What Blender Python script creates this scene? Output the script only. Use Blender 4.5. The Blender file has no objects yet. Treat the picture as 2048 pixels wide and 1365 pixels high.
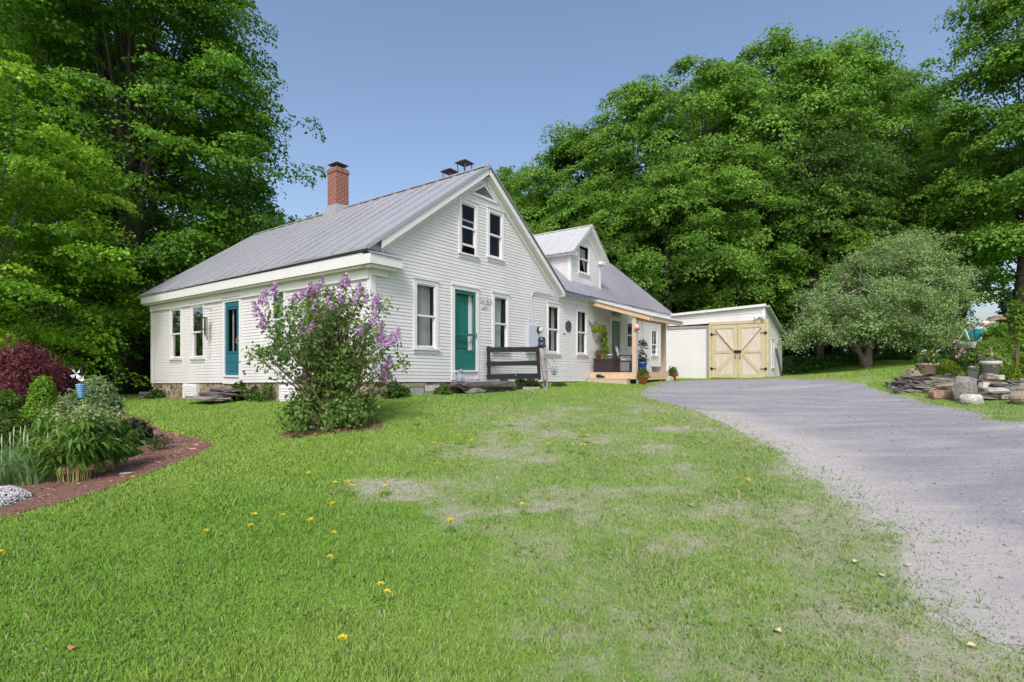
import bpy, math, random
import numpy as np
from mathutils import Vector, Matrix, Euler
from mathutils.geometry import delaunay_2d_cdt
R = random.Random(11)
rng = np.random.default_rng(7)
sc = bpy.context.scene
COL = sc.collection
pi = math.pi
rad = math.radians
F, CX, HY = 1050.0, 1024.0, 733.0     # focal length, centre column and horizon row of the 2048 px photograph

# ------------------------------------------------------------------ mesh helpers
class MB:
    def __init__(s): s.v = []; s.f = []; s.m = []
    def add(s, vs, fs, m=0):
        o = len(s.v); s.v.extend([tuple(p) for p in vs])
        for f in fs: s.f.append([i+o for i in f]); s.m.append(m)
    def hexa(s, p, m=0):      # p: 4 bottom then 4 top, counter-clockwise
        s.add(p, [(3,2,1,0),(4,5,6,7),(0,1,5,4),(1,2,6,5),(2,3,7,6),(3,0,4,7)], m)
    def box(s, x0,x1,y0,y1,z0,z1, m=0):
        s.hexa([(x0,y0,z0),(x1,y0,z0),(x1,y1,z0),(x0,y1,z0),(x0,y0,z1),(x1,y0,z1),(x1,y1,z1),(x0,y1,z1)], m)
    def pbox(s, P, u0,u1,z0,z1,d0,d1, m=0):   # box in a wall frame P(u,z,d)
        s.hexa([P(u0,z0,d0),P(u1,z0,d0),P(u1,z0,d1),P(u0,z0,d1),P(u0,z1,d0),P(u1,z1,d0),P(u1,z1,d1),P(u0,z1,d1)], m)
    def beam(s, a, b, w, h, m=0, up=(0,0,1)):
        a = Vector(a); b = Vector(b); d = (b-a).normalized(); up = Vector(up)
        if abs(d.dot(up)) > .98: up = Vector((1,0,0))
        sd = d.cross(up).normalized(); u2 = sd.cross(d).normalized()
        q = []
        for e in (a, b):
            q.append([e-sd*w/2-u2*h/2, e+sd*w/2-u2*h/2, e+sd*w/2+u2*h/2, e-sd*w/2+u2*h/2])
        s.add(q[0]+q[1], [(0,1,2,3),(7,6,5,4),(0,4,5,1),(1,5,6,2),(2,6,7,3),(3,7,4,0)], m)
    def tube(s, pts, rs, n=8, m=0, cap=True):
        pts = [Vector(p) for p in pts]
        if not hasattr(rs, '__len__'): rs = [rs]*len(pts)
        rings = []; ref = Vector((0.13,0.31,0.94))
        for i, p in enumerate(pts):
            d = (pts[min(i+1,len(pts)-1)]-pts[max(i-1,0)])
            if d.length < 1e-9: d = Vector((0,0,1))
            d.normalize()
            a = d.cross(ref)
            if a.length < .1: a = d.cross(Vector((1,0,0)))
            a.normalize(); b = d.cross(a)
            rings.append([p + (a*math.cos(2*pi*k/n)+b*math.sin(2*pi*k/n))*rs[i] for k in range(n)])
        vs = [v for r in rings for v in r]; fs = []
        for i in range(len(pts)-1):
            for k in range(n):
                fs.append((i*n+k, i*n+(k+1)%n, (i+1)*n+(k+1)%n, (i+1)*n+k))
        if cap: fs.append(tuple(range(n))[::-1]); fs.append(tuple((len(pts)-1)*n+k for k in range(n)))
        s.add(vs, fs, m)
    def lathe(s, prof, n=16, c=(0,0,0), m=0, sx=1, sy=1, wob=0):
        vs = []; fs = []
        for i,(r,z) in enumerate(prof):
            for k in range(n):
                t = 2*pi*k/n
                vs.append((c[0]+r*math.cos(t)*sx, c[1]+r*math.sin(t)*sy, c[2]+z))
        for i in range(len(prof)-1):
            for k in range(n):
                fs.append((i*n+k, i*n+(k+1)%n, (i+1)*n+(k+1)%n, (i+1)*n+k))
        fs.append(tuple(range(n))[::-1]); fs.append(tuple((len(prof)-1)*n+k for k in range(n)))
        s.add(vs, fs, m)
    def rock(s, c, r, seed=0, rough=.18, m=0, rot=0, sub=3, flat=False):
        rr = random.Random(seed*7+3)
        vs, fs = ICO[sub]
        off = Vector((rr.uniform(-9,9), rr.uniform(-9,9), rr.uniform(-9,9)))
        from mathutils import noise as nz
        cs, sn = math.cos(rot), math.sin(rot); out = []
        pw = .42 if flat else .75
        for v in vs:
            q = Vector([math.copysign(abs(a)**pw, a) for a in v])
            k = 1 + rough*nz.noise(v*1.3+off)*1.6 + rough*.5*nz.noise(v*3.4+off)
            x, y, z = q.x*r[0]*k, q.y*r[1]*k, q.z*r[2]*(k if not flat else 1+.5*(k-1))
            if z > 0: z *= 1+.25*rough*nz.noise(Vector((v.x*2, v.y*2, 3))+off)
            out.append((c[0]+x*cs-y*sn, c[1]+x*sn+y*cs, c[2]+z))
        s.add(out, fs, m)
    def build(s, name, mat, parent=None, smooth=False, loc=None, rotz=0):
        me = bpy.data.meshes.new(name); me.from_pydata(s.v, [], s.f)
        mats = mat if isinstance(mat, (list, tuple)) else [mat]
        for q in mats: me.materials.append(q)
        if len(mats) > 1: me.polygons.foreach_set('material_index', s.m)
        if smooth: me.polygons.foreach_set('use_smooth', [True]*len(me.polygons))
        me.update()
        o = bpy.data.objects.new(name, me); COL.objects.link(o)
        if parent: o.parent = parent
        if loc: o.location = loc
        o.rotation_euler.z = rotz
        return o

def ico(sub):
    import bmesh
    b = bmesh.new(); bmesh.ops.create_icosphere(b, subdivisions=sub, radius=1)
    b.verts.ensure_lookup_table()
    r = ([v.co.copy() for v in b.verts], [tuple(v.index for v in f.verts) for f in b.faces]); b.free(); return r
ICO = {k: ico(k) for k in (1,2,3)}

def np_mesh(name, V, Fq, mat, parent=None, col=None, smooth=False, loc=None):
    """V (n,3); Fq (m,k) all faces with k corners; col (n,3) stored as the point colour 'col'"""
    me = bpy.data.meshes.new(name); n = len(V); m, k = Fq.shape
    me.vertices.add(n); me.vertices.foreach_set('co', V.astype(np.float32).ravel())
    me.loops.add(m*k); me.loops.foreach_set('vertex_index', Fq.astype(np.int32).ravel())
    me.polygons.add(m); me.polygons.foreach_set('loop_start', np.arange(0, m*k, k, dtype=np.int32))
    if smooth: me.polygons.foreach_set('use_smooth', np.ones(m, dtype=bool))
    me.update(calc_edges=True)
    if col is not None:
        a = me.attributes.new('col', 'FLOAT_COLOR', 'POINT')
        a.data.foreach_set('color', np.c_[col, np.ones(n)].astype(np.float32).ravel())
    me.materials.append(mat); me.validate()
    o = bpy.data.objects.new(name, me); COL.objects.link(o)
    if parent: o.parent = parent
    if loc is not None: o.location = loc
    return o

def tag(o, label=None, cat=None, group=None, kind=None):
    if label: o['label'] = label
    if cat: o['category'] = cat
    if group: o['group'] = group
    if kind: o['kind'] = kind
    return o
def thing(name, label, cat, loc=(0,0,0), rotz=0, group=None):
    o = bpy.data.objects.new(name, None); COL.objects.link(o); o.empty_display_size = .2
    o.location = loc; o.rotation_euler = (0,0,rotz)
    return tag(o, label, cat, group)
def copy_tree(o, parent=None):
    c = o.copy(); COL.objects.link(c); c.parent = parent
    for ch in o.children: copy_tree(ch, c)
    return c

# ------------------------------------------------------------------ materials
def srgb(r,g,b):
    return tuple(((c/255)/12.92 if c/255 <= .04045 else ((c/255+.055)/1.055)**2.4) for c in (r,g,b))
class NT:
    def __init__(s, name):
        s.mat = bpy.data.materials.new(name); s.mat.use_nodes = True
        s.t = s.mat.node_tree; s.b = s.t.nodes['Principled BSDF']; s.out = s.t.nodes['Material Output']
    def n(s, typ, **kw):
        x = s.t.nodes.new(typ)
        for k, v in kw.items(): setattr(x, k, v)
        return x
    def l(s, a, b): s.t.links.new(a, b)
    def coord(s, kind='Object'): return s.n('ShaderNodeTexCoord').outputs[kind]
    def mapped(s, scale=(1,1,1), kind='Object', rot=(0,0,0)):
        m = s.n('ShaderNodeMapping'); m.inputs['Scale'].default_value = scale; m.inputs['Rotation'].default_value = rot
        s.l(s.coord(kind), m.inputs['Vector']); return m.outputs[0]
    def noise(s, vec, scale, detail=5, rough=.55, dist=0):
        x = s.n('ShaderNodeTexNoise'); x.inputs['Scale'].default_value = scale; x.inputs['Detail'].default_value = detail
        x.inputs['Roughness'].default_value = rough; x.inputs['Distortion'].default_value = dist
        s.l(vec, x.inputs['Vector']); return x.outputs['Fac']
    def ramp(s, fac, stops):
        x = s.n('ShaderNodeValToRGB'); e = x.color_ramp.elements
        while len(e) < len(stops): e.new(.5)
        for i,(p,c) in enumerate(stops):
            e[i].position = p; e[i].color = (*c,1) if len(c)==3 else c
        s.l(fac, x.inputs['Fac']); return x.outputs['Color']
    def mix(s, fac, a, b, mode='MIX'):
        x = s.n('ShaderNodeMix', data_type='RGBA', blend_type=mode)
        for inp, val in ((x.inputs['Factor'], fac), (x.inputs['A'], a), (x.inputs['B'], b)):
            if isinstance(val, (int,float)): inp.default_value = val
            elif isinstance(val, tuple): inp.default_value = (*val,1) if len(val)==3 else val
            else: s.l(val, inp)
        return x.outputs['Result']
    def math(s, op, a, b=0.0, clamp=False):
        x = s.n('ShaderNodeMath', operation=op); x.use_clamp = clamp
        for i, val in enumerate((a,b)):
            if isinstance(val,(int,float)): x.inputs[i].default_value = val
            else: s.l(val, x.inputs[i])
        return x.outputs[0]
    def bump(s, h, strength=.4, dist=.01):
        x = s.n('ShaderNodeBump'); x.inputs['Strength'].default_value = strength; x.inputs['Distance'].default_value = dist
        s.l(h, x.inputs['Height']); s.l(x.outputs[0], s.b.inputs['Normal'])
    def attr(s, name): return s.n('ShaderNodeAttribute', attribute_name=name)
def V1(c, k): return tuple(min(1, x*k) for x in c)
def plain(name, c, rough=.6, var=.12, scale=6, bump=0, bscale=40, metal=0, spec=.4, stretch=(1,1,1), detail=5):
    t = NT(name); v = t.mapped(stretch)
    n1 = t.noise(v, scale, detail)
    t.l(t.ramp(n1, [(.25, V1(c,1-var)), (.75, V1(c,1+var))]), t.b.inputs['Base Color'])
    t.b.inputs['Roughness'].default_value = rough; t.b.inputs['Metallic'].default_value = metal
    t.b.inputs['Specular IOR Level'].default_value = spec
    if bump: t.bump(t.noise(v, bscale, 4), bump, .01)
    return t.mat
def leafmat(name, trans=.42, rough=.5, spec=.25, upn=0):
    t = NT(name); a = t.attr('col').outputs['Color']
    t.l(a, t.b.inputs['Base Color']); t.b.inputs['Roughness'].default_value = rough
    t.b.inputs['Specular IOR Level'].default_value = spec
    if upn:      # thin blades shade mostly like the sward they belong to
        g = t.n('ShaderNodeNewGeometry'); vm = t.n('ShaderNodeVectorMath', operation='SCALE'); t.l(g.outputs['Normal'], vm.inputs[0]); vm.inputs['Scale'].default_value = 1-upn
        va = t.n('ShaderNodeVectorMath', operation='ADD'); t.l(vm.outputs[0], va.inputs[0]); va.inputs[1].default_value = (0,0,upn); vn = t.n('ShaderNodeVectorMath', operation='NORMALIZE'); t.l(va.outputs[0], vn.inputs[0]); t.l(vn.outputs[0], t.b.inputs['Normal'])
    tr = t.n('ShaderNodeBsdfTranslucent'); t.l(t.mix(.35, a, (.9,1.0,.1), 'MULTIPLY'), tr.inputs['Color'])
    mx = t.n('ShaderNodeMixShader'); mx.inputs[0].default_value = trans
    t.l(t.b.outputs[0], mx.inputs[1]); t.l(tr.outputs[0], mx.inputs[2]); t.l(mx.outputs[0], t.out.inputs['Surface'])
    return t.mat
LEAF = leafmat('leaf')
GRASS = leafmat('grass_blade', .22, .6, .12, .6)
PETAL = leafmat('petal', .3, .6, .2)

def m_paint():
    t = NT('white_house_paint'); v = t.coord()
    n1 = t.noise(t.mapped((1,1,.35)), 1.1, 6); n2 = t.noise(t.mapped((1,1,6)), 5, 5)
    c = t.ramp(n1, [(.3, srgb(207,204,205)), (.7, srgb(219,216,217))])
    c = t.mix(t.math('MULTIPLY', t.ramp(n2, [(.56,(0,0,0)),(.8,(1,1,1))]), .3), c, srgb(196,194,188))
    t.l(c, t.b.inputs['Base Color']); t.b.inputs['Roughness'].default_value = .6; t.b.inputs['Specular IOR Level'].default_value = .25
    t.bump(t.noise(t.mapped((1,1,8)), 30, 3), .12, .004); return t.mat
PAINT = m_paint()
TRIM = plain('white_trim_paint', srgb(220,218,219), .5, .03, 3, .05, 60, spec=.3)
def m_metal(name, c, seamdir):
    t = NT(name); n1 = t.noise(t.mapped((1,1,1)), .9, 6, .6); n2 = t.noise(t.mapped(seamdir), 3, 5)
    col = t.ramp(n1, [(.25, V1(c,.95)), (.75, V1(c,1.04))])
    col = t.mix(t.math('MULTIPLY', n2, .3), col, V1(c,.8))
    t.l(col, t.b.inputs['Base Color']); t.b.inputs['Roughness'].default_value = .42; t.b.inputs['Metallic'].default_value = .25
    t.bump(t.noise(t.mapped((1,1,1)), 2.2, 3), .25, .02); return t.mat
ROOF = m_metal('painted_roof_metal', srgb(172,172,177), (.4,6,.4))
ROOF2 = m_metal('ell_roof_metal', srgb(162,162,172), (6,.4,.4))
ROOFW = m_metal('pale_roof_metal', srgb(205,205,205), (.4,6,.4))
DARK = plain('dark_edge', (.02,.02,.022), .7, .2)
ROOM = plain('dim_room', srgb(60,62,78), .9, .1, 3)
def m_brick():
    t = NT('red_brick'); x = t.n('ShaderNodeSeparateXYZ'); t.l(t.coord(), x.inputs[0])
    c = t.n('ShaderNodeCombineXYZ'); t.l(t.math('ADD', x.outputs[0], x.outputs[1]), c.inputs[0]); t.l(x.outputs[2], c.inputs[1])
    b = t.n('ShaderNodeTexBrick'); t.l(c.outputs[0], b.inputs['Vector'])
    b.inputs['Color1'].default_value = (*srgb(112,48,40),1); b.inputs['Color2'].default_value = (*srgb(138,66,53),1)
    b.inputs['Mortar'].default_value = (*srgb(166,146,136),1); b.inputs['Scale'].default_value = 1
    b.inputs['Brick Width'].default_value = .2; b.inputs['Row Height'].default_value = .075; b.inputs['Mortar Size'].default_value = .012
    n1 = t.noise(t.coord(), 7, 5)
    t.l(t.mix(t.math('MULTIPLY', n1, .5), b.outputs['Color'], srgb(146,84,70)), t.b.inputs['Base Color'])
    t.b.inputs['Roughness'].default_value = .9; t.bump(b.outputs['Fac'], .6, -.01); return t.mat
BRICK = m_brick()
def m_field():
    t = NT('fieldstone'); v = t.mapped((1,1,1.7))
    a = t.n('ShaderNodeTexVoronoi'); a.inputs['Scale'].default_value = 4.2; t.l(v, a.inputs['Vector'])
    e = t.n('ShaderNodeTexVoronoi', feature='DISTANCE_TO_EDGE'); e.inputs['Scale'].default_value = 4.2; t.l(v, e.inputs['Vector'])
    sp = t.n('ShaderNodeSeparateColor'); t.l(a.outputs['Color'], sp.inputs[0])
    c = t.ramp(sp.outputs[0], [(.0, srgb(96,80,66)), (.4, srgb(140,118,100)), (.7, srgb(120,112,104)), (1, srgb(168,146,120))])
    c = t.mix(t.math('MULTIPLY', t.noise(t.coord(), 22, 5), .5), c, srgb(100,88,80))
    mm = t.ramp(e.outputs['Distance'], [(.02,(1,1,1)),(.07,(0,0,0))])
    t.l(t.mix(mm, c, srgb(176,160,140)), t.b.inputs['Base Color']); t.b.inputs['Roughness'].default_value = .95
    t.bump(e.outputs['Distance'], .8, .05); return t.mat
FIELD = m_field()
def m_stone(name, c1, c2, scale=5, moss=0):
    t = NT(name); v = t.coord('Object')
    n1 = t.noise(v, scale, 8, .65); n2 = t.noise(v, scale*4.5, 6)
    c = t.ramp(n1, [(.3,c1),(.7,c2)])
    c = t.mix(t.math('MULTIPLY', t.ramp(n2, [(.5,(0,0,0)),(.72,(1,1,1))]), .5), c, V1(c2,1.35))
    if moss: c = t.mix(t.math('MULTIPLY', t.ramp(t.noise(v, 3.1, 5), [(.5,(0,0,0)),(.62,(1,1,1))]), moss), c, srgb(110,115,70))
    t.l(c, t.b.inputs['Base Color']); t.b.inputs['Roughness'].default_value = .92
    t.bump(t.math('ADD', n1, n2), .7, .03); return t.mat
STONE = m_stone('grey_stone', srgb(108,104,100), srgb(152,146,140), 5, .25)
SLATE = m_stone('dark_slate', srgb(72,68,70), srgb(112,104,104), 7)
PALE = m_stone('pale_stone', srgb(170,166,160), srgb(206,202,192), 6)
REDST = m_stone('reddish_stone', srgb(140,105,92), srgb(172,136,118), 6)
TAN = m_stone('tan_stone', srgb(135,120,104), srgb(172,156,136), 6, .2)
CONC = m_stone('concrete', srgb(140,142,144), srgb(178,178,178), 4)
def m_wood(name, c1, c2, stretch=(1,1,14), rough=.7, scale=3.5, knot=.3):
    t = NT(name); n1 = t.noise(t.mapped(stretch), scale, 6, .6, .3)
    c = t.ramp(n1, [(.3,c1),(.7,c2)])
    if knot: c = t.mix(t.math('MULTIPLY', t.ramp(t.noise(t.coord(), 6, 3), [(.62,(0,0,0)),(.75,(1,1,1))]), knot), c, V1(c1,.6))
    t.l(c, t.b.inputs['Base Color']); t.b.inputs['Roughness'].default_value = rough
    t.bump(n1, .25, .008); return t.mat
LUMBER = m_wood('new_lumber', srgb(198,164,128), srgb(216,186,152), (10,10,10), .7, 1.2, .15)
LUMBERP = m_wood('weathered_lumber', srgb(180,160,142), srgb(202,184,166), (3,3,12), .75, 2, .2)
DOORY = m_wood('yellow_pine', srgb(182,168,134), srgb(200,187,154), (6,6,2), .7, 2, .2)
PLY = m_wood('pale_plywood', srgb(190,176,166), srgb(212,200,190), (5,5,1), .75, 2.2, .1)
GREYW = m_wood('grey_weathered_wood', srgb(128,122,118), srgb(166,160,156), (9,9,1.2), .85, 3, .3)
TEAL = plain('teal_paint', srgb(30,108,98), .5, .14, 3, .1, 20, stretch=(3,3,.6))
TEALB = plain('blue_green_paint', srgb(42,104,120), .4, .08, 4, .05, 20)
TEALD = plain('dark_green_paint', srgb(38,92,82), .45, .1, 4)
BLACKP = plain('black_fence_paint', srgb(22,21,30), .55, .2, 6, .15, 30, stretch=(1,1,1))
WIRE = plain('fence_wire', srgb(150,150,150), .5, .1, metal=.5)
GREYM = plain('grey_enamel', srgb(188,190,202), .45, .04, 3)
IRON = plain('black_iron', srgb(48,46,46), .5, .2, metal=.4)
BLUEG = plain('glossy_navy', srgb(42,56,84), .25, .3, 5, spec=.6)
TERRA = plain('terracotta', srgb(206,112,70), .8, .12, 8, .1, 40)
TERRAP = plain('pale_terracotta', srgb(196,168,150), .85, .16, 5, .15, 40)
BLUEPOT = plain('blue_glaze', srgb(40,88,190), .2, .1, 4, spec=.6)
WICKER = plain('dark_wicker', srgb(58,44,48), .7, .35, 40, .4, 60)
MULCHW = plain('chip_wood', srgb(140,100,82), .9, .3, 20)
def m_cushion():
    t = NT('patterned_fabric'); a = t.n('ShaderNodeTexVoronoi'); a.inputs['Scale'].default_value = 26; t.l(t.coord(), a.inputs['Vector'])
    t.l(t.ramp(a.outputs['Distance'], [(.3, srgb(96,90,84)), (.5, srgb(206,196,182))]), t.b.inputs['Base Color']); t.b.inputs['Roughness'].default_value = .95; return t.mat
CUSH = m_cushion()
def m_bark(name, c1, c2):
    t = NT(name); n1 = t.noise(t.mapped((5,5,.8)), 2.5, 8, .65, .4)
    t.l(t.ramp(n1, [(.35,c1),(.68,c2)]), t.b.inputs['Base Color']); t.b.inputs['Roughness'].default_value = .95
    t.bump(n1, 1, .06); return t.mat
BARK = m_bark('maple_bark', srgb(54,48,45), srgb(98,89,83))
BARKG = m_bark('grey_bark', srgb(92,86,80), srgb(140,130,122))
STEM = plain('green_stem', srgb(120,140,70), .7, .2)
TWIG = plain('brown_twig', srgb(108,92,76), .85, .2)
def m_curtain(name, c):
    t = NT(name); w = t.n('ShaderNodeTexWave'); w.inputs['Scale'].default_value = 6; w.inputs['Distortion'].default_value = 1.5
    t.l(t.mapped((1,1,.02)), w.inputs['Vector'])
    t.l(t.ramp(w.outputs['Fac'], [(0,V1(c,.8)),(1,c)]), t.b.inputs['Base Color']); t.b.inputs['Roughness'].default_value = .95; return t.mat
CURT = m_curtain('grey_curtain', srgb(215,215,208))
CURTG = m_curtain('sage_curtain', srgb(210,228,205))
def m_glass():
    t = NT('window_glass'); t.t.nodes.remove(t.b)
    tr = t.n('ShaderNodeBsdfTransparent'); tr.inputs[0].default_value = (.78,.8,.84,1)
    gl = t.n('ShaderNodeBsdfGlossy'); gl.inputs['Roughness'].default_value = .03; gl.inputs['Color'].default_value = (.95,.97,1,1)
    fr = t.n('ShaderNodeFresnel'); fr.inputs[0].default_value = 1.5
    nb = t.n('ShaderNodeBump'); nb.inputs['Strength'].default_value = .08; nb.inputs['Distance'].default_value = .02
    t.l(t.noise(t.coord(), 3, 2), nb.inputs['Height']); t.l(nb.outputs[0], gl.inputs['Normal'])
    mx = t.n('ShaderNodeMixShader'); t.l(t.math('MULTIPLY', fr.outputs[0], .45), mx.inputs[0]); t.l(tr.outputs[0], mx.inputs[1]); t.l(gl.outputs[0], mx.inputs[2])
    t.l(mx.outputs[0], t.out.inputs['Surface']); return t.mat
GLASS = m_glass()

# ------------------------------------------------------------------ terrain
def cp(px, py, Y): return ((px-CX)/F*Y, Y, (HY-py)/F*Y)
GP = [cp(303,796,18), cp(500,800,14.6), cp(760,796,11.2), cp(900,790,13), cp(1083,779,14.1), cp(1160,765,18.2), cp(1265,769,17.8),
      cp(1420,758,24), cp(1540,757,22.6), cp(1660,745,26), cp(1725,722,27), cp(1850,722,28), cp(1790,783,13.6), cp(1900,793,12.6), cp(2000,803,11.6),
      cp(2048,850,8.2), cp(1850,743,15), cp(2030,756,13), cp(660,858,8.4), (0,0,-1.62), (0,2.6,-1.52), (0,7,-1.16), cp(150,965,6.4),
      cp(20,1010,5.6), cp(410,890,8.6), cp(258,781,24), (-25,18,-1.4), (0,-8,-2.2), (12,-5,-1.8), (-12,-5,-2.2), (8,2,-1.4), (0,40,-.4),
      (20,45,.7), (-25,45,-.9), (40,30,.5), (30,15,-.1), (60,60,.9), (-60,60,-1.2), (0,80,0), cp(1640,722,33), (-40,10,-1.9), (-9,3,-1.7), (5,20.5,-.56), (-5,22,-.8), (11,28,-.3), (3,10,-.88), (6,14,-.72)]
GP = np.array(GP)
def tps_fit(P, lam=.0004):
    n = len(P); d = np.hypot(P[:,None,0]-P[None,:,0], P[:,None,1]-P[None,:,1])
    K = np.where(d > 0, d*d*np.log(d+1e-12), 0) + lam*np.eye(n)*n
    A = np.zeros((n+3,n+3)); A[:n,:n] = K; A[:n,n] = 1; A[:n,n+1:] = P[:,:2]; A[n,:n] = 1; A[n+1:,:n] = P[:,:2].T
    return np.linalg.solve(A, np.r_[P[:,2],0,0,0])
TW = tps_fit(GP)
def gz(x, y):
    x = np.asarray(x, float); y = np.asarray(y, float); sh = x.shape
    q = np.c_[x.ravel(), y.ravel()]
    cl = q.copy(); r = np.hypot(cl[:,0], cl[:,1]-20); k = np.minimum(1, 55/np.maximum(r,1e-6)); cl[:,0] *= k; cl[:,1] = 20+(cl[:,1]-20)*k
    out = np.empty(len(q))
    for i in range(0, len(q), 40000):
        c = cl[i:i+40000]; d = np.hypot(c[:,None,0]-GP[None,:,0], c[:,None,1]-GP[None,:,1])
        out[i:i+40000] = np.where(d > 0, d*d*np.log(d+1e-12), 0) @ TW[:len(GP)] + TW[-3] + c @ TW[-2:]
    out += (fbm(q[:,0],q[:,1],.9,2)-.5)*.05*np.clip(1-np.hypot(q[:,0],q[:,1]-8)/16,0,1)
    return out.reshape(sh)
def g1(x, y): return float(gz(np.array([x]), np.array([y]))[0])
def ray(px, py):          # where the line of sight through a photo pixel meets the terrain
    kx, kz = (px-CX)/F, (HY-py)/F
    Ys = np.arange(2.0, 60, .05); f = kz*Ys - gz(kx*Ys, Ys)
    i = int(np.argmax(f < 0)); 
    if f[i] >= 0: i = len(Ys)-1
    Y = Ys[i]; return (kx*Y, Y, g1(kx*Y, Y))
def inpoly(x, y, poly):
    x = np.asarray(x); y = np.asarray(y); r = np.zeros(x.shape, bool); n = len(poly)
    for i in range(n):
        x0,y0 = poly[i]; x1,y1 = poly[(i+1)%n]
        if y0 == y1: continue
        c = ((y0 > y) != (y1 > y)) & (x < (x1-x0)*(y-y0)/(y1-y0)+x0); r ^= c
    return r
def polydist(x, y, poly):
    d = np.full(np.shape(x), 1e9)
    n = len(poly)
    for i in range(n):
        x0,y0 = poly[i]; x1,y1 = poly[(i+1)%n]; L = (x1-x0)**2+(y1-y0)**2+1e-12
        t = np.clip(((x-x0)*(x1-x0)+(y-y0)*(y1-y0))/L, 0, 1)
        d = np.minimum(d, np.hypot(x-x0-t*(x1-x0), y-y0-t*(y1-y0)))
    return d
def vnoise(x, y, s, seed=0):      # smooth value noise, roughly 0..1
    x = np.asarray(x)*s+seed*17.3; y = np.asarray(y)*s-seed*9.1
    xi = np.floor(x).astype(int); yi = np.floor(y).astype(int); fx = x-xi; fy = y-yi
    fx = fx*fx*(3-2*fx); fy = fy*fy*(3-2*fy)
    def h(a, b):
        v = np.sin(a*127.1+b*311.7+seed*74.7)*43758.5453; return v-np.floor(v)
    return (h(xi,yi)*(1-fx)+h(xi+1,yi)*fx)*(1-fy)+(h(xi,yi+1)*(1-fx)+h(xi+1,yi+1)*fx)*fy
def fbm(x, y, s, seed=0, o=4):
    r = 0; a = .5
    for i in range(o): r = r+a*vnoise(x, y, s*2**i, seed+i); a *= .5
    return r/(1-.5**o)
def smooth_poly(pts, step=.05, jit=.08, seed=0, closed=True):
    pts = [np.array(p[:2]) for p in pts]; out = []
    n = len(pts)
    for i in range(n):
        p0,p1,p2,p3 = pts[i-1], pts[i], pts[(i+1)%n], pts[(i+2)%n]
        L = np.linalg.norm(p2-p1); k = max(1, int(L/step))
        for j in range(k):
            t = j/k
            out.append(.5*((2*p1)+(-p0+p2)*t+(2*p0-5*p1+4*p2-p3)*t*t+(-p0+3*p1-3*p2+p3)*t**3))
    o = np.array(out); tn = np.roll(o,-1,0)-np.roll(o,1,0); nn = np.c_[tn[:,1],-tn[:,0]]; nn /= np.maximum(np.linalg.norm(nn,axis=1),1e-9)[:,None]
    dist = np.hypot(o[:,0], o[:,1])
    w = ((fbm(o[:,0],o[:,1],1.2,seed)-.5)*2.2 + (fbm(o[:,0],o[:,1],6,seed+5)-.5)*1.2)*jit
    return o+nn*w[:,None]
def sheet(name, poly, mat, lift, inner=.4, attrfn=None):
    poly = np.array(poly); x0,y0 = poly.min(0); x1,y1 = poly.max(0)
    gx, gy = np.meshgrid(np.arange(x0,x1,inner), np.arange(y0,y1,inner)); gx = gx.ravel(); gy = gy.ravel()
    k = inpoly(gx, gy, poly) & (polydist(gx, gy, poly[::4]) > inner*.4); gx = gx[k]; gy = gy[k]
    n = len(poly); vs = [Vector(p) for p in poly]+[Vector((a,b)) for a,b in zip(gx,gy)]
    r = delaunay_2d_cdt(vs, [(i,(i+1)%n) for i in range(n)], [list(range(n))], 1, 1e-5)
    V = np.array([(v.x,v.y) for v in r[0]]); z = gz(V[:,0],V[:,1])+lift
    me = bpy.data.meshes.new(name); me.from_pydata(np.c_[V,z].tolist(), [], r[2]); me.materials.append(mat)
    if me.polygons and sum(p.normal.z for p in list(me.polygons)[:50]) < 0: me.flip_normals()
    me.polygons.foreach_set('use_smooth', [True]*len(me.polygons))
    if attrfn is not None:
        a = me.attributes.new('edge','FLOAT','POINT'); a.data.foreach_set('value', attrfn(V[:,0],V[:,1]).astype(np.float32))
    o = bpy.data.objects.new(name, me); COL.objects.link(o); return o
# ------------------------------------------------------------------ camera, sun, sky
cam = bpy.data.cameras.new('camera'); camo = bpy.data.objects.new('camera', cam); COL.objects.link(camo)
cam.sensor_width = 36; cam.lens = 36*F/2048; cam.shift_y = (HY-682.5)/2048; cam.clip_start = .05; cam.clip_end = 3000
camo.location = (0,0,0); camo.rotation_euler = (rad(90),0,0); sc.camera = camo
SUN_EL, SUN_AZ = 47, 188      # azimuth clockwise from +Y
w = bpy.data.worlds.new('World'); sc.world = w; w.use_nodes = True
nt = w.node_tree; bg = nt.nodes['Background']; sky = nt.nodes.new('ShaderNodeTexSky'); sky.sky_type = 'NISHITA'
sky.sun_disc = False; sky.sun_elevation = rad(SUN_EL); sky.sun_rotation = rad(SUN_AZ)
sky.air_density = 1.0; sky.dust_density = 3.8; sky.ozone_density = 1.2; sky.altitude = 200
nt.links.new(sky.outputs[0], bg.inputs['Color']); bg.inputs['Strength'].default_value = .128
sl = bpy.data.lights.new('sun', 'SUN'); so = bpy.data.objects.new('sun', sl); COL.objects.link(so)
sl.energy = 1.35; sl.angle = rad(14); sl.color = (1,.985,.965)
d = Vector((math.sin(rad(SUN_AZ))*math.cos(rad(SUN_EL)), math.cos(rad(SUN_AZ))*math.cos(rad(SUN_EL)), math.sin(rad(SUN_EL))))
so.rotation_euler = d.to_track_quat('Z','Y').to_euler(); so.location = (0,-10,30)
sc.view_settings.view_transform = 'Standard'; sc.view_settings.look = 'None'; sc.view_settings.exposure = .73; sc.view_settings.gamma = 1
sc.render.engine = 'CYCLES'; sc.cycles.max_bounces = 8; sc.cycles.transparent_max_bounces = 12; sc.cycles.diffuse_bounces = 6
sc.cycles.use_denoising = True
try: sc.cycles.denoising_prefilter = 'ACCURATE'
except Exception: pass

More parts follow.
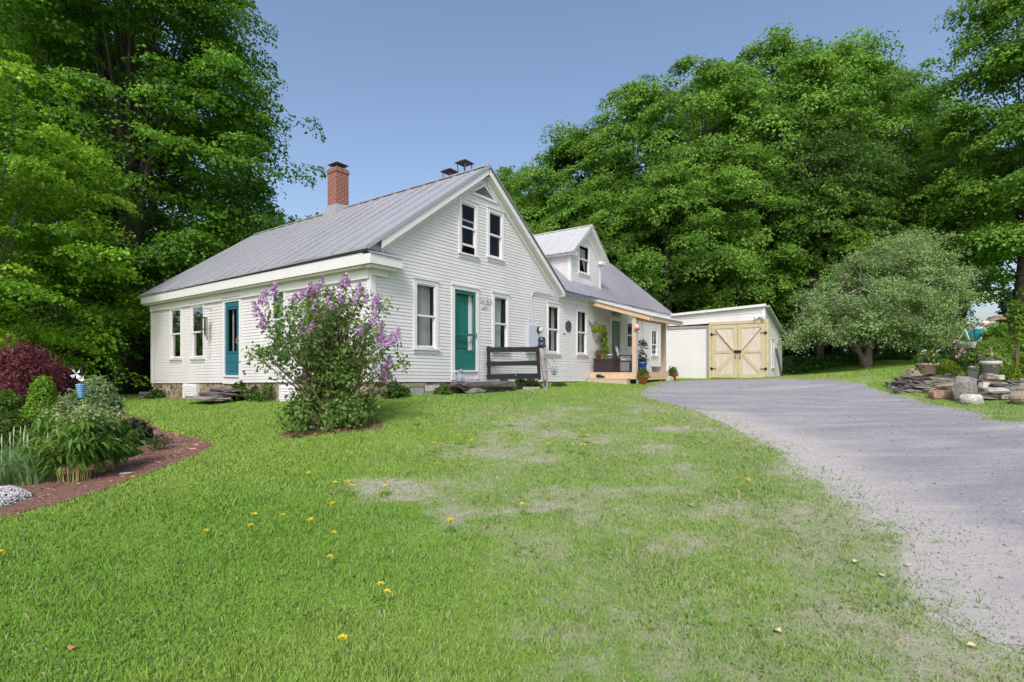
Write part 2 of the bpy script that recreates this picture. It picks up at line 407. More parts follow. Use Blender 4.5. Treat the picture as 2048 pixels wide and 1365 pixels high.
# ------------------------------------------------------------------ driveway outline, mulch bed outline
dr_px = [(1278,790),(1330,806),(1400,826),(1452,852),(1540,890),(1600,930),(1662,962),(1712,1010),(1782,1052),(1832,1110),(1862,1165),(1902,1232),(1980,1272),(2047,1288)]
DR = [ray(*p) for p in dr_px] + [(4.2,2.2),(6.5,1.6),(10,1.5),(18,2.5),(18,5.2),(12,6.2),ray(2047,846)]
DR += [ray(*p) for p in [(1960,828),(1860,808),(1800,793),(1752,778),(1700,766),(1600,759.5),(1540,759),(1420,761),(1345,764),(1300,774)]]
DRP = smooth_poly(DR, .03, .1, 3)
bed_px = [(418,886),(405,908),(350,930),(280,955),(200,985),(110,1012),(40,1030),(0,1040)]
BD = [ray(*p) for p in bed_px] + [(-7.5,4.9),(-11,6),(-13,9),(-12.5,12.5),(-9.8,12.6)] + [ray(*p) for p in [(215,815),(285,845),(340,868)]]
BDP = smooth_poly(BD, .05, .06, 9)
LIL = ray(660,858)
RINGP = smooth_poly([(LIL[0]+.75*math.cos(a)*(1.25 if math.cos(a)>0 else 1), LIL[1]+.5*math.sin(a)) for a in np.arange(0,2*pi,.6)], .05, .1, 4)

# bare patches: (px, py, half width m, half depth m, strength)
PT = [(1275,826,.42,.75,1),(1345,858,.75,.32,1),(1280,795,.8,.3,.5),(965,905,.75,.5,.8),(1085,918,.35,.28,.9),(770,975,.8,.3,.9),(815,1000,.6,.32,.9),
      (1040,1022,.95,.36,.9),(1210,992,1.2,.35,.75),(1130,1000,.6,.3,.7),(1360,1092,.5,.3,.75),(1100,1275,.4,.3,.6),(1100,868,.5,.3,.8),
      (1180,832,.9,.3,.7),(1240,960,.9,.6,.35),(1300,1180,1.0,.7,.4),(1500,1130,.9,.5,.4),(1750,1180,.5,.5,.55),(1820,1260,.4,.3,.7),(1650,1100,.5,.35,.6),
      (1900,1330,.5,.3,.7),(1780,1340,.35,.25,.6),(1450,1330,.5,.3,.35),(1540,960,.6,.3,.4),(1440,905,.5,.25,.5),(1245,838,.3,.5,.7),(880,905,.6,.3,.4),(1060,850,.6,.2,.5),(1165,1190,.4,.25,.5),(1235,900,.5,.7,.6),(1215,1062,.6,.4,.55),(1290,1135,.5,.4,.5),(1190,1120,.4,.3,.5),(1340,1010,.6,.4,.45),(1150,1330,.4,.3,.5)]
PTW = [(*ray(a,b)[:2],c,d_,e) for a,b,c,d_,e in PT]
HPH = math.atan2(1050,776)                          # heading of the long facade
HC = (-.2686*11.1, 11.1)                            # house corner nearest the camera
def hw(x, y): return (HC[0]+x*math.cos(HPH)-y*math.sin(HPH), HC[1]+x*math.sin(HPH)+y*math.cos(HPH))
HOUSE = [hw(0,0),hw(17.5,0),hw(17.5,-4.3),hw(21.9,-4.3),hw(21.9,2),hw(17.5,7),hw(7.5,7),hw(7.5,11.7),hw(0,11.7)]
def bareness(x, y):
    b = np.zeros(np.shape(x)); n = fbm(x, y, 2.2, 1)
    for a,c,rx,ry,s in PTW:
        q = np.hypot((x-a)/(rx*1.0), (y-c)/(ry*1.0)) + (n-.5)*2.2+(fbm(x,y,6,77)-.5)*1.2
        b = np.maximum(b, s*.8*np.clip((1.3-q)/1.1, 0, 1))
    dd = polydist(x, y, DRP[::8])
    b = np.maximum(b, .6*np.clip(1-dd/1.6,0,1)*np.clip((fbm(x,y,1.6,8)-.36)*4,0,1)); b = np.maximum(b, np.clip(.9-dd/(.05+.6*fbm(x,y,3.2,9)),0,.85)*np.clip((12-y)/4,0,1))
    zone = np.clip((x+1.2+.15*y)/2.5,0,1)*np.clip((14-y)/4,0,1)
    return np.clip(np.maximum(b, zone*(.32+.36*np.clip((fbm(x,y,1.7,12)-.47)*4,0,1))), 0, 1)

def m_ground():
    t = NT('lawn_soil'); v = t.coord()
    n1 = t.noise(v, .9, 6); n2 = t.noise(v, 9, 6, .65); n3 = t.noise(v, 60, 4, .7)
    g = t.ramp(n1, [(.3, (.15,.28,.036)), (.55, (.20,.34,.05)), (.75, (.24,.37,.07))])
    g = t.mix(t.math('MULTIPLY', t.ramp(n3,[(.4,(0,0,0)),(.7,(1,1,1))]), .65), g, (.07,.14,.018))
    g = t.mix(t.math('MULTIPLY', t.ramp(n2,[(.5,(0,0,0)),(.75,(1,1,1))]), .35), g, (.25,.33,.09))
    s = t.ramp(n3, [(.3, srgb(146,138,126)), (.7, srgb(182,174,162))])
    s = t.mix(t.math('MULTIPLY', n2, .5), s, srgb(180,170,156))
    b = t.attr('bare').outputs['Fac']
    f = t.ramp(t.math('ADD', t.math('MULTIPLY', b, .9), t.math('MULTIPLY', t.math('SUBTRACT', n2, .5), .9)), [(.18,(0,0,0)),(.75,(1,1,1))])
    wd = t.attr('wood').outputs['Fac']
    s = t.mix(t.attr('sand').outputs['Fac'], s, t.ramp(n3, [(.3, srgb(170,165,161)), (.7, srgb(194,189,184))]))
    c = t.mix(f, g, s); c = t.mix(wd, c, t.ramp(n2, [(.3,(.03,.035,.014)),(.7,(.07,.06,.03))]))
    t.l(c, t.b.inputs['Base Color']); t.b.inputs['Roughness'].default_value = .95; t.b.inputs['Specular IOR Level'].default_value = .1
    t.bump(t.math('ADD', n3, n2), .6, .03); return t.mat
def grid_axis(lo, hi, step, far0, far1):
    a = list(np.arange(lo, hi, step)); q = hi; st = step
    while q < far1: a.append(q); st *= 1.22; q += st
    a.append(far1); q = lo; st = step; pre = []
    while q > far0: st *= 1.22; q -= st; pre.append(max(q, far0))
    return np.array(sorted(set(pre))+a)
gx = grid_axis(-9, 11, .12, -900, 900); gy = grid_axis(1.2, 20, .12, -300, 1200)
GX, GY = np.meshgrid(gx, gy); Vg = np.c_[GX.ravel(), GY.ravel(), gz(GX.ravel(), GY.ravel())]
nx, ny = len(gx), len(gy); ii = np.arange(nx*ny).reshape(ny,nx)
Fg = np.stack([ii[:-1,:-1],ii[:-1,1:],ii[1:,1:],ii[1:,:-1]],-1).reshape(-1,4)
ind = inpoly(Vg[:,0],Vg[:,1],DRP[::4])|inpoly(Vg[:,0],Vg[:,1],BDP[::3]); ind &= (np.minimum(polydist(Vg[:,0],Vg[:,1],DRP[::10]),polydist(Vg[:,0],Vg[:,1],BDP[::8]))>.2); Vg[ind,2] -= .03
ground = np_mesh('ground', Vg, Fg, m_ground(), smooth=True); tag(ground, 'sloping green lawn with bare earth patches around the farmhouse', 'lawn', kind='structure')
a = ground.data.attributes.new('bare','FLOAT','POINT'); a.data.foreach_set('value', bareness(Vg[:,0],Vg[:,1]).astype(np.float32))
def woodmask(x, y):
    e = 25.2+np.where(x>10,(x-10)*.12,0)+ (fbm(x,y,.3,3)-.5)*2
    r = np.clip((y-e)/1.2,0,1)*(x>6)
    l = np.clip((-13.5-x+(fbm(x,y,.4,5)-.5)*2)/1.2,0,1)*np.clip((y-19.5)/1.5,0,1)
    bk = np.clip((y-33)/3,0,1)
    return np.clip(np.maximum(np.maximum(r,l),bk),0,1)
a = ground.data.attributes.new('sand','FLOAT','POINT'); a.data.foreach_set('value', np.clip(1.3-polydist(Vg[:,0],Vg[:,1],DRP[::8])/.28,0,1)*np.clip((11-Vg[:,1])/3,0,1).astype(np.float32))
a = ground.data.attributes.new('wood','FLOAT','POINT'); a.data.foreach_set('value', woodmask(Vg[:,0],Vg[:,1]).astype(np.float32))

def m_drive():
    t = NT('driveway_gravel'); v = t.coord()
    n1 = t.noise(t.mapped((.5,1.6,1), rot=(0,0,rad(-28))), 1.0, 6, .6, .4); n2 = t.noise(v, 38, 5, .7); n3 = t.noise(v, 130, 3, .7); n4 = t.noise(t.mapped((.35,3.2,1), rot=(0,0,rad(-20))), 1.4, 5, .6)
    g = t.ramp(n2, [(.3, srgb(126,125,131)), (.5, srgb(145,144,151)), (.7, srgb(163,161,167))])
    g = t.mix(t.math('MULTIPLY', t.ramp(n3,[(.3,(1,1,1)),(.5,(0,0,0))]), .3), g, srgb(122,118,120))
    s = t.ramp(n2, [(.3, srgb(170,165,161)), (.7, srgb(194,189,184))])
    e = t.attr('edge').outputs['Fac']
    f = t.math('ADD', t.ramp(n1, [(.42,(0,0,0)),(.75,(.7,.7,.7))]), t.math('ADD', t.math('MULTIPLY', e, .9), t.ramp(n4, [(.5,(0,0,0)),(.75,(.5,.5,.5))])), True)
    t.l(t.mix(f, g, s), t.b.inputs['Base Color']); t.b.inputs['Roughness'].default_value = .95; t.b.inputs['Specular IOR Level'].default_value = .128
    t.bump(t.math('ADD', n2, n3), .7, .015); return t.mat
drive = sheet('driveway', DRP, m_drive(), .004, .3, lambda x,y: np.clip(1.35-polydist(x,y,DRP[::6])/.8,0,1)*(np.hypot(x,y)<11))
tag(drive, 'grey gravel driveway curving from the right up to the shed', 'driveway', kind='structure')
def m_mulch():
    t = NT('bark_mulch'); v = t.coord(); n1 = t.noise(v, 45, 5, .7); n2 = t.noise(v, 5, 4)
    c = t.ramp(n1, [(.3, srgb(84,56,48)), (.52, srgb(136,98,84)), (.72, srgb(178,142,126))])
    t.l(t.mix(t.math('MULTIPLY', n2, .4), c, srgb(110,78,66)), t.b.inputs['Base Color']); t.b.inputs['Roughness'].default_value = .95
    t.bump(n1, 1, .03); return t.mat
MULCH = m_mulch()
bed = sheet('mulch_bed', BDP, MULCH, .012, .3); tag(bed, 'reddish brown mulch bed tapering to a point in the lawn', 'flower bed', kind='structure')
ring = sheet('mulch_ring', RINGP, MULCH, .008, .2); tag(ring, 'dark mulch patch under the lilac', 'flower bed', kind='structure')

# loose stones on the gravel and bark chips on the bed: nobody could count them
def scatter_stuff(name, n, poly, size, cols, mat, label, cat, flat=.6, chip=False, near=1.0, ymax=22):
    pts = []; poly_ = np.array(poly); x0,y0 = poly_.min(0); x1,y1 = poly_.max(0)
    while len(pts) < n:
        k = 20000; x = rng.uniform(x0,x1,k); y = y0+(y1-y0)*rng.random(k)**1.0
        keep = inpoly(x,y,poly_[::4]) & (y < ymax) & (rng.random(k) < np.clip(near*4/np.maximum(y,1),0,1)) & (np.abs(x) < y*1.1+1)
        pts += list(zip(x[keep], y[keep]))
    P = np.array(pts[:n]); z = gz(P[:,0],P[:,1])+.008
    s = size*rng.lognormal(0,.45,n)*(1+P[:,1]*.05); base = np.array([(1,0,0),(0,1,0),(-1,0,0),(0,-1,0),(0,0,1),(0,0,-.4)],float)
    fc = np.array([(0,1,4),(1,2,4),(2,3,4),(3,0,4),(1,0,5),(2,1,5),(3,2,5),(0,3,5)])
    a = rng.uniform(0,2*pi,n); ca, sa = np.cos(a), np.sin(a)
    B = base[None]*(1+rng.uniform(-.35,.35,(n,6,1)))
    if chip: B = B*np.array([2.6,.6,.5])
    X = B[...,0]*ca[:,None]-B[...,1]*sa[:,None]; Y = B[...,0]*sa[:,None]+B[...,1]*ca[:,None]; Z = B[...,2]*flat
    if chip: Z = Z + X*rng.uniform(-.5,.5,(n,1))
    V = np.stack([P[:,0,None]+X*s[:,None], P[:,1,None]+Y*s[:,None], z[:,None]+Z*s[:,None]],-1).reshape(-1,3)
    Fc = (fc[None]+6*np.arange(n)[:,None,None]).reshape(-1,3)
    c = np.array(cols)[rng.integers(0,len(cols),n)]*rng.uniform(.75,1.25,(n,1))
    o = np_mesh(name, V, Fc, mat, col=np.repeat(c,6,0)); return tag(o, label, cat, kind='stuff')
def colmat(name, rough=.95):
    t = NT(name); t.l(t.attr('col').outputs['Color'], t.b.inputs['Base Color']); t.b.inputs['Roughness'].default_value = rough
    t.b.inputs['Specular IOR Level'].default_value = .2; return t.mat
CM = colmat('loose_stone')
scatter_stuff('loose_gravel', 22000, DRP, .0036, [srgb(150,148,152),srgb(176,173,177),srgb(146,143,147),srgb(190,187,187)], CM, 'small loose grey stones over the driveway', 'gravel')
scatter_stuff('bark_chips', 9000, BDP, .011, [srgb(150,108,92),srgb(186,146,126),srgb(104,70,60),srgb(128,92,80)], CM, 'reddish bark chips covering the flower bed', 'mulch', chip=True, near=3)
scatter_stuff('bark_chips', 700, RINGP, .012, [srgb(120,84,72),srgb(96,66,56),srgb(150,112,96)], CM, 'dark bark chips under the lilac', 'mulch', chip=True, near=3)

# ------------------------------------------------------------------ grass blades
def grass():
    xs, ys = [], []
    for (ya, yb, rho) in [(2.2,3.2,11500),(3.2,4.2,8500),(4.2,5.5,6200),(5.5,7.5,4300),(7.5,10,2800),(10,13,1700),(13,17,950),(17,24,400)]:
        ar = (yb*yb-ya*ya)/2*2.06; n = int(ar*rho); y = np.sqrt(rng.uniform(ya*ya,yb*yb,n)); x = rng.uniform(-1.03,1.03,n)*y; xs.append(x); ys.append(y)
    x = np.concatenate(xs); y = np.concatenate(ys)
    ok = ~inpoly(x,y,HOUSE) & ~inpoly(x,y,BDP[::3]) & ~inpoly(x,y,RINGP) & (woodmask(x,y) < .5)
    x, y = x[ok], y[ok]
    ind = inpoly(x,y,DRP[::3]); dd = polydist(x,y,DRP[::6])
    b = bareness(x,y); tuft = fbm(x,y,11,21)
    p = np.where(ind, .35*np.clip(1-dd/.45,0,1)**1.5*(.35+.9*(tuft>.48)), 1-np.clip(b*1.1,0,.97)*np.clip(1.25-(tuft-.35)*2.2,.25,1))
    k = rng.random(len(x)) < p; x,y,b,tuft,ind = x[k],y[k],b[k],tuft[k],ind[k]; n = len(x)
    z = gz(x,y)-.004
    lush = fbm(x,y,.55,31); h = (.016+.028*rng.random(n)**1.6)*(1.0+.7*(tuft-.5))*(1-.45*b)*(.8+.5*lush)*(.55+.9*fbm(x,y,3.1,24))
    h *= np.where(rng.random(n)<.012, 2.0, 1); h *= 1+.004*y
    wd = (.0019+.0005*y)*rng.uniform(.7,1.3,n)
    a = rng.uniform(0,2*pi,n); lean = rng.uniform(.1,.95,n)*h; la = rng.uniform(0,2*pi,n)
    dx, dy = np.cos(a)*wd, np.sin(a)*wd; lx, ly = np.cos(la)*lean, np.sin(la)*lean
    z0 = np.c_[x-dx,y-dy,z]; z1 = np.c_[x+dx,y+dy,z]
    m0 = np.c_[x-dx*.75+lx*.35,y-dy*.75+ly*.35,z+h*.6]; m1 = np.c_[x+dx*.75+lx*.35,y+dy*.75+ly*.35,z+h*.6]
    tp = np.c_[x+lx,y+ly,z+h]
    V = np.stack([z0,z1,m0,m1,tp],1).reshape(-1,3); o = 5*np.arange(n)[:,None]
    Fc = np.concatenate([o+np.array([0,1,3]),o+np.array([0,3,2]),o+np.array([2,3,4])],0)
    c1 = np.array([.175,.345,.042]); c2 = np.array([.275,.415,.072]); c3 = np.array([.30,.36,.16]); c4=np.array([.47,.43,.28])
    f = np.clip((fbm(x,y,.45,41)-.36)*2.2+.35*np.clip((y-4)/5,0,1)+rng.normal(0,.16,n),0,1)[:,None]
    c = c1*(1-f)+c2*f
    g = np.clip(b*.9+rng.normal(0,.12,n)+.3*np.clip((x+1)/4,0,1)*(fbm(x,y,1.3,43)-.3),0,1)[:,None]
    c = c*(1-g)+c3*g
    dry = (rng.random(n) < .03+.12*b)[:,None]; c = np.where(dry, c4*rng.uniform(.7,1.1,(n,1)), c)
    c *= rng.uniform(.78,1.22,(n,1))
    print('blades', n)
    o = np_mesh('grass', V, Fc, GRASS, col=np.repeat(c,5,0)); tag(o, 'short mown lawn grass, lush at left and thin and patchy at right', 'grass', kind='stuff')
grass()

def clover():
    n0 = 60000; y = np.sqrt(rng.uniform(2.2**2,9**2,n0)); x = rng.uniform(-1.03,1.03,n0)*y
    k = (fbm(x,y,1.6,61) > .56) & (fbm(x,y,5,62) > .45) & ~inpoly(x,y,DRP[::4]) & ~inpoly(x,y,BDP[::3]) & ~inpoly(x,y,HOUSE); x, y = x[k][:26000], y[k][:26000]; n = len(x)
    P = np.c_[x,y,gz(x,y)+rng.uniform(.008,.034,n)]; N = rng.normal(0,.35,(n,3))+[0,0,1]; N /= np.linalg.norm(N,axis=1)[:,None]; a = rng.uniform(0,2*pi,n); D = np.c_[np.cos(a),np.sin(a),0*a]; D -= N*np.sum(D*N,1)[:,None]; X = np.cross(N,D)
    S = (rng.uniform(.009,.02,n)*np.where(rng.random(n)<.06,2.2,1))[:,None]
    V = np.stack([P,P+D*S*.5+X*S*.45,P+D*S,P+D*S*.5-X*S*.45],1).reshape(-1,3); c = np.array([(.12,.25,.05),(.16,.29,.07),(.22,.33,.10)])[rng.integers(0,3,n)]*rng.uniform(.8,1.2,(n,1))
    o = np_mesh('clover', V, np.arange(4*n).reshape(-1,4), GRASS, col=np.repeat(c,4,0)); tag(o,'small round leaved clover and weeds among the grass','clover',kind='stuff')
clover()
# ------------------------------------------------------------------ farmhouse (local frame: x along the long facade, y into the house)
AX = (math.cos(HPH), math.sin(HPH)); BX = (-math.sin(HPH), math.cos(HPH))
def onplane(px, py, O, D):
    k = (px-CX)/F; u = (k*O[1]-O[0])/(D[0]-k*D[1]); return u, (HY-py)/F*(O[1]+u*D[1])
def ong(px, py): return onplane(px, py, HC, AX)
def onl(px, py): return onplane(px, py, HC, BX)
SO = hw(17.5,0)
def ons(px, py): return onplane(px, py, SO, (-BX[0],-BX[1]))
def PG(u,z,d=0): return (u,-d,z)                 # long facade, facing -y
def PL(u,z,d=0): return (-d,u,z)                 # eave wall, facing -x
def PS(u,z,d=0): return (17.5-d,-u,z)            # shed front, facing -x
W_, L_, EZ, RZ, OV, RO = 7.45, 11.7, 2.42, 5.33, .28, .22
RX = W_/2
house = thing('farmhouse', 'white clapboard farmhouse with grey standing seam roof, brick chimney and teal doors', 'house', (HC[0],HC[1],0), HPH)

def lerp(a,b,t): return a+(b-a)*t
def siding(mb, P, u0, u1, zb, zt, ex, holes, ulim=None, lap=.013):
    """clapboards from the (possibly sagging) bottom line zb(u) up to zt(u); holes: (u0,u1,z0,z1)"""
    um = (u0+u1)/2; n = max(1, round((zt(um)-zb(um))/ex))
    for k in range(n):
        za = lambda u: lerp(zb(u), zt(u), k/n)
        zc = lambda u: lerp(zb(u), zt(u), (k+1)/n)
        iv = [(u0,u1)]
        if ulim:
            lo0, hi0 = ulim(za(um)); lo1, hi1 = ulim(zc(um)); iv = [(lo0,hi0)]
            if hi0-lo0 < .05: continue
        for (h0,h1,g0,g1_) in holes:
            hm = (h0+h1)/2; zm = (za(hm)+zc(hm))/2
            if g0 < zm < g1_:
                nv = []
                for a,b in iv:
                    if h1 <= a or h0 >= b: nv.append((a,b)); continue
                    if a < h0: nv.append((a,h0))
                    if b > h1: nv.append((h1,b))
                iv = nv
        for a,b in iv:
            a1, b1 = a, b
            if ulim:
                if a == lo0: a1 = max(a, lo1)
                if b == hi0: b1 = min(b, hi1)
                if b1-a1 < .01: b1 = a1+.01
            # long boards are broken into lengths with butt joints slightly off
            cuts = [a]; q = a+R.uniform(1.2,4.5)
            while q < b-.6: cuts.append(q); q += R.uniform(2.2,4.5)
            cuts.append(b)
            for i in range(len(cuts)-1):
                p, r = cuts[i], cuts[i+1]; p1 = a1 if i == 0 else p; r1 = b1 if i == len(cuts)-2 else r
                j = R.uniform(-.0015,.0015); dz = R.uniform(-.004,.004)
                mb.add([P(p,za(p)+dz,lap+j),P(r,za(r)+dz,lap+j),P(r1,zc(r1)+.004,.001),P(p1,zc(p1)+.004,.001),P(p,za(p)+dz,-.004),P(r,za(r)+dz,-.004)],
                       [(0,1,2,3),(4,5,1,0)])

def window(par, P, u0,u1,z0,z1, casing=.1, curtain=None, rail=.5, sill=True, depth=.5, muntin=0, half=0, name='window', head=.12, lift=0, label=None):
    """double-hung window; u0..z1 is the glass, the sash stands round it"""
    u0 -= .03; u1 += .03; z0 -= .03; z1 += .03; casing -= .025
    m = MB(); c = casing
    m.pbox(P, u0-c,u0,z0-.02,z1+head*.8,-.03,.034); m.pbox(P, u1,u1+c,z0-.02,z1+head*.8,-.03,.034)
    m.pbox(P, u0,u1,z1,z1+head*.8,-.03,.032); m.pbox(P, u0-c-.02,u1+c+.02,z1+head*.8,z1+head,-.02,.06)
    fr = m.build(name, TRIM, par)
    if label: fr['label'] = label
    if sill:
        s = MB(); s.pbox(P, u0-c-.03,u1+c+.03,z0-.06,z0-.02,-.05,.075); s.pbox(P, u0-c,u1+c,z0-.14,z0-.06,-.01,.03); s.build('sill', TRIM, fr)
    zr = lerp(z0,z1,rail); b = .035
    up = MB()
    up.pbox(P,u0,u0+b,zr,z1,-.02,.01); up.pbox(P,u1-b,u1,zr,z1,-.02,.01); up.pbox(P,u0+b,u1-b,z1-b,z1,-.02,.01); up.pbox(P,u0+b,u1-b,zr-.02,zr+.025,-.02,.01)
    zl = z0+lift; zlt = zr+lift
    up.pbox(P,u0,u0+b,zl,min(zlt,z1),-.055,-.023); up.pbox(P,u1-b,u1,zl,min(zlt,z1),-.055,-.023); up.pbox(P,u0+b,u1-b,zl,zl+.05,-.055,-.023); up.pbox(P,u0+b,u1-b,zlt-.03,zlt+.01,-.055,-.023)
    for k in range(muntin):
        uu = lerp(u0,u1,(k+1)/(muntin+1)); up.pbox(P,uu-.01,uu+.01,zr,z1,-.02,.0); up.pbox(P,uu-.01,uu+.01,z0,zr,-.05,-.03)
        for zz in (lerp(z0,zr,.5),lerp(zr,z1,.5)): up.pbox(P,u0+b,u1-b,zz-.01,zz+.01,-.05,-.01)
    up.build('sash', TRIM, fr)
    g = MB()
    g.add([P(u0+b,zr,-.006),P(u1-b,zr,-.006),P(u1-b,z1-b,-.006),P(u0+b,z1-b,-.006)],[(0,1,2,3)])
    g.add([P(u0+b,zl+.05,-.04),P(u1-b,zl+.05,-.04),P(u1-b,zlt-.03,-.04),P(u0+b,zlt-.03,-.04)],[(0,1,2,3)])
    g.build('pane', GLASS, fr)
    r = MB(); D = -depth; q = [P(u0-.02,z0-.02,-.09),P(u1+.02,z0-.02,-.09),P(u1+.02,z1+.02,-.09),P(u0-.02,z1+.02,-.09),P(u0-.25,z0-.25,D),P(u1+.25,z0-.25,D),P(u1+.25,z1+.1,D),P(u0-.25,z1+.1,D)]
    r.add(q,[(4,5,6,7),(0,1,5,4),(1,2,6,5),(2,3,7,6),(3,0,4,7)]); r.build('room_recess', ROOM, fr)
    if curtain:
        mat_, ca, cb, zlow, swag = curtain
        cm = MB(); N = 26; vs = []; fs = []
        for j in range(9):
            f = j/8; z = lerp(z1, lerp(z0,z1,zlow), f)
            for i in range(N+1):
                e = i/N; a_ = lerp(u0,u1,ca); b_ = lerp(u0,u1,cb)
                uu = lerp(a_,b_,e)
                if swag: uu = lerp(uu, lerp(u0,u1,swag[0]), (1-(1-f)**2)*swag[1]*(1-.3*e))
                vs.append(P(uu, z, -.16-.025*math.sin(i*1.55+j*.1)))
        for j in range(8):
            for i in range(N): fs.append((j*(N+1)+i,j*(N+1)+i+1,(j+1)*(N+1)+i+1,(j+1)*(N+1)+i))
        cm.add(vs,fs); cm.build('curtain', mat_, fr, smooth=True)
    return fr

# --- wall bottoms follow the sagging sills
zbg = lambda u: -.328-.205*min(u,9)/9-.01*max(0,u-9)
zbl = lambda u: -.328-.255*u/11.7
top = lambda u: 2.40
g0 = ong
# facade openings
W1 = (ong(834,600)[0], ong(868,600)[0]); D1 = (ong(908,600)[0], ong(951,600)[0]); W2 = (ong(989,600)[0], ong(1012,600)[0])
W3 = (ong(1097,650)[0], ong(1115.5,650)[0]); W4 = (ong(1155,650)[0], ong(1170.5,650)[0])
DP = (ong(1222,700)[0], ong(1239,700)[0]); W5 = (ong(1254.5,700)[0], ong(1271,700)[0]); W6 = (ong(1303,700)[0], ong(1312.5,700)[0])
wz0, wz1 = .47, 1.9
def zat(px, py): return ong(px,py)[1]
D1z = (zat(930,741), zat(930,582)); DPz = (zat(1230,745), zat(1230,642)); TRz = (zat(1230,634), zat(1230,623))
W5z = (zat(1262,695), zat(1262,648)); W6z = (zat(1307,709), zat(1307,663))
gh = [(W1[0]-.05,W1[1]+.05,wz0-.08,wz1+.05),(W2[0]-.05,W2[1]+.05,wz0-.08,wz1+.05),(W3[0]-.05,W3[1]+.05,wz0-.08,wz1+.05),(W4[0]-.05,W4[1]+.05,wz0-.08,wz1+.05),
      (D1[0]-.02,D1[1]+.02,D1z[0]-.02,D1z[1]+.02),(DP[0]-.02,DP[1]+.02,DPz[0]-.02,DPz[1]+.02),(DP[0]-.02,DP[1]+.02,TRz[0],TRz[1]),
      (W5[0]-.05,W5[1]+.05,W5z[0]-.08,W5z[1]+.05),(W6[0]-.05,W6[1]+.05,W6z[0]-.08,W6z[1]+.05)]
U1 = (*ong(923,450)[:1], ong(949,450)[0], .5*(zat(923,503)+zat(949,508)), .5*(zat(923,407)+zat(949,417)))
U2 = (ong(979,450)[0], ong(1001,450)[0], .5*(zat(979,510)+zat(1001,517)), .5*(zat(979,426)+zat(1001,434)))
uh = [(U1[0]-.05,U1[1]+.05,U1[2]-.08,U1[3]+.05),(U2[0]-.05,U2[1]+.05,U2[2]-.08,U2[3]+.05)]
m = MB()
siding(m, PG, .1, 17.42, zbg, top, .083, gh)
sl_ = (RZ-EZ)/(RX+OV)
rl = lambda z: ((z-EZ)/sl_-OV+.02, W_+OV-(z-EZ)/sl_-.02)
siding(m, PG, 0, W_, lambda u: 2.40, lambda u: RZ-.02, .083, uh, rl)
m.build('facade_wall', PAINT, house)
lz = lambda px, py: onl(px,py)[1]
LW1 = (onl(362,660)[0], onl(343.5,660)[0]); LW2 = (onl(407,660)[0], onl(385.5,660)[0]); LD = (onl(480,660)[0], onl(451,660)[0])
LW3 = (onl(568,660)[0], onl(546,660)[0]); LW4 = (onl(640,660)[0], onl(611,660)[0])
LDz = (lz(465,751), lz(465,604)); LWz = (.5*(lz(352,715)+lz(396,713)), .5*(lz(352,622)+lz(396,615.5))); LW3z = (.47,1.9)
lh = [(q[0]-.05,q[1]+.05,LWz[0]-.08,LWz[1]+.05) for q in (LW1,LW2)]+[(q[0]-.05,q[1]+.05,LW3z[0]-.08,LW3z[1]+.05) for q in (LW3,LW4)]+[(LD[0]-.02,LD[1]+.02,LDz[0]-.02,LDz[1]+.02)]
m = MB(); siding(m, PL, .1, L_-.1, zbl, top, .083, lh); m.build('eave_wall', PAINT, house)
m = MB()  # hidden rear and inner walls, closed so no light leaks in
m.box(0,W_,L_-.02,L_,-.7,2.4); m.add([(0,L_,2.4),(W_,L_,2.4),(RX,L_,RZ-.1)],[(0,1,2)]); m.box(W_-.02,W_,7,L_,-.6,2.4); m.box(W_,17.5,6.98,7,-.6,2.4); m.box(17.48,17.5,0.02,7,-.6,2.4)
m.add([(17.49,0,2.4),(17.49,7,2.4),(17.49,3.04,5.2)],[(0,1,2)]); m.build('rear_wall', PAINT, house)
# corner boards, water table, door surrounds
m = MB()
for P_,b_ in ((PG,(-.025,.115,-.335,2.3,-.0,.026)),(PL,(.003,.115,-.335,2.3,.001,.0245)),(PL,(L_-.11,L_+.02,-.585,2.2,.0,.026)),(PG,(17.38,17.5,-.6,2.3,0,.026))):
    m = MB(); m.pbox(P_,*b_); m.build('corner_board', TRIM, house)
# foundations
m = MB(); m.add([PL(.03,-.33,-.03),PL(L_-.1,-.58,-.03),PL(L_-.1,-1.4,-.01),PL(.03,-1.3,-.03)],[(3,2,1,0)]); m.add([PG(.03,-.33,-.03),PG(9.6,-.52,-.03),PG(9.6,-1.2,-.01),PG(.03,-1.3,-.03)],[(0,3,2,1)])
m.add([PL(L_-.1,-.58,-.03),(3,L_-.1,-.58),(3,L_-.1,-1.5),PL(L_-.1,-1.5,-.02)],[(3,2,1,0)])
m.box(-.0,9.5,0.05,.3,-.36,-.33)
m.build('stone_foundation', FIELD, house)
def block(px0,px1,py0,py1,mat,d=.02,name='foundation_block'):
    u0,z1 = ong(px0,py0); u1,z0 = ong(px1,py1); b = MB(); b.pbox(PG,u0,u1,z0,min(z1,zbg(u0)-.03),-.05,d); return b.build(name, mat, house)
block(793,812,771,802,CONC,.03); block(814,846,774,802,CONC,.02); block(796,847,768,773,TAN,.035)
block(850,880,771,781,PALE,.03); block(849,876,783,789,TAN,.04)
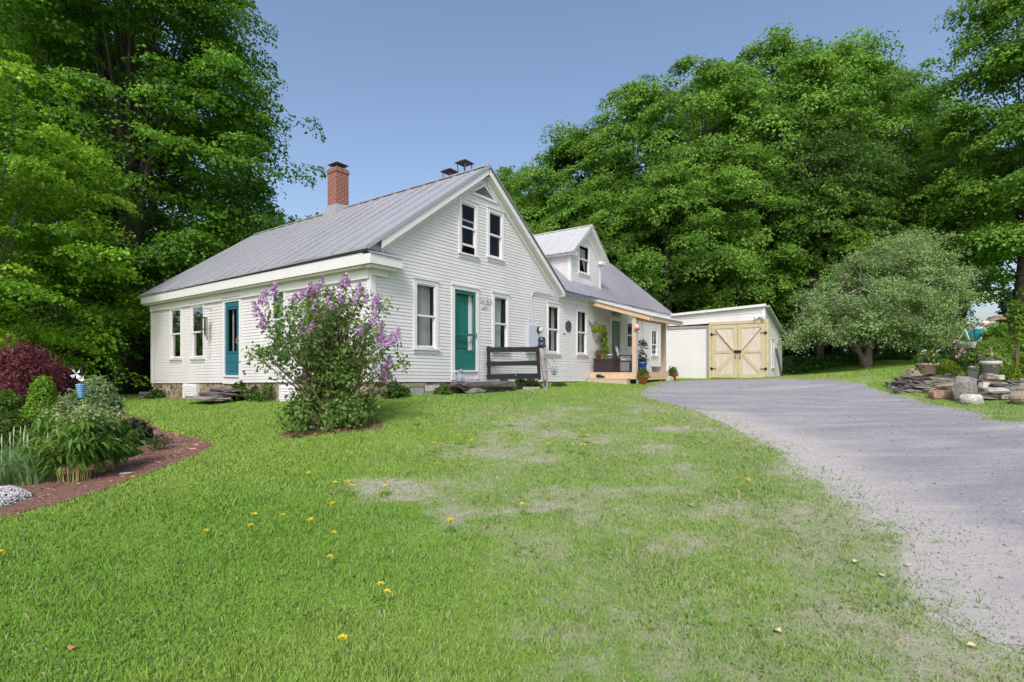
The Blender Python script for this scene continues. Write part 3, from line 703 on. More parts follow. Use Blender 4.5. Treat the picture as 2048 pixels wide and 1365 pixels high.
# louvred hatches in the foundation of the eave wall
def hatch(px0,px1,py0,py1):
    a_,z1 = onl(px1,py0); b_,z0 = onl(px0,py1); h = MB(); h.pbox(PL,a_,b_,z0,z1,-.02,.045)
    n = 6
    for k in range(n):
        za = lerp(z0+.03,z1-.02,k/n); zb = lerp(z0+.03,z1-.02,(k+.92)/n)
        h.add([PL(a_+.03,za,.075),PL(b_-.03,za,.075),PL(b_-.03,zb,.05),PL(a_+.03,zb,.05),PL(a_+.03,za,.045),PL(b_-.03,za,.045)],[(3,2,1,0),(0,1,5,4)])
    h.pbox(PL,a_-.01,a_+.035,z0,z1,.046,.085); h.pbox(PL,b_-.035,b_+.01,z0,z1,.046,.085)
    h.build('cellar_hatch', TRIM, house)
hatch(371,398,768.5,797); hatch(565,600,771,806)

# --- roofs
def slab(mb, p, th, m=0):          # p: 4 corners, top face ccw from above
    mb.hexa([(a,b,c-th) for a,b,c in p]+list(p), m)
def seams(mb, e0, e1, r0, r1, n, h=.034, wd=.022, skip=()):
    for k in range(n+1):
        if k in skip: continue
        t = min(.998,max(.002,k/n + (R.uniform(-.1,.1)/n if 0<k<n else 0))); a = Vector(e0).lerp(Vector(e1),t); b = Vector(r0).lerp(Vector(r1),t)
        mb.beam(a+Vector((0,0,h/2+.003)), b+Vector((0,0,h/2+.003)), wd, h)
y0, y1 = -RO, L_+.25
def wavy_roof(mb, e0, e1, r0, r1, nu, nv, th, amp, seed):
    vs = []; e0,e1,r0,r1 = map(Vector,(e0,e1,r0,r1))
    for j in range(nv+1):
        for i in range(nu+1):
            p = e0.lerp(e1,i/nu).lerp(r0.lerp(r1,i/nu), j/nv); q = Vector(p)
            q.z += amp*(float(fbm(np.array([p.x+p.y*.7]),np.array([p.y-p.x*.4]),.8,seed)[0])-.5) + (R.uniform(-.012,.006) if j==0 else 0)
            vs.append(q)
    fs = [(j*(nu+1)+i,j*(nu+1)+i+1,(j+1)*(nu+1)+i+1,(j+1)*(nu+1)+i) for j in range(nv) for i in range(nu)]
    mb.add(vs, fs)
sag = .06
m = MB()
wavy_roof(m,(-OV,y0,EZ+.03),(-OV,y1,EZ-.03),(RX,y0,RZ),(RX,y1,RZ-.03),24,6,.02,.03,3)
wavy_roof(m,(W_+OV,y1,EZ),(W_+OV,y0,EZ),(RX,y1,RZ-.03),(RX,y0,RZ),24,6,.02,.03,4)
m.add([(-OV,y0,EZ+.03),(-OV,y1,EZ-.03),(-OV,y1,EZ-.06),(-OV,y0,EZ)],[(0,1,2,3)])
seams(m,(-OV,y0,EZ+.03),(-OV,y1,EZ-.03),(RX,y0,RZ),(RX,y1,RZ-.03),20)
m.beam((RX,y0,RZ+.02),(RX,y1,RZ-.01),.12,.03)
# folded rake edges
m.beam((-OV,y0-.005,EZ+.015),(RX,y0-.005,RZ-.01),.02,.07); m.beam((W_+OV,y0-.005,EZ-.005),(RX,y0-.005,RZ-.01),.02,.07)
m.build('main_roof', ROOF, house)
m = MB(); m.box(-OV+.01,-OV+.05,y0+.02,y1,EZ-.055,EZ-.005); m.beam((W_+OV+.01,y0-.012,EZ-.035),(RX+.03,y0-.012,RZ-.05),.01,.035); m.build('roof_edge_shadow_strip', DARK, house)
# cornice along the eave wall, wrapped onto the facade as a return
m = MB()
m.box(-OV+.03,.0,-.03,L_+.22,EZ-.30,EZ-.06); m.box(-OV+.09,.0,.02,L_+.2,EZ-.345,EZ-.303); m.box(-.06,-.0005,.03,L_,EZ-.56,EZ-.348)
m.build('eave_cornice', TRIM, house)
m = MB(); m.box(-OV+.028,.62,-OV-.02,-.032,EZ-.30,EZ-.10); m.box(-OV+.092,.50,-OV+.05,-.032,EZ-.36,EZ-.303); m.box(.0,.42,-.06,-.03,EZ-.5,EZ-.362); cr = m.build('cornice_return', TRIM, house)
m = MB(); m.add([(-OV+.01,-OV-.05,EZ-.096),(.66,-OV-.05,EZ-.096),(.70,-.014,EZ+.05),(-OV+.01,-.014,EZ+.05)],[(0,1,2,3)]); m.build('metal_cover', ROOF, cr)
# rakes: soffit and two boards
for sgn, nm in ((0,'rake_board'),(1,'rake_board')):
    ex = -OV if sgn == 0 else W_+OV; m = MB(); A = Vector((ex,0,EZ)); B = Vector((RX,0,RZ))
    f = lambda t,dy,dz: tuple(A.lerp(B,t)+Vector((0,dy,dz)))
    t0 = .0 if sgn else .1
    q = lambda a,b,ya,yb,za,zb: m.hexa([f(a,ya,za),f(b,ya,za),f(b,yb,za),f(a,yb,za),f(a,ya,zb),f(b,ya,zb),f(b,yb,zb),f(a,yb,zb)])
    q(t0,.995,-RO+.01,-RO+.035,-.22,-.04); q(t0+.02,.985,-RO+.036,-.0,-.225,-.2); q(t0+.03,.97,-.05,-.004,-.36,-.226)
    m.build(nm, TRIM, house)
# ell roof with a valley into the main roof
VX = 3.9; EY, EZ2, RY, RZ2 = -.28, 2.46, 3.04, 5.30
m = MB(); wavy_roof(m,(7.72,EY,EZ2),(17.72,EY,EZ2-.03),(VX,RY,RZ2),(17.72,RY,RZ2),26,5,.02,.035,8)
wavy_roof(m,(17.72,7.2,1.8),(VX+4.2,7.2,1.8),(17.72,RY,RZ2),(VX,RY,RZ2),6,3,.02,.01,9)
for k in range(44):
    x = 7.9+k*(17.7-7.9)/43; m.beam((x,EY,EZ2+.012),(x-.0,RY,RZ2+.01),.03,.022)
m.beam((17.73,EY,EZ2-.03),(17.73,RY,RZ2-.03),.02,.06)
m.build('ell_roof', ROOF2, house)
m = MB(); m.box(W_+.3,17.68,EY+.03,EY+.055,EZ2-.19,EZ2-.035); m.box(W_+.05,17.5,EY+.056,0.0,EZ2-.19,EZ2-.165); m.box(W_+.05,17.4,-.04,-.013,EZ2-.33,EZ2-.192)
m.beam((17.6,EY+.03,EZ2-.14),(17.6,RY,RZ2-.14),.18,.16); m.build('ell_fascia', TRIM, house)
m = MB(); m.box(7.6,9.8,EY+.01,EY+.028,EZ2-.2,EZ2-.03); m.build('dark_gutter_edge', plain('gutter_grey', srgb(112,118,124), .5, .3), house)
# dormer
DX0, DX1, DYF, DEZ, DRZ = 9.0, 11.3, .38, 4.02, 5.12
DXM = (DX0+DX1)/2; PD = lambda u,z,d=0: (u, DYF-d, z)
er = lambda y: EZ2+.85*(y-EY)
m = MB(); dwx = (onplane(1158.5,520,hw(0,DYF),AX)[0], onplane(1176.5,520,hw(0,DYF),AX)[0])
dzf = lambda px,py: onplane(px,py,hw(0,DYF),AX)[1]
dz0, dz1 = dzf(1167,545), dzf(1167,494)
siding(m, PD, DX0+.08, DX1-.08, lambda u: er(DYF)-.05, lambda u: DEZ, .085, [(dwx[0]-.05,dwx[1]+.05,dz0-.07,dz1+.05)])
siding(m, PD, DX0, DX1, lambda u: DEZ, lambda u: DRZ-.03, .085, [(dwx[0]-.05,dwx[1]+.05,dz0-.07,dz1+.05)], lambda z: (DX0+(z-DEZ)/(DRZ-DEZ)*(DXM-DX0), DX1-(z-DEZ)/(DRZ-DEZ)*(DX1-DXM)))
for k in range(14):   # cheek walls, boards dying into the roof
    za, zb = er(DYF)+k*.085, er(DYF)+(k+1)*.085
    if za > DEZ: break
    yb = EY+(za-EZ2)/.85
    for x, sx in ((DX0,-1),(DX1,1)):
        m.add([(x+sx*.013,DYF+.08,za),(x+sx*.013,2.5,za),(x+sx*.001,2.5,min(zb,DEZ)),(x+sx*.001,DYF+.08,min(zb,DEZ)),(x-sx*.01,DYF+.08,za),(x-sx*.01,2.5,za)],[(0,1,2,3),(4,5,1,0)])
dr = m.build('dormer', PAINT, house)
m = MB(); m.box(DX0-.022,DX0+.1,DYF-.024,DYF,er(DYF)-.05,DEZ); m.box(DX1-.1,DX1+.022,DYF-.024,DYF,er(DYF)-.08,DEZ)
m.box(DX0-.02,DX0-.002,DYF+.001,DYF+.1,er(DYF)-.05,DEZ)
m.box(DX0-.2,DX0-.001,DYF-.2,2.6,DEZ-.1,DEZ+.0); m.box(DX1+.001,DX1+.2,DYF-.2,2.6,DEZ-.1,DEZ+.0); m.box(DX0,DX0+.18,DYF-.2,DYF-.03,DEZ-.1,DEZ+.02); m.box(DX1-.22,DX1,DYF-.2,DYF-.03,DEZ-.1,DEZ+.02)
for a_,b_ in (((DX0-.26,DEZ-.03),(DXM,DRZ+.06)),((DX1+.26,DEZ-.03),(DXM,DRZ+.06))):
    m.beam((a_[0],DYF-.24,a_[1]-.02),(b_[0],DYF-.24,b_[1]-.07),.03,.12); m.beam((a_[0]*.9+b_[0]*.1,DYF-.12,a_[1]*.9+b_[1]*.1-.1),(b_[0],DYF-.12,b_[1]-.14),.2,.02); m.beam((a_[0]*.85+b_[0]*.15,DYF-.025,a_[1]*.85+b_[1]*.15-.16),(b_[0],DYF-.025,b_[1]-.24),.04,.2)
m.build('dormer_trim', TRIM, dr)
m = MB(); f1, bk = DYF-.27, 3.1
m.add([(DX0-.27,f1,DEZ-.03),(DXM,f1,DRZ+.07),(DXM,bk,DRZ+.07),(DX0-.27,bk,DEZ-.03)],[(0,1,2,3)]); m.add([(DX1+.27,f1,DEZ-.03),(DXM,f1,DRZ+.07),(DXM,bk,DRZ+.07),(DX1+.27,bk,DEZ-.03)],[(3,2,1,0)])
seams(m,(DX0-.27,f1,DEZ-.03),(DX0-.27,bk,DEZ-.03),(DXM,f1,DRZ+.07),(DXM,bk,DRZ+.07),6,.035,.03); m.beam((DXM,f1,DRZ+.08),(DXM,bk,DRZ+.08),.1,.03)
m.beam((DX1+.27,f1-.004,DEZ-.04),(DXM,f1-.004,DRZ+.06),.015,.05); m.beam((DX0-.27,f1-.004,DEZ-.04),(DXM,f1-.004,DRZ+.06),.015,.05)
m.build('dormer_roof', ROOFW, dr)
dw = window(dr, PD, dwx[0],dwx[1],dz0,dz1,.09,None,.5,True,.4,0); 
cm = MB()
for s_ in (0,1):
    for j in range(8):
        z_a, z_b = lerp(dz1-.05,dz0+.05,j/8), lerp(dz1-.05,dz0+.05,(j+1)/8); u0_, u1_ = dwx
        wa, wb = (.5*(1-(j/8)**1.5)+.08, .5*(1-((j+1)/8)**1.5)+.08)
        A_, B_ = ((u0_,lerp(u0_,u1_,wa)),(u0_,lerp(u0_,u1_,wb))) if s_==0 else ((lerp(u1_,u0_,wa),u1_),(lerp(u1_,u0_,wb),u1_))
        cm.add([PD(A_[0],z_a,-.12),PD(A_[1],z_a,-.13),PD(B_[1],z_b,-.13),PD(B_[0],z_b,-.12)],[(0,1,2,3)])
cm.build('dormer_curtain', CURT, dr)

# gable louvre
m = MB(); vx = ong(967,365)[0]; vz0, vz1 = zat(975,387), zat(966,364); hw_ = .5*(ong(986,388)[0]-ong(944,380)[0])+.06
vx = RX; vz0 -= .14; vz1 -= .14
m.add([PG(vx-hw_,vz0,.02),PG(vx+hw_,vz0,.02),PG(vx,vz1+.02,.02)],[(0,1,2)]); vent = m.build('gable_vent', DARK, house)
m = MB(); n = 6
for k in range(n):
    f0 = k/n; z = lerp(vz0,vz1,f0); hh = hw_*(1-f0)+.0; h2 = hw_*(1-f0-.5/n)
    m.add([PG(vx-hh,z,.045),PG(vx+hh,z,.045),PG(vx+h2,z+.5*(vz1-vz0)/n,.022),PG(vx-h2,z+.5*(vz1-vz0)/n,.022)],[(0,1,2,3)])
m.beam(PG(vx-hw_-.05,vz0-.03,.03),PG(vx+hw_+.05,vz0-.03,.03),.04,.06); m.beam(PG(vx-hw_-.04,vz0-.02,.03),PG(vx,vz1+.05,.03),.04,.06); m.beam(PG(vx+hw_+.04,vz0-.02,.03),PG(vx,vz1+.05,.03),.04,.06)
m.build('slat', TRIM, vent)
# windows of the long facade
window(house,PG,*W1,wz0,wz1,.12,(CURT,.34,1.0,0.0,None),.5)
window(house,PG,*W2,wz0,wz1,.12,(CURTG,.26,.95,0.0,(.45,.25)),.5,label='window with a sage green curtain')
window(house,PG,*W3,wz0,wz1,.1,(CURT,.72,1.0,0,None)); window(house,PG,*W4,wz0,wz1,.1,(CURT,.75,1.0,0,None))
window(house,PG,*W5,*W5z,.09); window(house,PG,*W6,*W6z,.09,None,.42,muntin=1,label='narrow window with small panes')
window(house,PG,*U1,.12,(CURT,.0,.45,.12,(.1,.0)),.52,lift=.2,label='attic window propped open'); window(house,PG,*U2,.12,None,.5)
# windows of the eave wall
for q in (LW1,LW2): window(house,PL,*q,*LWz,.09)
for q in (LW3,LW4): window(house,PL,*q,*LW3z,.11,(CURTG,.1,.9,0,None),label='window with a green curtain behind the lilac')

def surround(P,u0,u1,z0,z1,c=.11,head=.13,zb=None,par=house):
    m = MB(); zb = z0-.24 if zb is None else zb
    m.pbox(P,u0-c,u0,zb,z1+head*.7,-.1,.034); m.pbox(P,u1,u1+c,zb,z1+head*.7,-.1,.034); m.pbox(P,u0,u1,z1,z1+head*.7,-.1,.032); m.pbox(P,u0-c-.02,u1+c+.02,z1+head*.7,z1+head,-.02,.06)
    m.pbox(P,u0,u1,zb,z0-.045,-.1,.022); m.pbox(P,u0-.03,u1+.03,z0-.045,z0,-.1,.07)
    return m.build('door_frame', TRIM, par)
# front door: teal screen door with an open upper frame over a teal plank door
surround(PG,*D1,*D1z)
u0,u1 = D1; z0,z1 = D1z
m = MB(); b = .075; zr1 = z0+.47; zr2 = zr1+.42
m.pbox(PG,u0,u0+b,z0,z1,-.03,.008); m.pbox(PG,u1-b,u1,z0,z1,-.03,.008); m.pbox(PG,u0+b,u1-b,z1-.09,z1,-.03,.008); m.pbox(PG,u0+b,u1-b,z0,zr1,-.03,.004); m.pbox(PG,u0+b,u1-b,zr1,zr1+.05,-.03,.01); m.pbox(PG,u0+b,u1-b,zr2,zr2+.055,-.03,.01)
sd = m.build('screen_door', TEAL, house); sd['label'] = 'teal screen door'
m = MB(); m.tube([PG(u1-.03,zr2-.02,.01),PG(u1-.03,zr2-.02,.06),PG(u1-.03,zr2+.08,.06)],.012,6); m.build('handle', IRON, sd)
m = MB(); m.pbox(PG,u0-.01,u1-.17,z0,z1,-.16,-.12)
for k in range(4): m.pbox(PG,u0+.04+k*.16,u0+.19+k*.16,zr2+.06,z1-.12,-.12,-.11)
m.pbox(PG,u0+.1,u0+.3,zr1+.1,zr1+.14,-.12,-.1); m.pbox(PG,u0+.42,u0+.62,zr1+.1,zr1+.14,-.12,-.1); m.pbox(PG,u0+.1,u0+.62,zr1+.26,zr1+.3,-.12,-.1)
pd_ = m.build('front_door', TEAL, house); m = MB(); m.pbox(PG,u1-.16,u1-.02,z0,z1,-.15,-.1); m.build('white_jamb', TRIM, pd_)
m = MB(); m.lathe([(.0,0),(.03,.0),(.03,.05),(.0,.06)],10,PG(u1-.12,zr2-.14,-.1)); m.build('knob', TRIM, pd_)
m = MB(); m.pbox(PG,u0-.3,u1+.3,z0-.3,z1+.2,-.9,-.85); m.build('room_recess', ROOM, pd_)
# side door on the eave wall
surround(PL,*LD,*LDz); u0,u1 = LD; z0,z1 = LDz
m = MB(); b = .12; zp = z0+.62
m.pbox(PL,u0,u0+b,z0,z1,-.05,.006); m.pbox(PL,u1-b,u1,z0,z1,-.05,.006); m.pbox(PL,u0+b,u1-b,z1-.14,z1,-.05,.006); m.pbox(PL,u0+b,u1-b,z0,zp,-.05,.002)
m.pbox(PL,u0+b+.03,u1-b-.03,z0+.12,z0+.3,.002,.012); m.pbox(PL,u0+b+.03,u1-b-.03,z0+.36,z0+.52,.002,.012)
for e0,e1,h0,h1 in ((u0+b-.02,u0+b+.03,zp,z1-.16),(u1-b-.03,u1-b+.02,zp,z1-.16),(u0+b,u1-b,zp,zp+.05),(u0+b,u1-b,z1-.21,z1-.16)): m.pbox(PL,e0,e1,h0,h1,-.02,.018)
sd2 = m.build('side_door', TEALB, house); sd2['label'] = 'blue green side door'
m = MB(); m.add([PL(u0+b,zp,-.015),PL(u1-b,zp,-.015),PL(u1-b,z1-.15,-.015),PL(u0+b,z1-.15,-.015)],[(3,2,1,0)]); m.build('pane', GLASS, sd2)
m = MB(); m.pbox(PL,u0+b,u1-b,zp,z1-.15,-.3,-.28); m.build('inner_door_panel', plain('inner_door', srgb(70,120,108), .5, .3, 5), sd2)
m = MB(); m.pbox(PL,u1-b-.14,u1-b-.06,zp,z1-.16,-.12,-.11); m.build('inner_curtain', CURT, sd2)
m = MB(); zz = z0+.95; m.pbox(PL,u0+.03,u0+.09,zz-.1,zz+.14,.006,.03); m.tube([PL(u0+.06,zz+.05,.03),PL(u0+.06,zz+.05,.07),PL(u0+.06,zz-.06,.07),PL(u0+.06,zz-.06,.03)],.012,6); m.build('handle', plain('brass_pale', srgb(190,170,150), .3, .1, metal=.6), sd2)
m = MB(); m.pbox(PL,u0,u1,z0-.02,z0-.001,-.05,.05); m.build('threshold', LUMBER, sd2)
# porch door and transom
u0,u1 = DP; z0,z1 = DPz
surround(PG,u0,u1+.16,z0,z1,.07,.08,zb=z0)
m = MB(); m.pbox(PG,u0,u1,z0,z1,-.05,-.02); m.pbox(PG,u0+.1,u1-.1,z0+.9,z1-.15,-.02,-.012); m.pbox(PG,u0+.1,u1-.1,z0+.15,z0+.75,-.02,-.012); pd2 = m.build('porch_door', TEALD, house)
m = MB(); m.pbox(PG,u1+.02,u1+.15,z0,z1,-.09,-.01); m.build('storm_door_edge', GREYM, pd2)
m = MB(); m.pbox(PG,u0-.05,u0-.0,TRz[0]-.05,TRz[1]+.05,0,.04); m.pbox(PG,u1+.1,u1+.15,TRz[0]-.05,TRz[1]+.05,0,.04); m.pbox(PG,u0,u1+.1,TRz[1],TRz[1]+.05,0,.038); m.pbox(PG,u0,u1+.1,TRz[0]-.05,TRz[0],0,.038); tr = m.build('transom', TRIM, house)
m = MB(); m.pbox(PG,u0,u1+.1,TRz[0],TRz[1],-.03,.006); m.build('pane', plain('transom_dark', srgb(112,104,92), .2, .3, 8), tr)
m = MB(); lx = u0-.28; m.lathe([(.0,-.1),(.05,-.08),(.07,0),(.05,.08),(0,.1)],10,PG(lx,DPz[1]-.02,.12)); m.tube([PG(lx,DPz[1]+.05,.02),PG(lx,DPz[1]+.09,.1)],.015,6); m.build('porch_lamp', TRIM, house, True)
# chimneys
def chimney(x,y,wx,wy,z0,z1,caps,name='chimney'):
    m = MB(); m.box(x-wx/2,x+wx/2,y-wy/2,y+wy/2,z0,z1-.16); m.box(x-wx/2-.025,x+wx/2+.025,y-wy/2-.025,y+wy/2+.025,z1-.158,z1-.06); m.box(x-wx/2+.01,x+wx/2-.01,y-wy/2+.01,y+wy/2-.01,z1-.058,z1)
    c = m.build(name, BRICK, house)
    for (cx,cy,cz,s) in caps:
        m = MB()
        for a_ in (-1,1):
            for b_ in (-1,1): m.beam((x+cx+a_*s*.6,y+cy+b_*s*.6,z1-.02),(x+cx+a_*s*.7,y+cy+b_*s*.7,cz-.02),.02,.02)
        m.hexa([(x+cx-s,y+cy-s,cz-.03),(x+cx+s,y+cy-s,cz-.03),(x+cx+s,y+cy+s,cz-.03),(x+cx-s,y+cy+s,cz-.03),(x+cx-s*.5,y+cy-s*.5,cz+.05),(x+cx+s*.5,y+cy-s*.5,cz+.05),(x+cx+s*.5,y+cy+s*.5,cz+.05),(x+cx-s*.5,y+cy+s*.5,cz+.05)])
        m.build('chimney_cap', plain('cap_metal', srgb(84,74,78), .5, .2), c)
    return c
ch = chimney(RX-.05,6.35,.48,.5,5.0,6.68,[(0,0,6.84,.26)])
m = MB(); m.hexa([(RX-.42,5.98,5.02),(RX+.3,5.98,5.1),(RX+.3,6.72,5.1),(RX-.42,6.72,5.02),(RX-.31,6.07,5.42),(RX+.21,6.07,5.45),(RX+.21,6.63,5.45),(RX-.31,6.63,5.42)]); m.build('flashing', ROOF, ch)
chimney(4.6,1.75,.45,1.0,4.3,5.72,[(0,-.3,6.08,.22),(0,.3,5.95,.22)])

# ------------------------------------------------------------------ shed
shed = thing('shed', 'white lean-to shed with tall flat front beside the farmhouse ell', 'shed', (HC[0],HC[1],0), HPH)
SD = 4.30; SBX = 21.7
zts = lambda u: 2.46+.045*u; zbs = lambda u: -.60+.02*u
dl0, dl1 = ons(1421,700)[0], ons(1531,700)[0]
szl = ons(1418,650)[1]
m = MB(); siding(m, PS, .02, SD, zbs, lambda u: szl-.06, .095, [(dl0-.06,dl1+.2,-2,szl)]); siding(m, PS, -.5, SD, lambda u: szl+.02+.02*u, zts, .26, [], lap=.02)
PR = lambda u,z,d=0: (17.5+u, -SD-d, z)
ztr = lambda u: lerp(zts(SD), 1.52, u/(SBX-17.5))
n = 36
for k in range(n):    # side wall under the sloping roof
    za, zb = -.62+k*.095, -.62+(k+1)*.095
    ul = (SBX-17.5)*min(1, (zts(SD)-za)/(zts(SD)-1.52)); 
    if ul < .1: break
    m.add([PR(0,za,.014),PR(ul,za,.014),PR(max(.02,ul-.35 if ul<4.2 else ul),zb,.001),PR(0,zb,.001),PR(0,za,-.004),PR(ul,za,-.004)],[(0,1,2,3),(4,5,1,0)])
m.box(SBX-.02,SBX,-SD,2,-.8,1.5); m.box(17.6,SBX,1.98,2,-.8,1.5)
m.build('wall', PAINT, shed)
m = MB(); m.pbox(PR,-.03,.09,-.62,zts(SD)-.05,0,.03); m.pbox(PS,SD-.1,SD+.0,szl,zts(SD)-.03,.021,.04); m.build('corner_board', TRIM, shed)
m = MB(); m.pbox(PS,.02,dl0-.05,szl-.13,szl-.03,.02,.055); m.pbox(PS,dl0-.16,dl0-.055,-.62,szl-.131,.016,.05); m.build('grey_header', GREYW, shed)
m = MB(); m.hexa([PS(-.6,zts(-.6)-.03,.16),PS(SD+.1,zts(SD)-.01,.16),(SBX+.15,-SD-.1,1.46),(SBX+.25,2.2,1.3),PS(-.6,zts(-.6)+.01,.16),PS(SD+.1,zts(SD)+.03,.16),(SBX+.15,-SD-.1,1.5),(SBX+.25,2.2,1.34)])
m.build('roof', plain('tar_roof', srgb(96,98,104), .8, .2, 4), shed)
m = MB(); m.hexa([PS(-.1,zts(0)-.10,.02),PS(SD+.09,zts(SD)-.08,.02),PS(SD+.09,zts(SD)-.08,.165),PS(-.1,zts(0)-.10,.165),PS(-.1,zts(0)+.005,.02),PS(SD+.09,zts(SD)+.028,.02),PS(SD+.09,zts(SD)+.028,.17),PS(-.1,zts(0)+.005,.17)]); m.build('fascia', TRIM, shed)
m = MB(); m.beam(PR(.0,zts(SD)-.07,.1),PR(4.3,1.45,.1),.2,.09); m.build('rake_board', plain('rake_grey', srgb(150,152,156), .6, .2), shed)
# double barn doors
szt = szl-.02; szb = ons(1470,757)[1]
fr = MB(); fr.pbox(PS,dl0-.05,dl1+.13,szt,szt+.13,.015,.07); fr.pbox(PS,dl0-.05,dl0+.06,szb,szt-.002,.015,.065); fr.pbox(PS,dl1+.02,dl1+.13,szb-.03,szt-.002,.015,.065); fr.build('door_frame', DOORY, shed)
mid = (dl0+.06+dl1+.02)/2
def barn(u0,u1,flip):
    z0, z1 = szb+.02, szt-.02; b = .17; zm = lerp(z0,z1,.49)
    m = MB(); m.pbox(PS,u0,u1,z0,z1,.0,.03); d = m.build('barn_door', PLY, shed)
    m = MB(); e0,e1 = .031,.056
    m.pbox(PS,u0,u0+b,z0,z1,e0,e1); m.pbox(PS,u1-b,u1,z0,z1,e0,e1); m.pbox(PS,u0+b,u1-b,z1-b,z1,e0,e1); m.pbox(PS,u0+b,u1-b,z0,z0+b,e0,e1); m.pbox(PS,u0+b,u1-b,zm-.06,zm+.06,e0,e1)
    iu0, iu1 = u0+b-.01, u1-b+.01
    if flip: iu0, iu1 = iu1, iu0
    nn = (-1,0,0)
    m.beam(PS(iu0,z1-b+.0,.043),PS(iu1,zm+.05,.043),.02,.14,up=PS(0,0,1)); m.beam(PS(iu0,z0+b,.043),PS(iu1,zm-.05,.043),.02,.14)
    m.build('brace', DOORY, d)
    hu = u0 if not flip else u1; s = 1 if not flip else -1
    for zz in (z1-.42,z0+.4):
        m = MB(); m.pbox(PS,*sorted((hu-s*.06,hu+s*.05)),zz-.06,zz+.06,.066,.074); m.pbox(PS,*sorted((hu+s*.05,hu+s*.2)),zz-.018,zz+.018,.058,.07); m.build('hinge', IRON, d)
    m = MB(); hx = (u1-.09) if not flip else (u0+.09); m.tube([PS(hx,zm-.32,.057),PS(hx,zm-.32,.1),PS(hx,zm-.14,.1),PS(hx,zm-.14,.057)],.014,6); m.build('handle', IRON, d)
    return d
d1_ = barn(dl0+.07,mid-.008,False); barn(mid+.008,dl1+.01,True)
m = MB(); m.pbox(PS,mid-.16,mid+.14,lerp(szb,szt,.49)-.06,lerp(szb,szt,.49)+.06,.0565,.1); m.build('latch', IRON, d1_)
m = MB(); ff = ons(1525,634); m.tube([PS(ff[0]-.1,ff[1],.03),PS(ff[0]-.1,ff[1]+.02,.18)],.03,8); m.tube([PS(ff[0]-.1,ff[1],.06),PS(ff[0]-.28,ff[1]-.06,.2)],[.03,.07],8); m.tube([PS(ff[0]-.1,ff[1],.06),PS(ff[0]+.1,ff[1]-.06,.2)],[.03,.07],8); m.build('flood_lamp', TRIM, shed)
window(shed, PR, 1.45, 1.95, .0, 1.1, .08, None, .5, True, .3)

# ------------------------------------------------------------------ porch
porch = thing('porch', 'small new lumber porch with sloping white roof at the ell door', 'porch', (HC[0],HC[1],0), HPH)
PX0, PX1, PW = 9.68, 12.75, 1.8; dkz = -.215
m = MB()
nb = 13
for k in range(nb): m.box(PX0-.02,PX1+.02,-PW+k*PW/nb+.004-.0,-PW+(k+1)*PW/nb-.004,dkz-.03,dkz)
m.build('deck', LUMBERP, porch)
m = MB(); m.box(PX0,PX1,-PW-.04,-PW-.002,dkz-.27,dkz-.032); m.box(PX0-.04,PX0-.001,-PW-.04,-.03,dkz-.22,dkz-.032); m.box(PX1-.03,PX1,-PW,-.03,dkz-.22,dkz-.032); m.build('rim_joist', LUMBER, porch)
m = MB(); m.box(PX0-.36,PX0-.045,-PW+.18,-.1,dkz-.225,dkz-.195); m.box(PX0-.35,PX0-.32,-PW+.2,-.12,dkz-.46,dkz-.226); m.box(PX0-.319,PX0-.05,-PW+.2,-PW+.23,dkz-.46,dkz-.226); m.box(PX0-.319,PX0-.05,-.15,-.12,dkz-.46,dkz-.226); m.build('step', LUMBERP, porch)
def pz(y): return 2.40-.71*(-y)/2.34*1.0
for (x,nm) in ((PX0+.06,0),(12.42,1)):
    m = MB(); m.box(x-.075,x+.075,-PW+.0,-PW+.15,dkz+.001,pz(-PW)-.27); m.build('post', LUMBERP, porch)
m = MB(); m.box(PX0-.0,12.6,-PW+.03,-PW+.12,pz(-PW)-.27,pz(-PW)-.06)
for x in (PX0-.03,10.4,11.15,11.9,12.6): m.beam((x,-.02,pz(0)-.1),(x,-2.32,pz(-2.32)-.1),.04,.15)
m.build('rafter', LUMBER, porch)
m = MB(); m.box(PX0-.06,12.66,-2.385,-2.345,pz(-2.36)-.17,pz(-2.36)-.012); m.build('fascia', LUMBERP, porch)
m = MB(); m.hexa([(PX0-.1,-2.42,pz(-2.42)-.01),(12.72,-2.42,pz(-2.42)-.01),(12.72,-.02,pz(0)-.01),(PX0-.1,-.02,pz(0)-.01),(PX0-.1,-2.42,pz(-2.42)+.012),(12.72,-2.42,pz(-2.42)+.012),(12.72,-.02,pz(0)+.012),(PX0-.1,-.02,pz(0)+.012)])
for k in range(12): x = PX0-.08+k*(12.7-PX0+.06)/11; m.beam((x,-2.42,pz(-2.42)+.02),(x,-.02,pz(0)+.02),.03,.02)
m.build('roof', ROOFW, porch)
rng = np.random.default_rng(1234); R = random.Random(99)
# ------------------------------------------------------------------ foliage
def nrm(a): return a/np.maximum(np.linalg.norm(a,axis=-1,keepdims=True),1e-9)
def leaf_geo(P, N, D, S, w=.42, droop=.25, pts=None):
    """kite leaves: P base (n,3), N normals, D directions, S lengths"""
    D = nrm(D-N*np.sum(D*N,-1,keepdims=True)); X = np.cross(N,D); S = S[:,None]
    v0 = P; v1 = P+D*S*.42+X*S*w+N*S*.06; v2 = P+D*S-N*S*droop; v3 = P+D*S*.42-X*S*w+N*S*.06
    V = np.stack([v0,v3,v2,v1],1).reshape(-1,3); Fq = np.arange(len(V)).reshape(-1,4); return V, Fq
def mixcol(n, cols, jit=.18):
    cols = np.array(cols); i = rng.random(n)*(len(cols)-1); k = i.astype(int); f = (i-k)[:,None]
    c = cols[k]*(1-f)+cols[np.minimum(k+1,len(cols)-1)]*f
    return c*rng.uniform(1-jit,1+jit,(n,1))
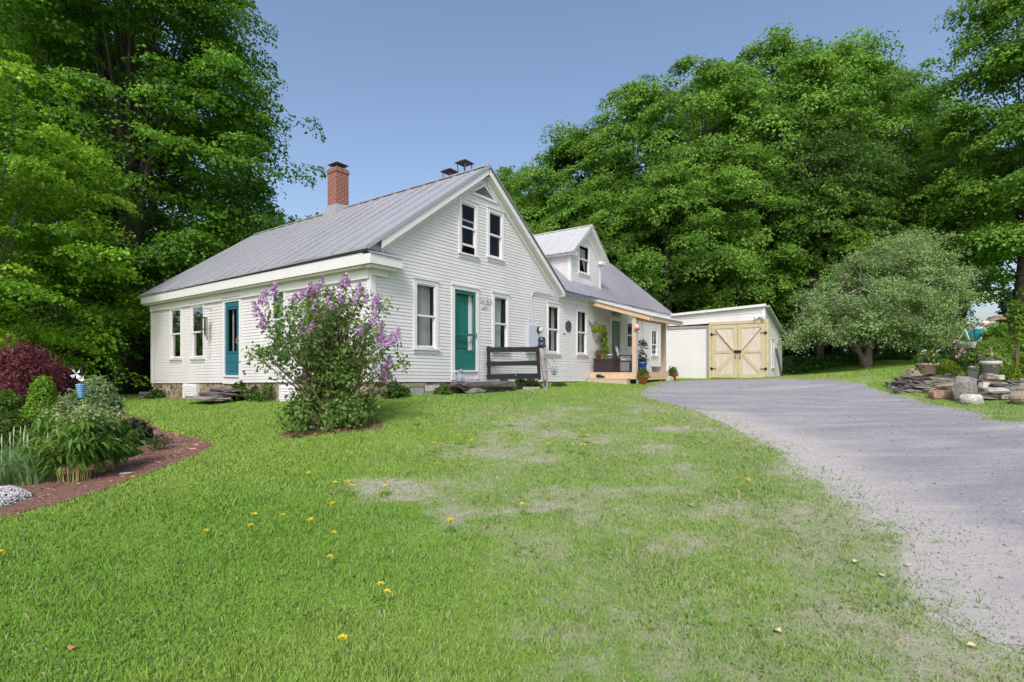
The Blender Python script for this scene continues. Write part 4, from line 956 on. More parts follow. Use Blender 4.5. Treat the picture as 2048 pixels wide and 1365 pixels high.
def sprays(C, Rr, O, lpc, leaf, cols, flat=.22, droop=.35, up=.8, jit=.5, cj=.14):
    n = len(C); A = nrm(np.array([0,0,up])+O*(1-up)*1.4+rng.normal(0,.12,(n,3)))
    t1 = nrm(np.cross(A, np.array([.3,.9,.1]))); t2 = np.cross(A,t1)
    m = n*lpc; idx = np.repeat(np.arange(n),lpc); th = rng.uniform(0,2*pi,m); rho = np.sqrt(rng.random(m))
    wob = 1+.35*np.sin(th*3+idx*1.7)
    rr = rho*Rr[idx]*wob
    P = C[idx]+t1[idx]*(np.cos(th)*rr)[:,None]+t2[idx]*(np.sin(th)*rr)[:,None]+A[idx]*((rng.normal(0,1,m)*flat*.5-droop*rho**2)*Rr[idx])[:,None]
    rad_ = nrm(t1[idx]*np.cos(th)[:,None]+t2[idx]*np.sin(th)[:,None])
    N = nrm(A[idx]+rad_*.35*rho[:,None]+rng.normal(0,jit,(m,3))); D = rad_+rng.normal(0,.5,(m,3))+np.array([0,0,-.25])
    S = leaf*rng.uniform(.7,1.25,m)
    V, Fq = leaf_geo(P,N,D,S)
    cc = mixcol(n, cols, cj)[idx]*rng.uniform(.82,1.18,(m,1))
    return V, Fq, np.repeat(cc,4,0)
PROF = {'maple': [(0,.55),(.12,.85),(.35,1),(.6,.93),(.8,.7),(.93,.4),(1,.12)],
        'tall':  [(0,.5),(.2,.9),(.45,1),(.7,.85),(.88,.5),(1,.12)],
        'wide':  [(0,.8),(.2,1),(.5,1),(.75,.85),(.92,.5),(1,.15)],
        'dome':  [(0,.9),(.25,1),(.5,.92),(.75,.7),(.92,.4),(1,.05)],
        'cone':  [(0,1),(.3,.82),(.6,.6),(.85,.4),(.95,.24),(1,.05)]}
def crown_pts(n, base, top, Rm, prof, seed, lobes=.3, tiers=0, inner=.35, skew=(0,0), sx=1, sy=1):
    pr = np.array(PROF[prof]); h = rng.random(n*3)**.95; r = np.interp(h,pr[:,0],pr[:,1])
    k = rng.random(n*3) < (r+.15); h, r = h[k][:n], r[k][:n]; n = len(h)
    th = rng.uniform(0,2*pi,n); rho = inner+(1-inner)*rng.random(n)**.45
    ln = fbm(np.cos(th)*1.5+3+seed, np.sin(th)*1.5+h*3.2+seed*2, 1.0, seed, 3)
    R_ = Rm*r*(1-lobes+2*lobes*ln)
    if tiers:
        ht = (np.floor(h*tiers+fbm(np.cos(th)*2,np.sin(th)*2,1,seed+3)*1.5)+.5)/tiers; h = np.clip(.35*h+.65*(ht-.75/tiers)+rng.normal(0,.012,n),0,1)
    z = base+(top-base)*h
    # top of the crown is lumpy as well
    z += (fbm(np.cos(th)*rho*2+seed, np.sin(th)*rho*2, 1.2, seed+7)-.5)*.14*(top-base)*(h**2)
    C = np.c_[np.cos(th)*R_*rho*sx+skew[0]*h, np.sin(th)*R_*rho*sy+skew[1]*h, z]
    O = nrm(np.c_[np.cos(th)*rho,np.sin(th)*rho,(h-.45)*1.4]); return C, O
def trunk_mesh(name, C, H, r0, mat, parent, nl=14, lean=(0,0), seed=1, fork=None, n=10, base=None, lr=.28):
    q = random.Random(seed); m = MB(); k = 9; pts = []; rs = []
    for i in range(k):
        f = i/(k-1); pts.append((lean[0]*f+.12*r0*math.sin(i*1.9+seed), lean[1]*f+.12*r0*math.cos(i*1.3+seed), -.25+(H+.25)*f)); rs.append(r0*(1-.86*f)*(1.35 if i==0 else 1.08 if i==1 else 1))
    m.tube(pts, rs, n)
    if C is not None and len(C):
        idx = [q.randrange(len(C)) for _ in range(nl)]
        for j in idx:
            e = Vector(C[j]); f = q.uniform(.15,.75) if base is None else q.uniform(*base)
            f = min(f, max(.12,(e.z-1.0)/H*.8)); i = f*(k-1); a = int(i); b = Vector(pts[a]).lerp(Vector(pts[min(a+1,k-1)]), i-a)
            mid = b.lerp(e,.5)+Vector((0,0,q.uniform(-.3,.5))); ra = r0*(1-.86*f)*q.uniform(lr,lr*1.9)
            m.tube([b,b.lerp(mid,.5),mid,mid.lerp(e,.55)+Vector((0,0,.1)),e],[ra,ra*.8,ra*.6,ra*.38,.012],6)
    return m.build(name, mat, parent, True)
def tree(name, label, cat, loc, H, Rm, base, prof='maple', nc=420, lpc=60, leaf=.22, cr=.95, cols=None, r0=.3, bark=None, seed=1, group=None, tiers=9, lobes=.32, lean=(0,0), nl=16, inner=.3, flat=.22, droop=.32, skew=(0,0), extra=None, sx=1, sy=1, up=.8, nsub=7, bough=1.0, lr=.24):
    t = thing(name, label, cat, loc, 0, group)
    C, O = crown_pts(nc, base, H, Rm, prof, seed, lobes, tiers, inner, skew, sx, sy)
    if extra is not None:
        C = np.r_[C, np.array([e[0] for e in extra])]; O = np.r_[O, np.array([e[1] for e in extra])]
    # boughs: sprays gathered into overlapping shelves with gaps between
    nb = max(8, len(C)//nsub); B, BO = C[:nb], O[:nb]; idx = np.arange(nb*nsub)%nb; br = bough*rng.lognormal(0,.25,nb)
    off = rng.normal(0,1,(nb*nsub,3))*[.62,.62,.17]; off[:,2] -= .20*(off[:,0]**2+off[:,1]**2)
    C2 = B[idx]+off*br[idx][:,None]+BO[idx]*(br[idx]*.25)[:,None]; O2 = nrm(BO[idx]+off*[.8,.8,0])
    Rr = cr*rng.lognormal(0,.28,len(C2)); bc = mixcol(nb, [(.82,)*3,(1.18,)*3], .1)[idx]
    V, Fq, cc = sprays(C2, Rr, O2, lpc, leaf, cols, flat, droop, up, .45)
    cc = cc*np.repeat(np.repeat(bc,lpc,0),4,0)
    np_mesh('crown', V, Fq, LEAF, t, cc)
    trunk_mesh('trunk', C, H*.9, r0, bark or BARK, t, nl, lean, seed, lr=lr)
    return t
GA = [(.10,.225,.03),(.165,.325,.042),(.235,.41,.06)]            # forest maple
GY = [(.13,.28,.02),(.21,.40,.03),(.31,.50,.04)]               # yellow-green maple
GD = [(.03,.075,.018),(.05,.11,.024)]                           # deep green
GP_ = [(.22,.33,.13),(.29,.41,.17),(.37,.47,.22)]               # grey-green apple
def at(px, Y, dz=0): x = (px-CX)/F*Y; return (x, Y, g1(x,Y)+dz)
def ht(py, Y, z0): return (HY-py)/F*Y - z0
# forest behind the house: three shapes, copied with turns and sizes
def forest():
    G = 'maples of the wood behind the house'
    prot = {}
    spec = [ # px, Y, top py, kind, spin, label
     (1560,35,80,'a',0.3,'tallest forest maple, rising behind the shed roof'),
     (1410,35,130,'b',1.9,'rounded forest maple behind the right end of the ell roof'),
     (1705,37,88,'c',3.1,'tall forest maple behind the grey-green apple tree, left of the sky gap'),
     (1265,38,188,'a',4.0,'forest maple behind the dormer, left shoulder of the wood'),
     (1762,40,150,'c',5.2,'forest maple at the right end of the wood beside the sky gap'),
     (1140,40,272,'c',0.9,'forest maple stepping down beside the main gable'),
     (1058,43,345,'a',2.2,'low forest maple just right of the main gable peak'),
     (1480,31,300,'c',4.6,'shorter forest maple leaning over the shed behind the taller ones'),
     (1335,32,330,'b',3.6,'shorter forest maple directly behind the ell roof'),
     (1640,31,350,'a',5.7,'shorter forest maple left of the apple tree with a bare lower trunk'),
     (1230,36,330,'c',1.3,'shorter forest maple directly behind the dormer roof'),
     (1760,33,330,'b',0.2,'shorter forest maple directly behind the apple crown'),
     (1862,44,240,'c',2.8,'distant forest maple at the left side of the sky gap'),
     (985,60,345,'b',4.2,'distant pale maple top behind the main roof ridge'),
     (1440,44,150,'c',5.0,'dense maple deep in the wood between two taller crowns'),
     (1600,46,140,'b',2.0,'dense maple deep in the wood behind the tallest crown')]
    for px, Y, ty, kd, spin, lab in spec:
        x, y, z = at(px, Y); H = ht(ty, Y, z)
        if kd not in prot:
            base, Rm = {'a':(4.5,5.2),'b':(3.8,5.8),'c':(5,4.9)}[kd]
            s = H
            prot[kd] = (tree('maple_tree', lab, 'tree', (x,y,z), H, Rm, base, {'a':'maple','b':'wide','c':'tall'}[kd], 760, 84, .185, .72, GA, .34, BARK, {'a':3,'b':5,'c':8}[kd], G, 0, .3, bough=1.15, flat=.34, up=.62), H); o = prot[kd][0]
        else:
            o = copy_tree(prot[kd][0]); s = H/prot[kd][1]; o.location = (x,y,z); o.scale = (s*.5+.5*min(1.1,s+.25),)*2+(s,); o['label'] = lab
        o.rotation_euler.z = spin
forest()
# bare grey trunks standing at the edge of the wood
trk = [(1640,30,.17,'bare grey trunk right of the shed, widest of the row'),(1611,31,.12,'thin dark trunk beside the shed corner'),(1690,31,.16,'straight grey trunk left of the apple tree'),(1708,32,.14,'slim grey trunk just left of the apple stems'),(1798,36,.2,'pale trunk right of the apple stems'),(1630,33,.15,'dark trunk close behind the widest grey one'),(1870,34,.22,'dark trunk behind the terracotta urn'),(1765,38,.18,'distant dark trunk behind the apple stems')]
for i,(px,Y,r,lab) in enumerate(trk):
    x,y,z = at(px,Y); t = thing('forest_tree', lab, 'tree', (x,y,z), 0, 'trunks at the edge of the wood')
    C,O = crown_pts(70, 6.5, 13, 3, 'wide', 20+i, .3, 5)
    V,Fq,cc = sprays(C, .9*rng.lognormal(0,.25,len(C)), O, 80, .18, [(.06,.13,.026),(.10,.19,.036)]); np_mesh('crown', V, Fq, LEAF, t, cc)
    trunk_mesh('trunk', C, 12, r, BARKG if i in (0,2,3,4) else BARK, t, 6, (R.uniform(-.3,.3),0), 20+i)
# big maple at the right edge, thick dark trunk
x,y,z = at(2034,26); 
tree('maple_tree','huge maple at the right edge with a thick dark trunk','tree',(x,y,z),25,3.2,4.4,'tall',1300,84,.15,.66,GA,.38,BARK,31,None,9,.34,nl=26,bough=1.0,inner=.12,lr=.16,skew=(2.4,0),lean=(2.6,.8))
x,y,z = at(1925,33)
tree('maple_tree','slender maple left of the huge right-hand trunk','tree',(x,y,z),14.5,2.2,7.0,'tall',220,70,.17,.6,GA,.22,BARK,33,None,9,nl=16)
# left side
x,y,z = at(258,24)
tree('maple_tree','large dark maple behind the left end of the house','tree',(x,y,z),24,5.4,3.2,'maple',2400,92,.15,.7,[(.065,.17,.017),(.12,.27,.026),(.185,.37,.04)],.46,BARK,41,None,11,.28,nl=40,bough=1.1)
x,y,z = at(-30,15.5)
tree('maple_tree','bright yellow-green maple reaching in from the left edge','tree',(x,y,z),10.6,2.9,1.6,'wide',560,95,.105,.46,GY,.26,BARK,43,None,8,.5,nl=20,droop=.4,bough=.85,lr=.13)
x,y,z = at(85,19)
tree('maple_tree','young yellow-green maple with low shelves under the large dark one','tree',(x,y,z),5.6,3.1,2.0,'wide',400,95,.11,.5,GY,.16,BARK,47,None,5,.4,nl=16,droop=.4,bough=.9)
x,y,z = at(20,31)
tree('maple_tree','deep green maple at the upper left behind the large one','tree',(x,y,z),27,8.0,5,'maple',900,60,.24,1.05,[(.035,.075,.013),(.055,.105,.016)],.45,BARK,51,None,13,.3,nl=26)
x,y,z = at(175,31)
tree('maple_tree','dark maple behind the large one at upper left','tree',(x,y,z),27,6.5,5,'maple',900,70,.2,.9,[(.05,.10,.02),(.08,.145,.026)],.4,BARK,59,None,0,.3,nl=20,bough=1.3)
x,y,z = at(545,46)
tree('maple_tree','rounded maple top showing over the left slope of the roof','tree',(x,y,z),15.4,7.5,3,'dome',420,60,.27,1.1,GA,.35,BARK,53,None,8,nl=12)
x,y,z = at(420,52)
tree('maple_tree','distant maple low behind the left end of the roof','tree',(x,y,z),12,7,3,'wide',360,56,.3,1.2,[(.06,.11,.02),(.09,.15,.025)],.3,BARK,57,None,7,nl=10)
# wood floor and far edge of the wood: one mass each
def mass(name, xy, hmin, hmax, leaf, cols, label, cat, lie=.0):
    n = len(xy); z = gz(xy[:,0],xy[:,1]); h = rng.uniform(hmin,hmax,n) if np.isscalar(hmax) else hmin+(hmax-hmin)*rng.random(n)
    P = np.c_[xy, z+h]; N = nrm(np.array([0,0,.8])+rng.normal(0,.6,(n,3))-np.array([0,.3,0])); D = rng.normal(0,1,(n,3))
    V,Fq = leaf_geo(P,N,D,leaf*rng.uniform(.6,1.3,n)); c = np.repeat(mixcol(n,cols,.25),4,0)
    o = np_mesh(name,V,Fq,LEAF,None,c); return tag(o,label,cat,kind='stuff')
n = 26000; xx = rng.uniform(8,30,n); yy = 25.0+rng.random(n)*9+np.maximum(0,(xx-14)*.14); k = (woodmask(xx,yy)>.35)&~inpoly(xx,yy,HOUSE)
mass('ground_cover', np.c_[xx,yy][k], .05, .1+.5*fbm(xx[k],yy[k],.9,5), .13, [(.03,.085,.015),(.05,.125,.02),(.07,.15,.03)], 'low leafy green plants along the edge of the wood', 'ground cover')
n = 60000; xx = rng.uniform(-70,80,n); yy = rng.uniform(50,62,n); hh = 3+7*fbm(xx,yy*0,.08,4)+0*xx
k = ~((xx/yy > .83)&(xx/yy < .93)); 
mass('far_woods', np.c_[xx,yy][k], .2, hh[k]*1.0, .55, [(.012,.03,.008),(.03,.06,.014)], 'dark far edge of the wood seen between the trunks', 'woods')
n = 14000; xx = rng.uniform(-34,-12.6,n); yy = rng.uniform(21,38,n); k = xx < -.62*yy-.0
mass('ground_cover', np.c_[xx,yy][k], .0, .15+1.1*fbm(xx[k],yy[k],.35,6)**2, .17, [(.02,.06,.012),(.045,.11,.016)], 'dark undergrowth beneath the maples at left', 'ground cover')
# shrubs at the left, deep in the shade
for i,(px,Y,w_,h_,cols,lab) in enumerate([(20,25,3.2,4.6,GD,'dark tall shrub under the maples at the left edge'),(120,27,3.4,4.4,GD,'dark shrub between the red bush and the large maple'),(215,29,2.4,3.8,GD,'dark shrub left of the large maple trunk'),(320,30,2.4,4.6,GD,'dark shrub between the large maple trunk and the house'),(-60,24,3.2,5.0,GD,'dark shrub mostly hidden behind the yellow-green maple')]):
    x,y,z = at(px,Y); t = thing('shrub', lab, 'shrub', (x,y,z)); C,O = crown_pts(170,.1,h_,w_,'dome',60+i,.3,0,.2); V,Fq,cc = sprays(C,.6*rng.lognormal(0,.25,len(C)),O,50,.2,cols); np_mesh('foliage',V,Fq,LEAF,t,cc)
    trunk_mesh('stem', C, h_*.6, .05, BARK, t, 10, (0,0), 60+i)
for i,(px,Y,w_,h_,lab) in enumerate([(1590,36,2.6,5.2,'dark understory shrub behind the shed'),(1540,38,3,6,'dark understory shrub behind the shed door top'),(1680,41,3.4,5,'dark understory shrub behind the grey trunks'),(1770,43,3.4,5,'dark understory shrub behind the apple stems'),(1850,40,2.6,3.6,'dark understory shrub behind the urn'),(1470,40,3,6,'dark understory shrub above the shed roof'),(1400,41,3,6,'dark understory shrub at the end of the ell roof')]):
    x,y,z = at(px,Y); t = thing('shrub', lab, 'shrub', (x,y,z)); C,O = crown_pts(120,.1,h_,w_,'dome',70+i,.3,0,.2); V,Fq,cc = sprays(C,.8*rng.lognormal(0,.25,len(C)),O,46,.28,GD); np_mesh('foliage',V,Fq,LEAF,t,cc)
    trunk_mesh('stem', C, h_*.6, .06, BARK, t, 8, (0,0), 70+i)

# apple tree, two leaning stems
def apple():
    x,y,z = at(1733,25.5); t = thing('apple_tree','grey-green spreading apple tree with two leaning stems','tree',(x,y,z))
    B,BO = crown_pts(105,1.0,5.9,3.3,'wide',81,.5,0,.3,(.5,0),1,.9); B[:,0] += .35; B[:,2] -= .3*np.clip(.6-B[:,0],0,3)*(B[:,2]>3)
    B = np.r_[B,[(-3.7,-.5,1.3),(-3.1,-.6,1.9),(-2.3,-1.2,1.5),(1.6,-1.6,1.5),(2.6,-1.2,1.4),(-2.6,-.6,2.9),(3.6,0,2.4),(3.2,-.4,3.4),(2.6,0,5.6),(3.1,.2,5.0),(2.2,-.2,6.3),(2.9,.3,5.9),(4.2,0,1.9)]]; BO = np.r_[BO,nrm(B[105:]-[0,0,2.5])]
    nb = len(B); idx = np.arange(nb*9)%nb; br = rng.uniform(.45,.95,nb); C = B[idx]+rng.normal(0,.5,(nb*9,3))*br[idx][:,None]*[1,1,.7]; O = nrm(C-[.4,0,2.2]); k = C[:,2]>.95+.12*np.abs(C[:,0])*0; C,O = C[k],O[k]
    V,Fq,cc = sprays(C,.36*rng.lognormal(0,.35,len(C)),O,72,.088,GP_,.5,.1,.75,.75); np_mesh('crown',V,Fq,LEAF,t,cc)
    m = MB(); q = random.Random(5)
    for sx,r,top in ((-.95,.13,(-1.9,-.2,3.2)),(.25,.2,(1.2,.2,3.8))):
        b = Vector((0,0,-.2)); e = Vector(top); k1 = Vector((sx*.45,0,.9)); k2 = k1.lerp(e,.5)+Vector((sx*.2,.1,.1))
        m.tube([b,k1*.5,k1,k2,e],[r*1.25,r*1.02,r*.85,r*.62,r*.3],9)
        for _ in range(12):
            c = Vector(C[q.randrange(len(C))]); s_ = (k1,k2,e)[q.randrange(3)]; mm = s_.lerp(c,.5)+Vector((0,0,q.uniform(0,.5))); m.tube([s_,mm,c],[.06,.04,.01],6)
    m.build('trunk', BARKG, t, True)
apple()

# ------------------------------------------------------------------ lilac in front of the house corner
def lilac():
    x,y,z = LIL; t = thing('lilac_bush','lilac bush with purple flower heads in front of the house corner','shrub',(x,y,z))
    q = random.Random(2); tips = []
    m = MB()
    for i in range(40):
        a = q.uniform(0,2*pi); sp = q.uniform(.15,1.2); h = q.uniform(1.15,2.28)*(1.02-.12*sp)
        e = Vector((sp*math.cos(a)*1.12,sp*math.sin(a)*.9,h)); b = Vector((q.uniform(-.22,.22),q.uniform(-.16,.16),-.05)); md = b.lerp(e,.45)+Vector((-.12*math.cos(a)*sp,-.1*math.sin(a)*sp,.12))
        r = q.uniform(.01,.022); m.tube([b,b.lerp(md,.5),md,md.lerp(e,.5),e],[r*1.3,r*1.1,r,r*.7,.004],5); tips.append(e)
        for _ in range(6):
            f = q.uniform(.4,.95); p = (b.lerp(md,f/.5) if f<.5 else md.lerp(e,(f-.5)/.5)); o = p+Vector((q.uniform(-.3,.3),q.uniform(-.3,.3),q.uniform(.05,.32))); m.tube([p,p.lerp(o,.5)+Vector((0,0,.02)),o],[.006,.005,.002],4); tips.append(o)
    m.build('stem', TWIG, t)
    T = np.array([list(v) for v in tips]); n0 = len(T)
    # leafy skirt of suckers at the foot
    a = rng.uniform(0,2*pi,150); rr = rng.uniform(.12,.72,150); sk = np.c_[rr*np.cos(a)*1.05,rr*np.sin(a)*.8,rng.uniform(.02,.75,150)*(1.15-.7*rr)]
    d_ = np.r_[T,sk]; O = nrm(d_-np.array([0,0,.9]))
    V,Fq,cc = sprays(d_,np.r_[np.full(n0,.13),np.full(150,.15)]*rng.lognormal(0,.25,len(d_)),O,28,.058,[(.10,.20,.045),(.16,.27,.06),(.23,.33,.09)],1.0,.2,.6,.8); np_mesh('foliage',V,Fq,LEAF,t,cc)
    pts = [(548,585),(525,600),(517,625),(527,648),(585,597),(615,583),(630,575),(625,592),(645,562),(628,615),(622,655),(611,662),(660,594),(663,612),(682,568),(695,565),(683,597),(708,597),(722,585),(729,598),(748,607),(718,660),(635,697),(762,682),(776,684),(780,722),(775,752),(606,753),(760,655),(744,640),(795,668),(788,680),(675,640),(655,632),(735,655),(640,580),(602,590),(716,575),(768,745),(690,730)]
    ms = MB(); tw = []
    def head(seed, L, wd):
        s = np.random.default_rng(seed); n = 150; h = s.random(n)**1.25; a = s.uniform(0,2*pi,n); r = wd*(1-h)**.75*np.sqrt(s.uniform(.25,1,n))+.006
        P = np.c_[r*np.cos(a),r*np.sin(a),h*L]; N = nrm(np.c_[np.cos(a),np.sin(a),.5+0*a]+s.normal(0,.4,(n,3))); D = s.normal(0,1,(n,3)); V,Fq = leaf_geo(P,N,D,.024*s.uniform(.7,1.3,n),.5,0)
        c = np.array([(.48,.24,.54),(.60,.36,.66),(.40,.17,.48),(.72,.52,.76)])[s.integers(0,4,n)]; return V,Fq,np.repeat(c,4,0)
    heads = []
    for i,(px,py) in enumerate(pts):
        Y = y+R.uniform(-.75,.35); p = Vector(((px-CX)/F*Y-x, Y-y, (HY-py)/F*Y-z-.07))
        if i < 6:
            V,Fq,cc = head(i,.15+.02*(i%3),.055+.008*(i%2)); o = np_mesh('flower_head',V,Fq,PETAL,t,cc); heads.append(o)
        else: o = heads[i%6].copy(); COL.objects.link(o); o.parent = t
        b = Vector((p.x*.45,p.y*.45,p.z*.62)); md = b.lerp(p,.55)+Vector((0,0,.05)); ms.tube([b,md,p+Vector((0,0,.03))],[.007,.005,.003],4); tw += [b.lerp(p,.6),b.lerp(p,.85),p-Vector((0,0,.02))]
        o.location = p; s = R.uniform(.85,1.45); o.scale = (s,s,s); o.rotation_euler = (R.uniform(-.4,.4),R.uniform(-.4,.4),R.uniform(0,6))
    ms.build('flower_twig',TWIG,t); tw = np.array([list(v) for v in tw]); V,Fq,cc = sprays(tw,np.full(len(tw),.11),nrm(tw-[0,0,.9]),8,.058,[(.09,.17,.035),(.14,.23,.05),(.19,.28,.07)],1.0,.2,.6,.8); np_mesh('foliage',V,Fq,LEAF,t,cc)
    return t
lilac()

# ------------------------------------------------------------------ plants of the bed
def bush(name,label,cat,loc,w_,h_,prof,nc,lpc,leaf,cr,cols,mat=None,stem=TWIG,seed=1,flat=.5,droop=.2,up=.6,lobes=.25,inner=.3,sy=1,base=.03,part='foliage',nst=10,sr=.012,jit=.7,tiers=0):
    t = thing(name,label,cat,loc); C,O = crown_pts(nc,base,h_,w_/2,prof,seed,lobes,tiers,inner,(0,0),1,sy); V,Fq,cc = sprays(C,cr*rng.lognormal(0,.25,len(C)),O,lpc,leaf,cols,flat,droop,up,jit); np_mesh(part,V,Fq,mat or LEAF,t,cc)
    m = MB(); q = random.Random(seed)
    for _ in range(nst):
        e = Vector(C[q.randrange(len(C))]); m.tube([(q.uniform(-.05,.05)*w_,q.uniform(-.05,.05)*w_,-.05),(e.x*.5,e.y*.5,e.z*.6),e],[sr,sr*.8,sr*.3],5)
    m.build('stem',stem,t); return t
bush('red_shrub','dark red leaved shrub beneath the maples at left','shrub',at(45,12.3),1.8,1.65,'tall',260,48,.06,.17,[(.10,.022,.035),(.16,.04,.055),(.23,.08,.085)],seed=91,up=.5,lobes=.75,droop=-.6,flat=1.2,nst=26,sr=.012)
bush('red_shrub','small dark red shrub just right of the larger red one','shrub',at(118,13.6),.8,1.25,'dome',120,40,.06,.17,[(.05,.012,.02),(.1,.025,.035)],seed=92,up=.35,lobes=.4)
bush('dwarf_spruce','bright green cone shaped dwarf spruce','shrub',at(85,9.4),.62,1.16,'cone',700,26,.035,.07,[(.15,.31,.03),(.22,.40,.045)],seed=93,flat=.9,lobes=.1,inner=.6,droop=.5)
bush('mugo_pine','rounded grey-green dwarf pine behind the wind spinner','shrub',at(192,10.6),.78,.98,'dome',300,40,.06,.12,[(.19,.28,.11),(.27,.37,.16)],seed=94,flat=.8,up=.3,inner=.6)
bush('mugo_pine','lower grey-green dwarf pine left of the tall rounded one','shrub',at(140,10.2),.8,.72,'dome',280,40,.06,.12,[(.18,.27,.105),(.25,.35,.145)],seed=95,flat=.8,up=.3,inner=.6)
bush('shrub','low olive green shrub at the left edge of the bed','shrub',at(14,8.6),.85,.62,'dome',260,36,.05,.11,[(.07,.13,.02),(.11,.17,.03)],seed=96)
bush('shrub','bright green shrub tip behind the olive shrub','shrub',at(12,10.2),.7,.85,'dome',160,36,.055,.12,[(.08,.17,.02),(.12,.22,.03)],seed=97)
bush('rhododendron','small dark leathery shrub at the right end of the bed','shrub',at(258,8.9),.62,.46,'dome',110,16,.085,.09,[(.025,.05,.025),(.04,.075,.03),(.13,.07,.045)],seed=98,flat=.4,up=.7)
bush('low_plant','low bright green plant right of the leafy clump','plant',at(238,8.0),.42,.36,'dome',70,18,.06,.08,[(.08,.16,.03),(.11,.2,.035)],seed=99)
bush('low_plant','sparse small plant on the bare mulch tip','plant',at(322,8.4),.3,.26,'dome',30,12,.03,.06,[(.09,.12,.04)],seed=100)
def hosta(loc,label,seed):
    t = thing('hosta',label,'plant',loc); q = random.Random(seed); n = 34; P,N,D,S = [],[],[],[]
    for i in range(n):
        a = q.uniform(0,2*pi); r = q.uniform(.05,.24); P.append((r*math.cos(a),r*math.sin(a),.3-.5*r)); N.append((math.cos(a)*.4,math.sin(a)*.4,1)); D.append((math.cos(a),math.sin(a),-.3)); S.append(q.uniform(.16,.24))
    V,Fq = leaf_geo(np.array(P),nrm(np.array(N)),np.array(D),np.array(S),.4,.2); np_mesh('foliage',V,Fq,LEAF,t,np.repeat(mixcol(n,[(.12,.2,.12),(.17,.26,.16)]),4,0)); return t
hosta(at(72,8.0),'blue-green broad leaved clump behind the irises',3); hosta(at(112,8.3),'blue-green broad leaved clump behind the tall leafy plant',4)
def peony(loc,label,w_,h_,n,seed,buds=True,parts=True):
    """arching stems with long lance leaves"""
    t = thing('leafy_plant',label,'plant',loc); q = np.random.default_rng(seed); m = MB(); P,N,D,S = [],[],[],[]; hd = []
    for i in range(n):
        a = q.uniform(0,2*pi); sp = q.uniform(.1,1)**.7*w_/2; hh = h_*(1-.45*(sp/(w_/2))**2)*q.uniform(.8,1.05)
        b = np.array([math.cos(a)*.3*sp,math.sin(a)*.3*sp,-.03]); e = np.array([math.cos(a)*sp,math.sin(a)*sp,hh]); md = b*.4+e*.6; md[2] = hh*.72; md[:2] *= .62
        ps = [b,(b*.6+md*.4)*[1,1,1],md,e]; m.tube([Vector(p) for p in ps],[.004,.004,.003,.002],4); hd.append(e)
        for j in range(28):
            f = q.uniform(.28,1); c = (md*(1-(f-.5)*2)+e*(f-.5)*2) if f > .5 else (b*(1-f*2)+md*f*2)
            a2 = q.uniform(0,2*pi); dr = np.array([math.cos(a2)*.8+math.cos(a)*.6,math.sin(a2)*.8+math.sin(a)*.6,q.uniform(-.5,.25)])
            P.append(c+dr*.04); D.append(dr); N.append(np.array([dr[0]*.25,dr[1]*.25,1])+q.normal(0,.25,3)); S.append(q.uniform(.11,.19))
    V,Fq = leaf_geo(np.array(P),nrm(np.array(N)),np.array(D),np.array(S),.125,.3); np_mesh('foliage',V,Fq,LEAF,t,np.repeat(mixcol(len(P),[(.075,.17,.025),(.12,.24,.035),(.16,.29,.05)]),4,0))
    m.build('stem',plain('straw_stem',srgb(176,168,100),.7,.2),t)
    if buds:
        pro = []
        for k,e in enumerate(e for e in hd if e[2] > h_*.72):
            if k < 4:
                n_ = 26; o_ = q.normal(0,1,(n_,3))*[.045,.045,.035]; V,Fq = leaf_geo(o_,nrm(q.normal(0,.6,(n_,3))+[0,0,1]),q.normal(0,1,(n_,3)),q.uniform(.02,.042,n_),.4,.1); o = np_mesh('flower_bud',V,Fq,PETAL,t,np.repeat(mixcol(n_,[(.22,.32,.08),(.34,.42,.16),(.5,.52,.34)]),4,0)); pro.append(o)
            else: o = pro[k%4].copy(); COL.objects.link(o); o.parent = t; o.rotation_euler.z = k
            o.location = (e[0],e[1],e[2]+.05)
    return t
peony(at(148,6.45),'tall leafy green clump with straw coloured stems, nearest in the bed',.98,.86,42,1)
peony(at(205,6.95),'leafy green clump half hidden behind the nearest one',.85,.78,30,2)
peony(at(130,7.5),'pale budded leafy clump in front of the wind spinner',.9,.86,26,3)
def iris(loc,label,seed,n=60,w_=.4,h_=.55,cols=((.13,.25,.10),(.23,.37,.15)),buds=True):
    t = thing('iris_clump',label,'plant',loc); q = np.random.default_rng(seed); V = []; Fc = []; cc = []
    for i in range(n):
        a = q.uniform(0,2*pi); r = w_/2*math.sqrt(q.random()); b = np.array([r*math.cos(a),r*math.sin(a),-.02]); h = h_*q.uniform(.55,1.05); ld = q.normal(0,.16,2)+np.array([math.cos(a),math.sin(a)])*.15*r/w_*2
        wv = np.array([math.cos(a+1.3),math.sin(a+1.3),0])*.011; o = len(V); c = np.array(cols[0])*(1-(f:=q.random()))+np.array(cols[1])*f
        for f in (0,.35,.7,1): p = b+np.array([ld[0]*f*f,ld[1]*f*f,h*f*(1-.12*f)]); ww = wv*(1 if f<.5 else .8 if f<.9 else .1); V += [p-ww,p+ww]; cc += [c,c]
        for k in range(3): Fc.append((o+2*k,o+2*k+1,o+2*k+3,o+2*k+2))
    np_mesh('foliage',np.array(V),np.array(Fc),LEAF,t,np.array(cc))
    if buds:
        m = MB()
        for _ in range(2):
            a = q.uniform(0,2*pi); r = w_*.3; b = Vector((r*math.cos(a),r*math.sin(a),0)); m.tube([b,b+Vector((.01,0,h_*.9)),b+Vector((.01,0,h_*1.05)),b+Vector((.012,0,h_*1.22))],[.004,.004,.010,.002],5)
        m.build('bud_stalk',plain('bud_green',srgb(176,190,140),.7,.15),t)
    return t
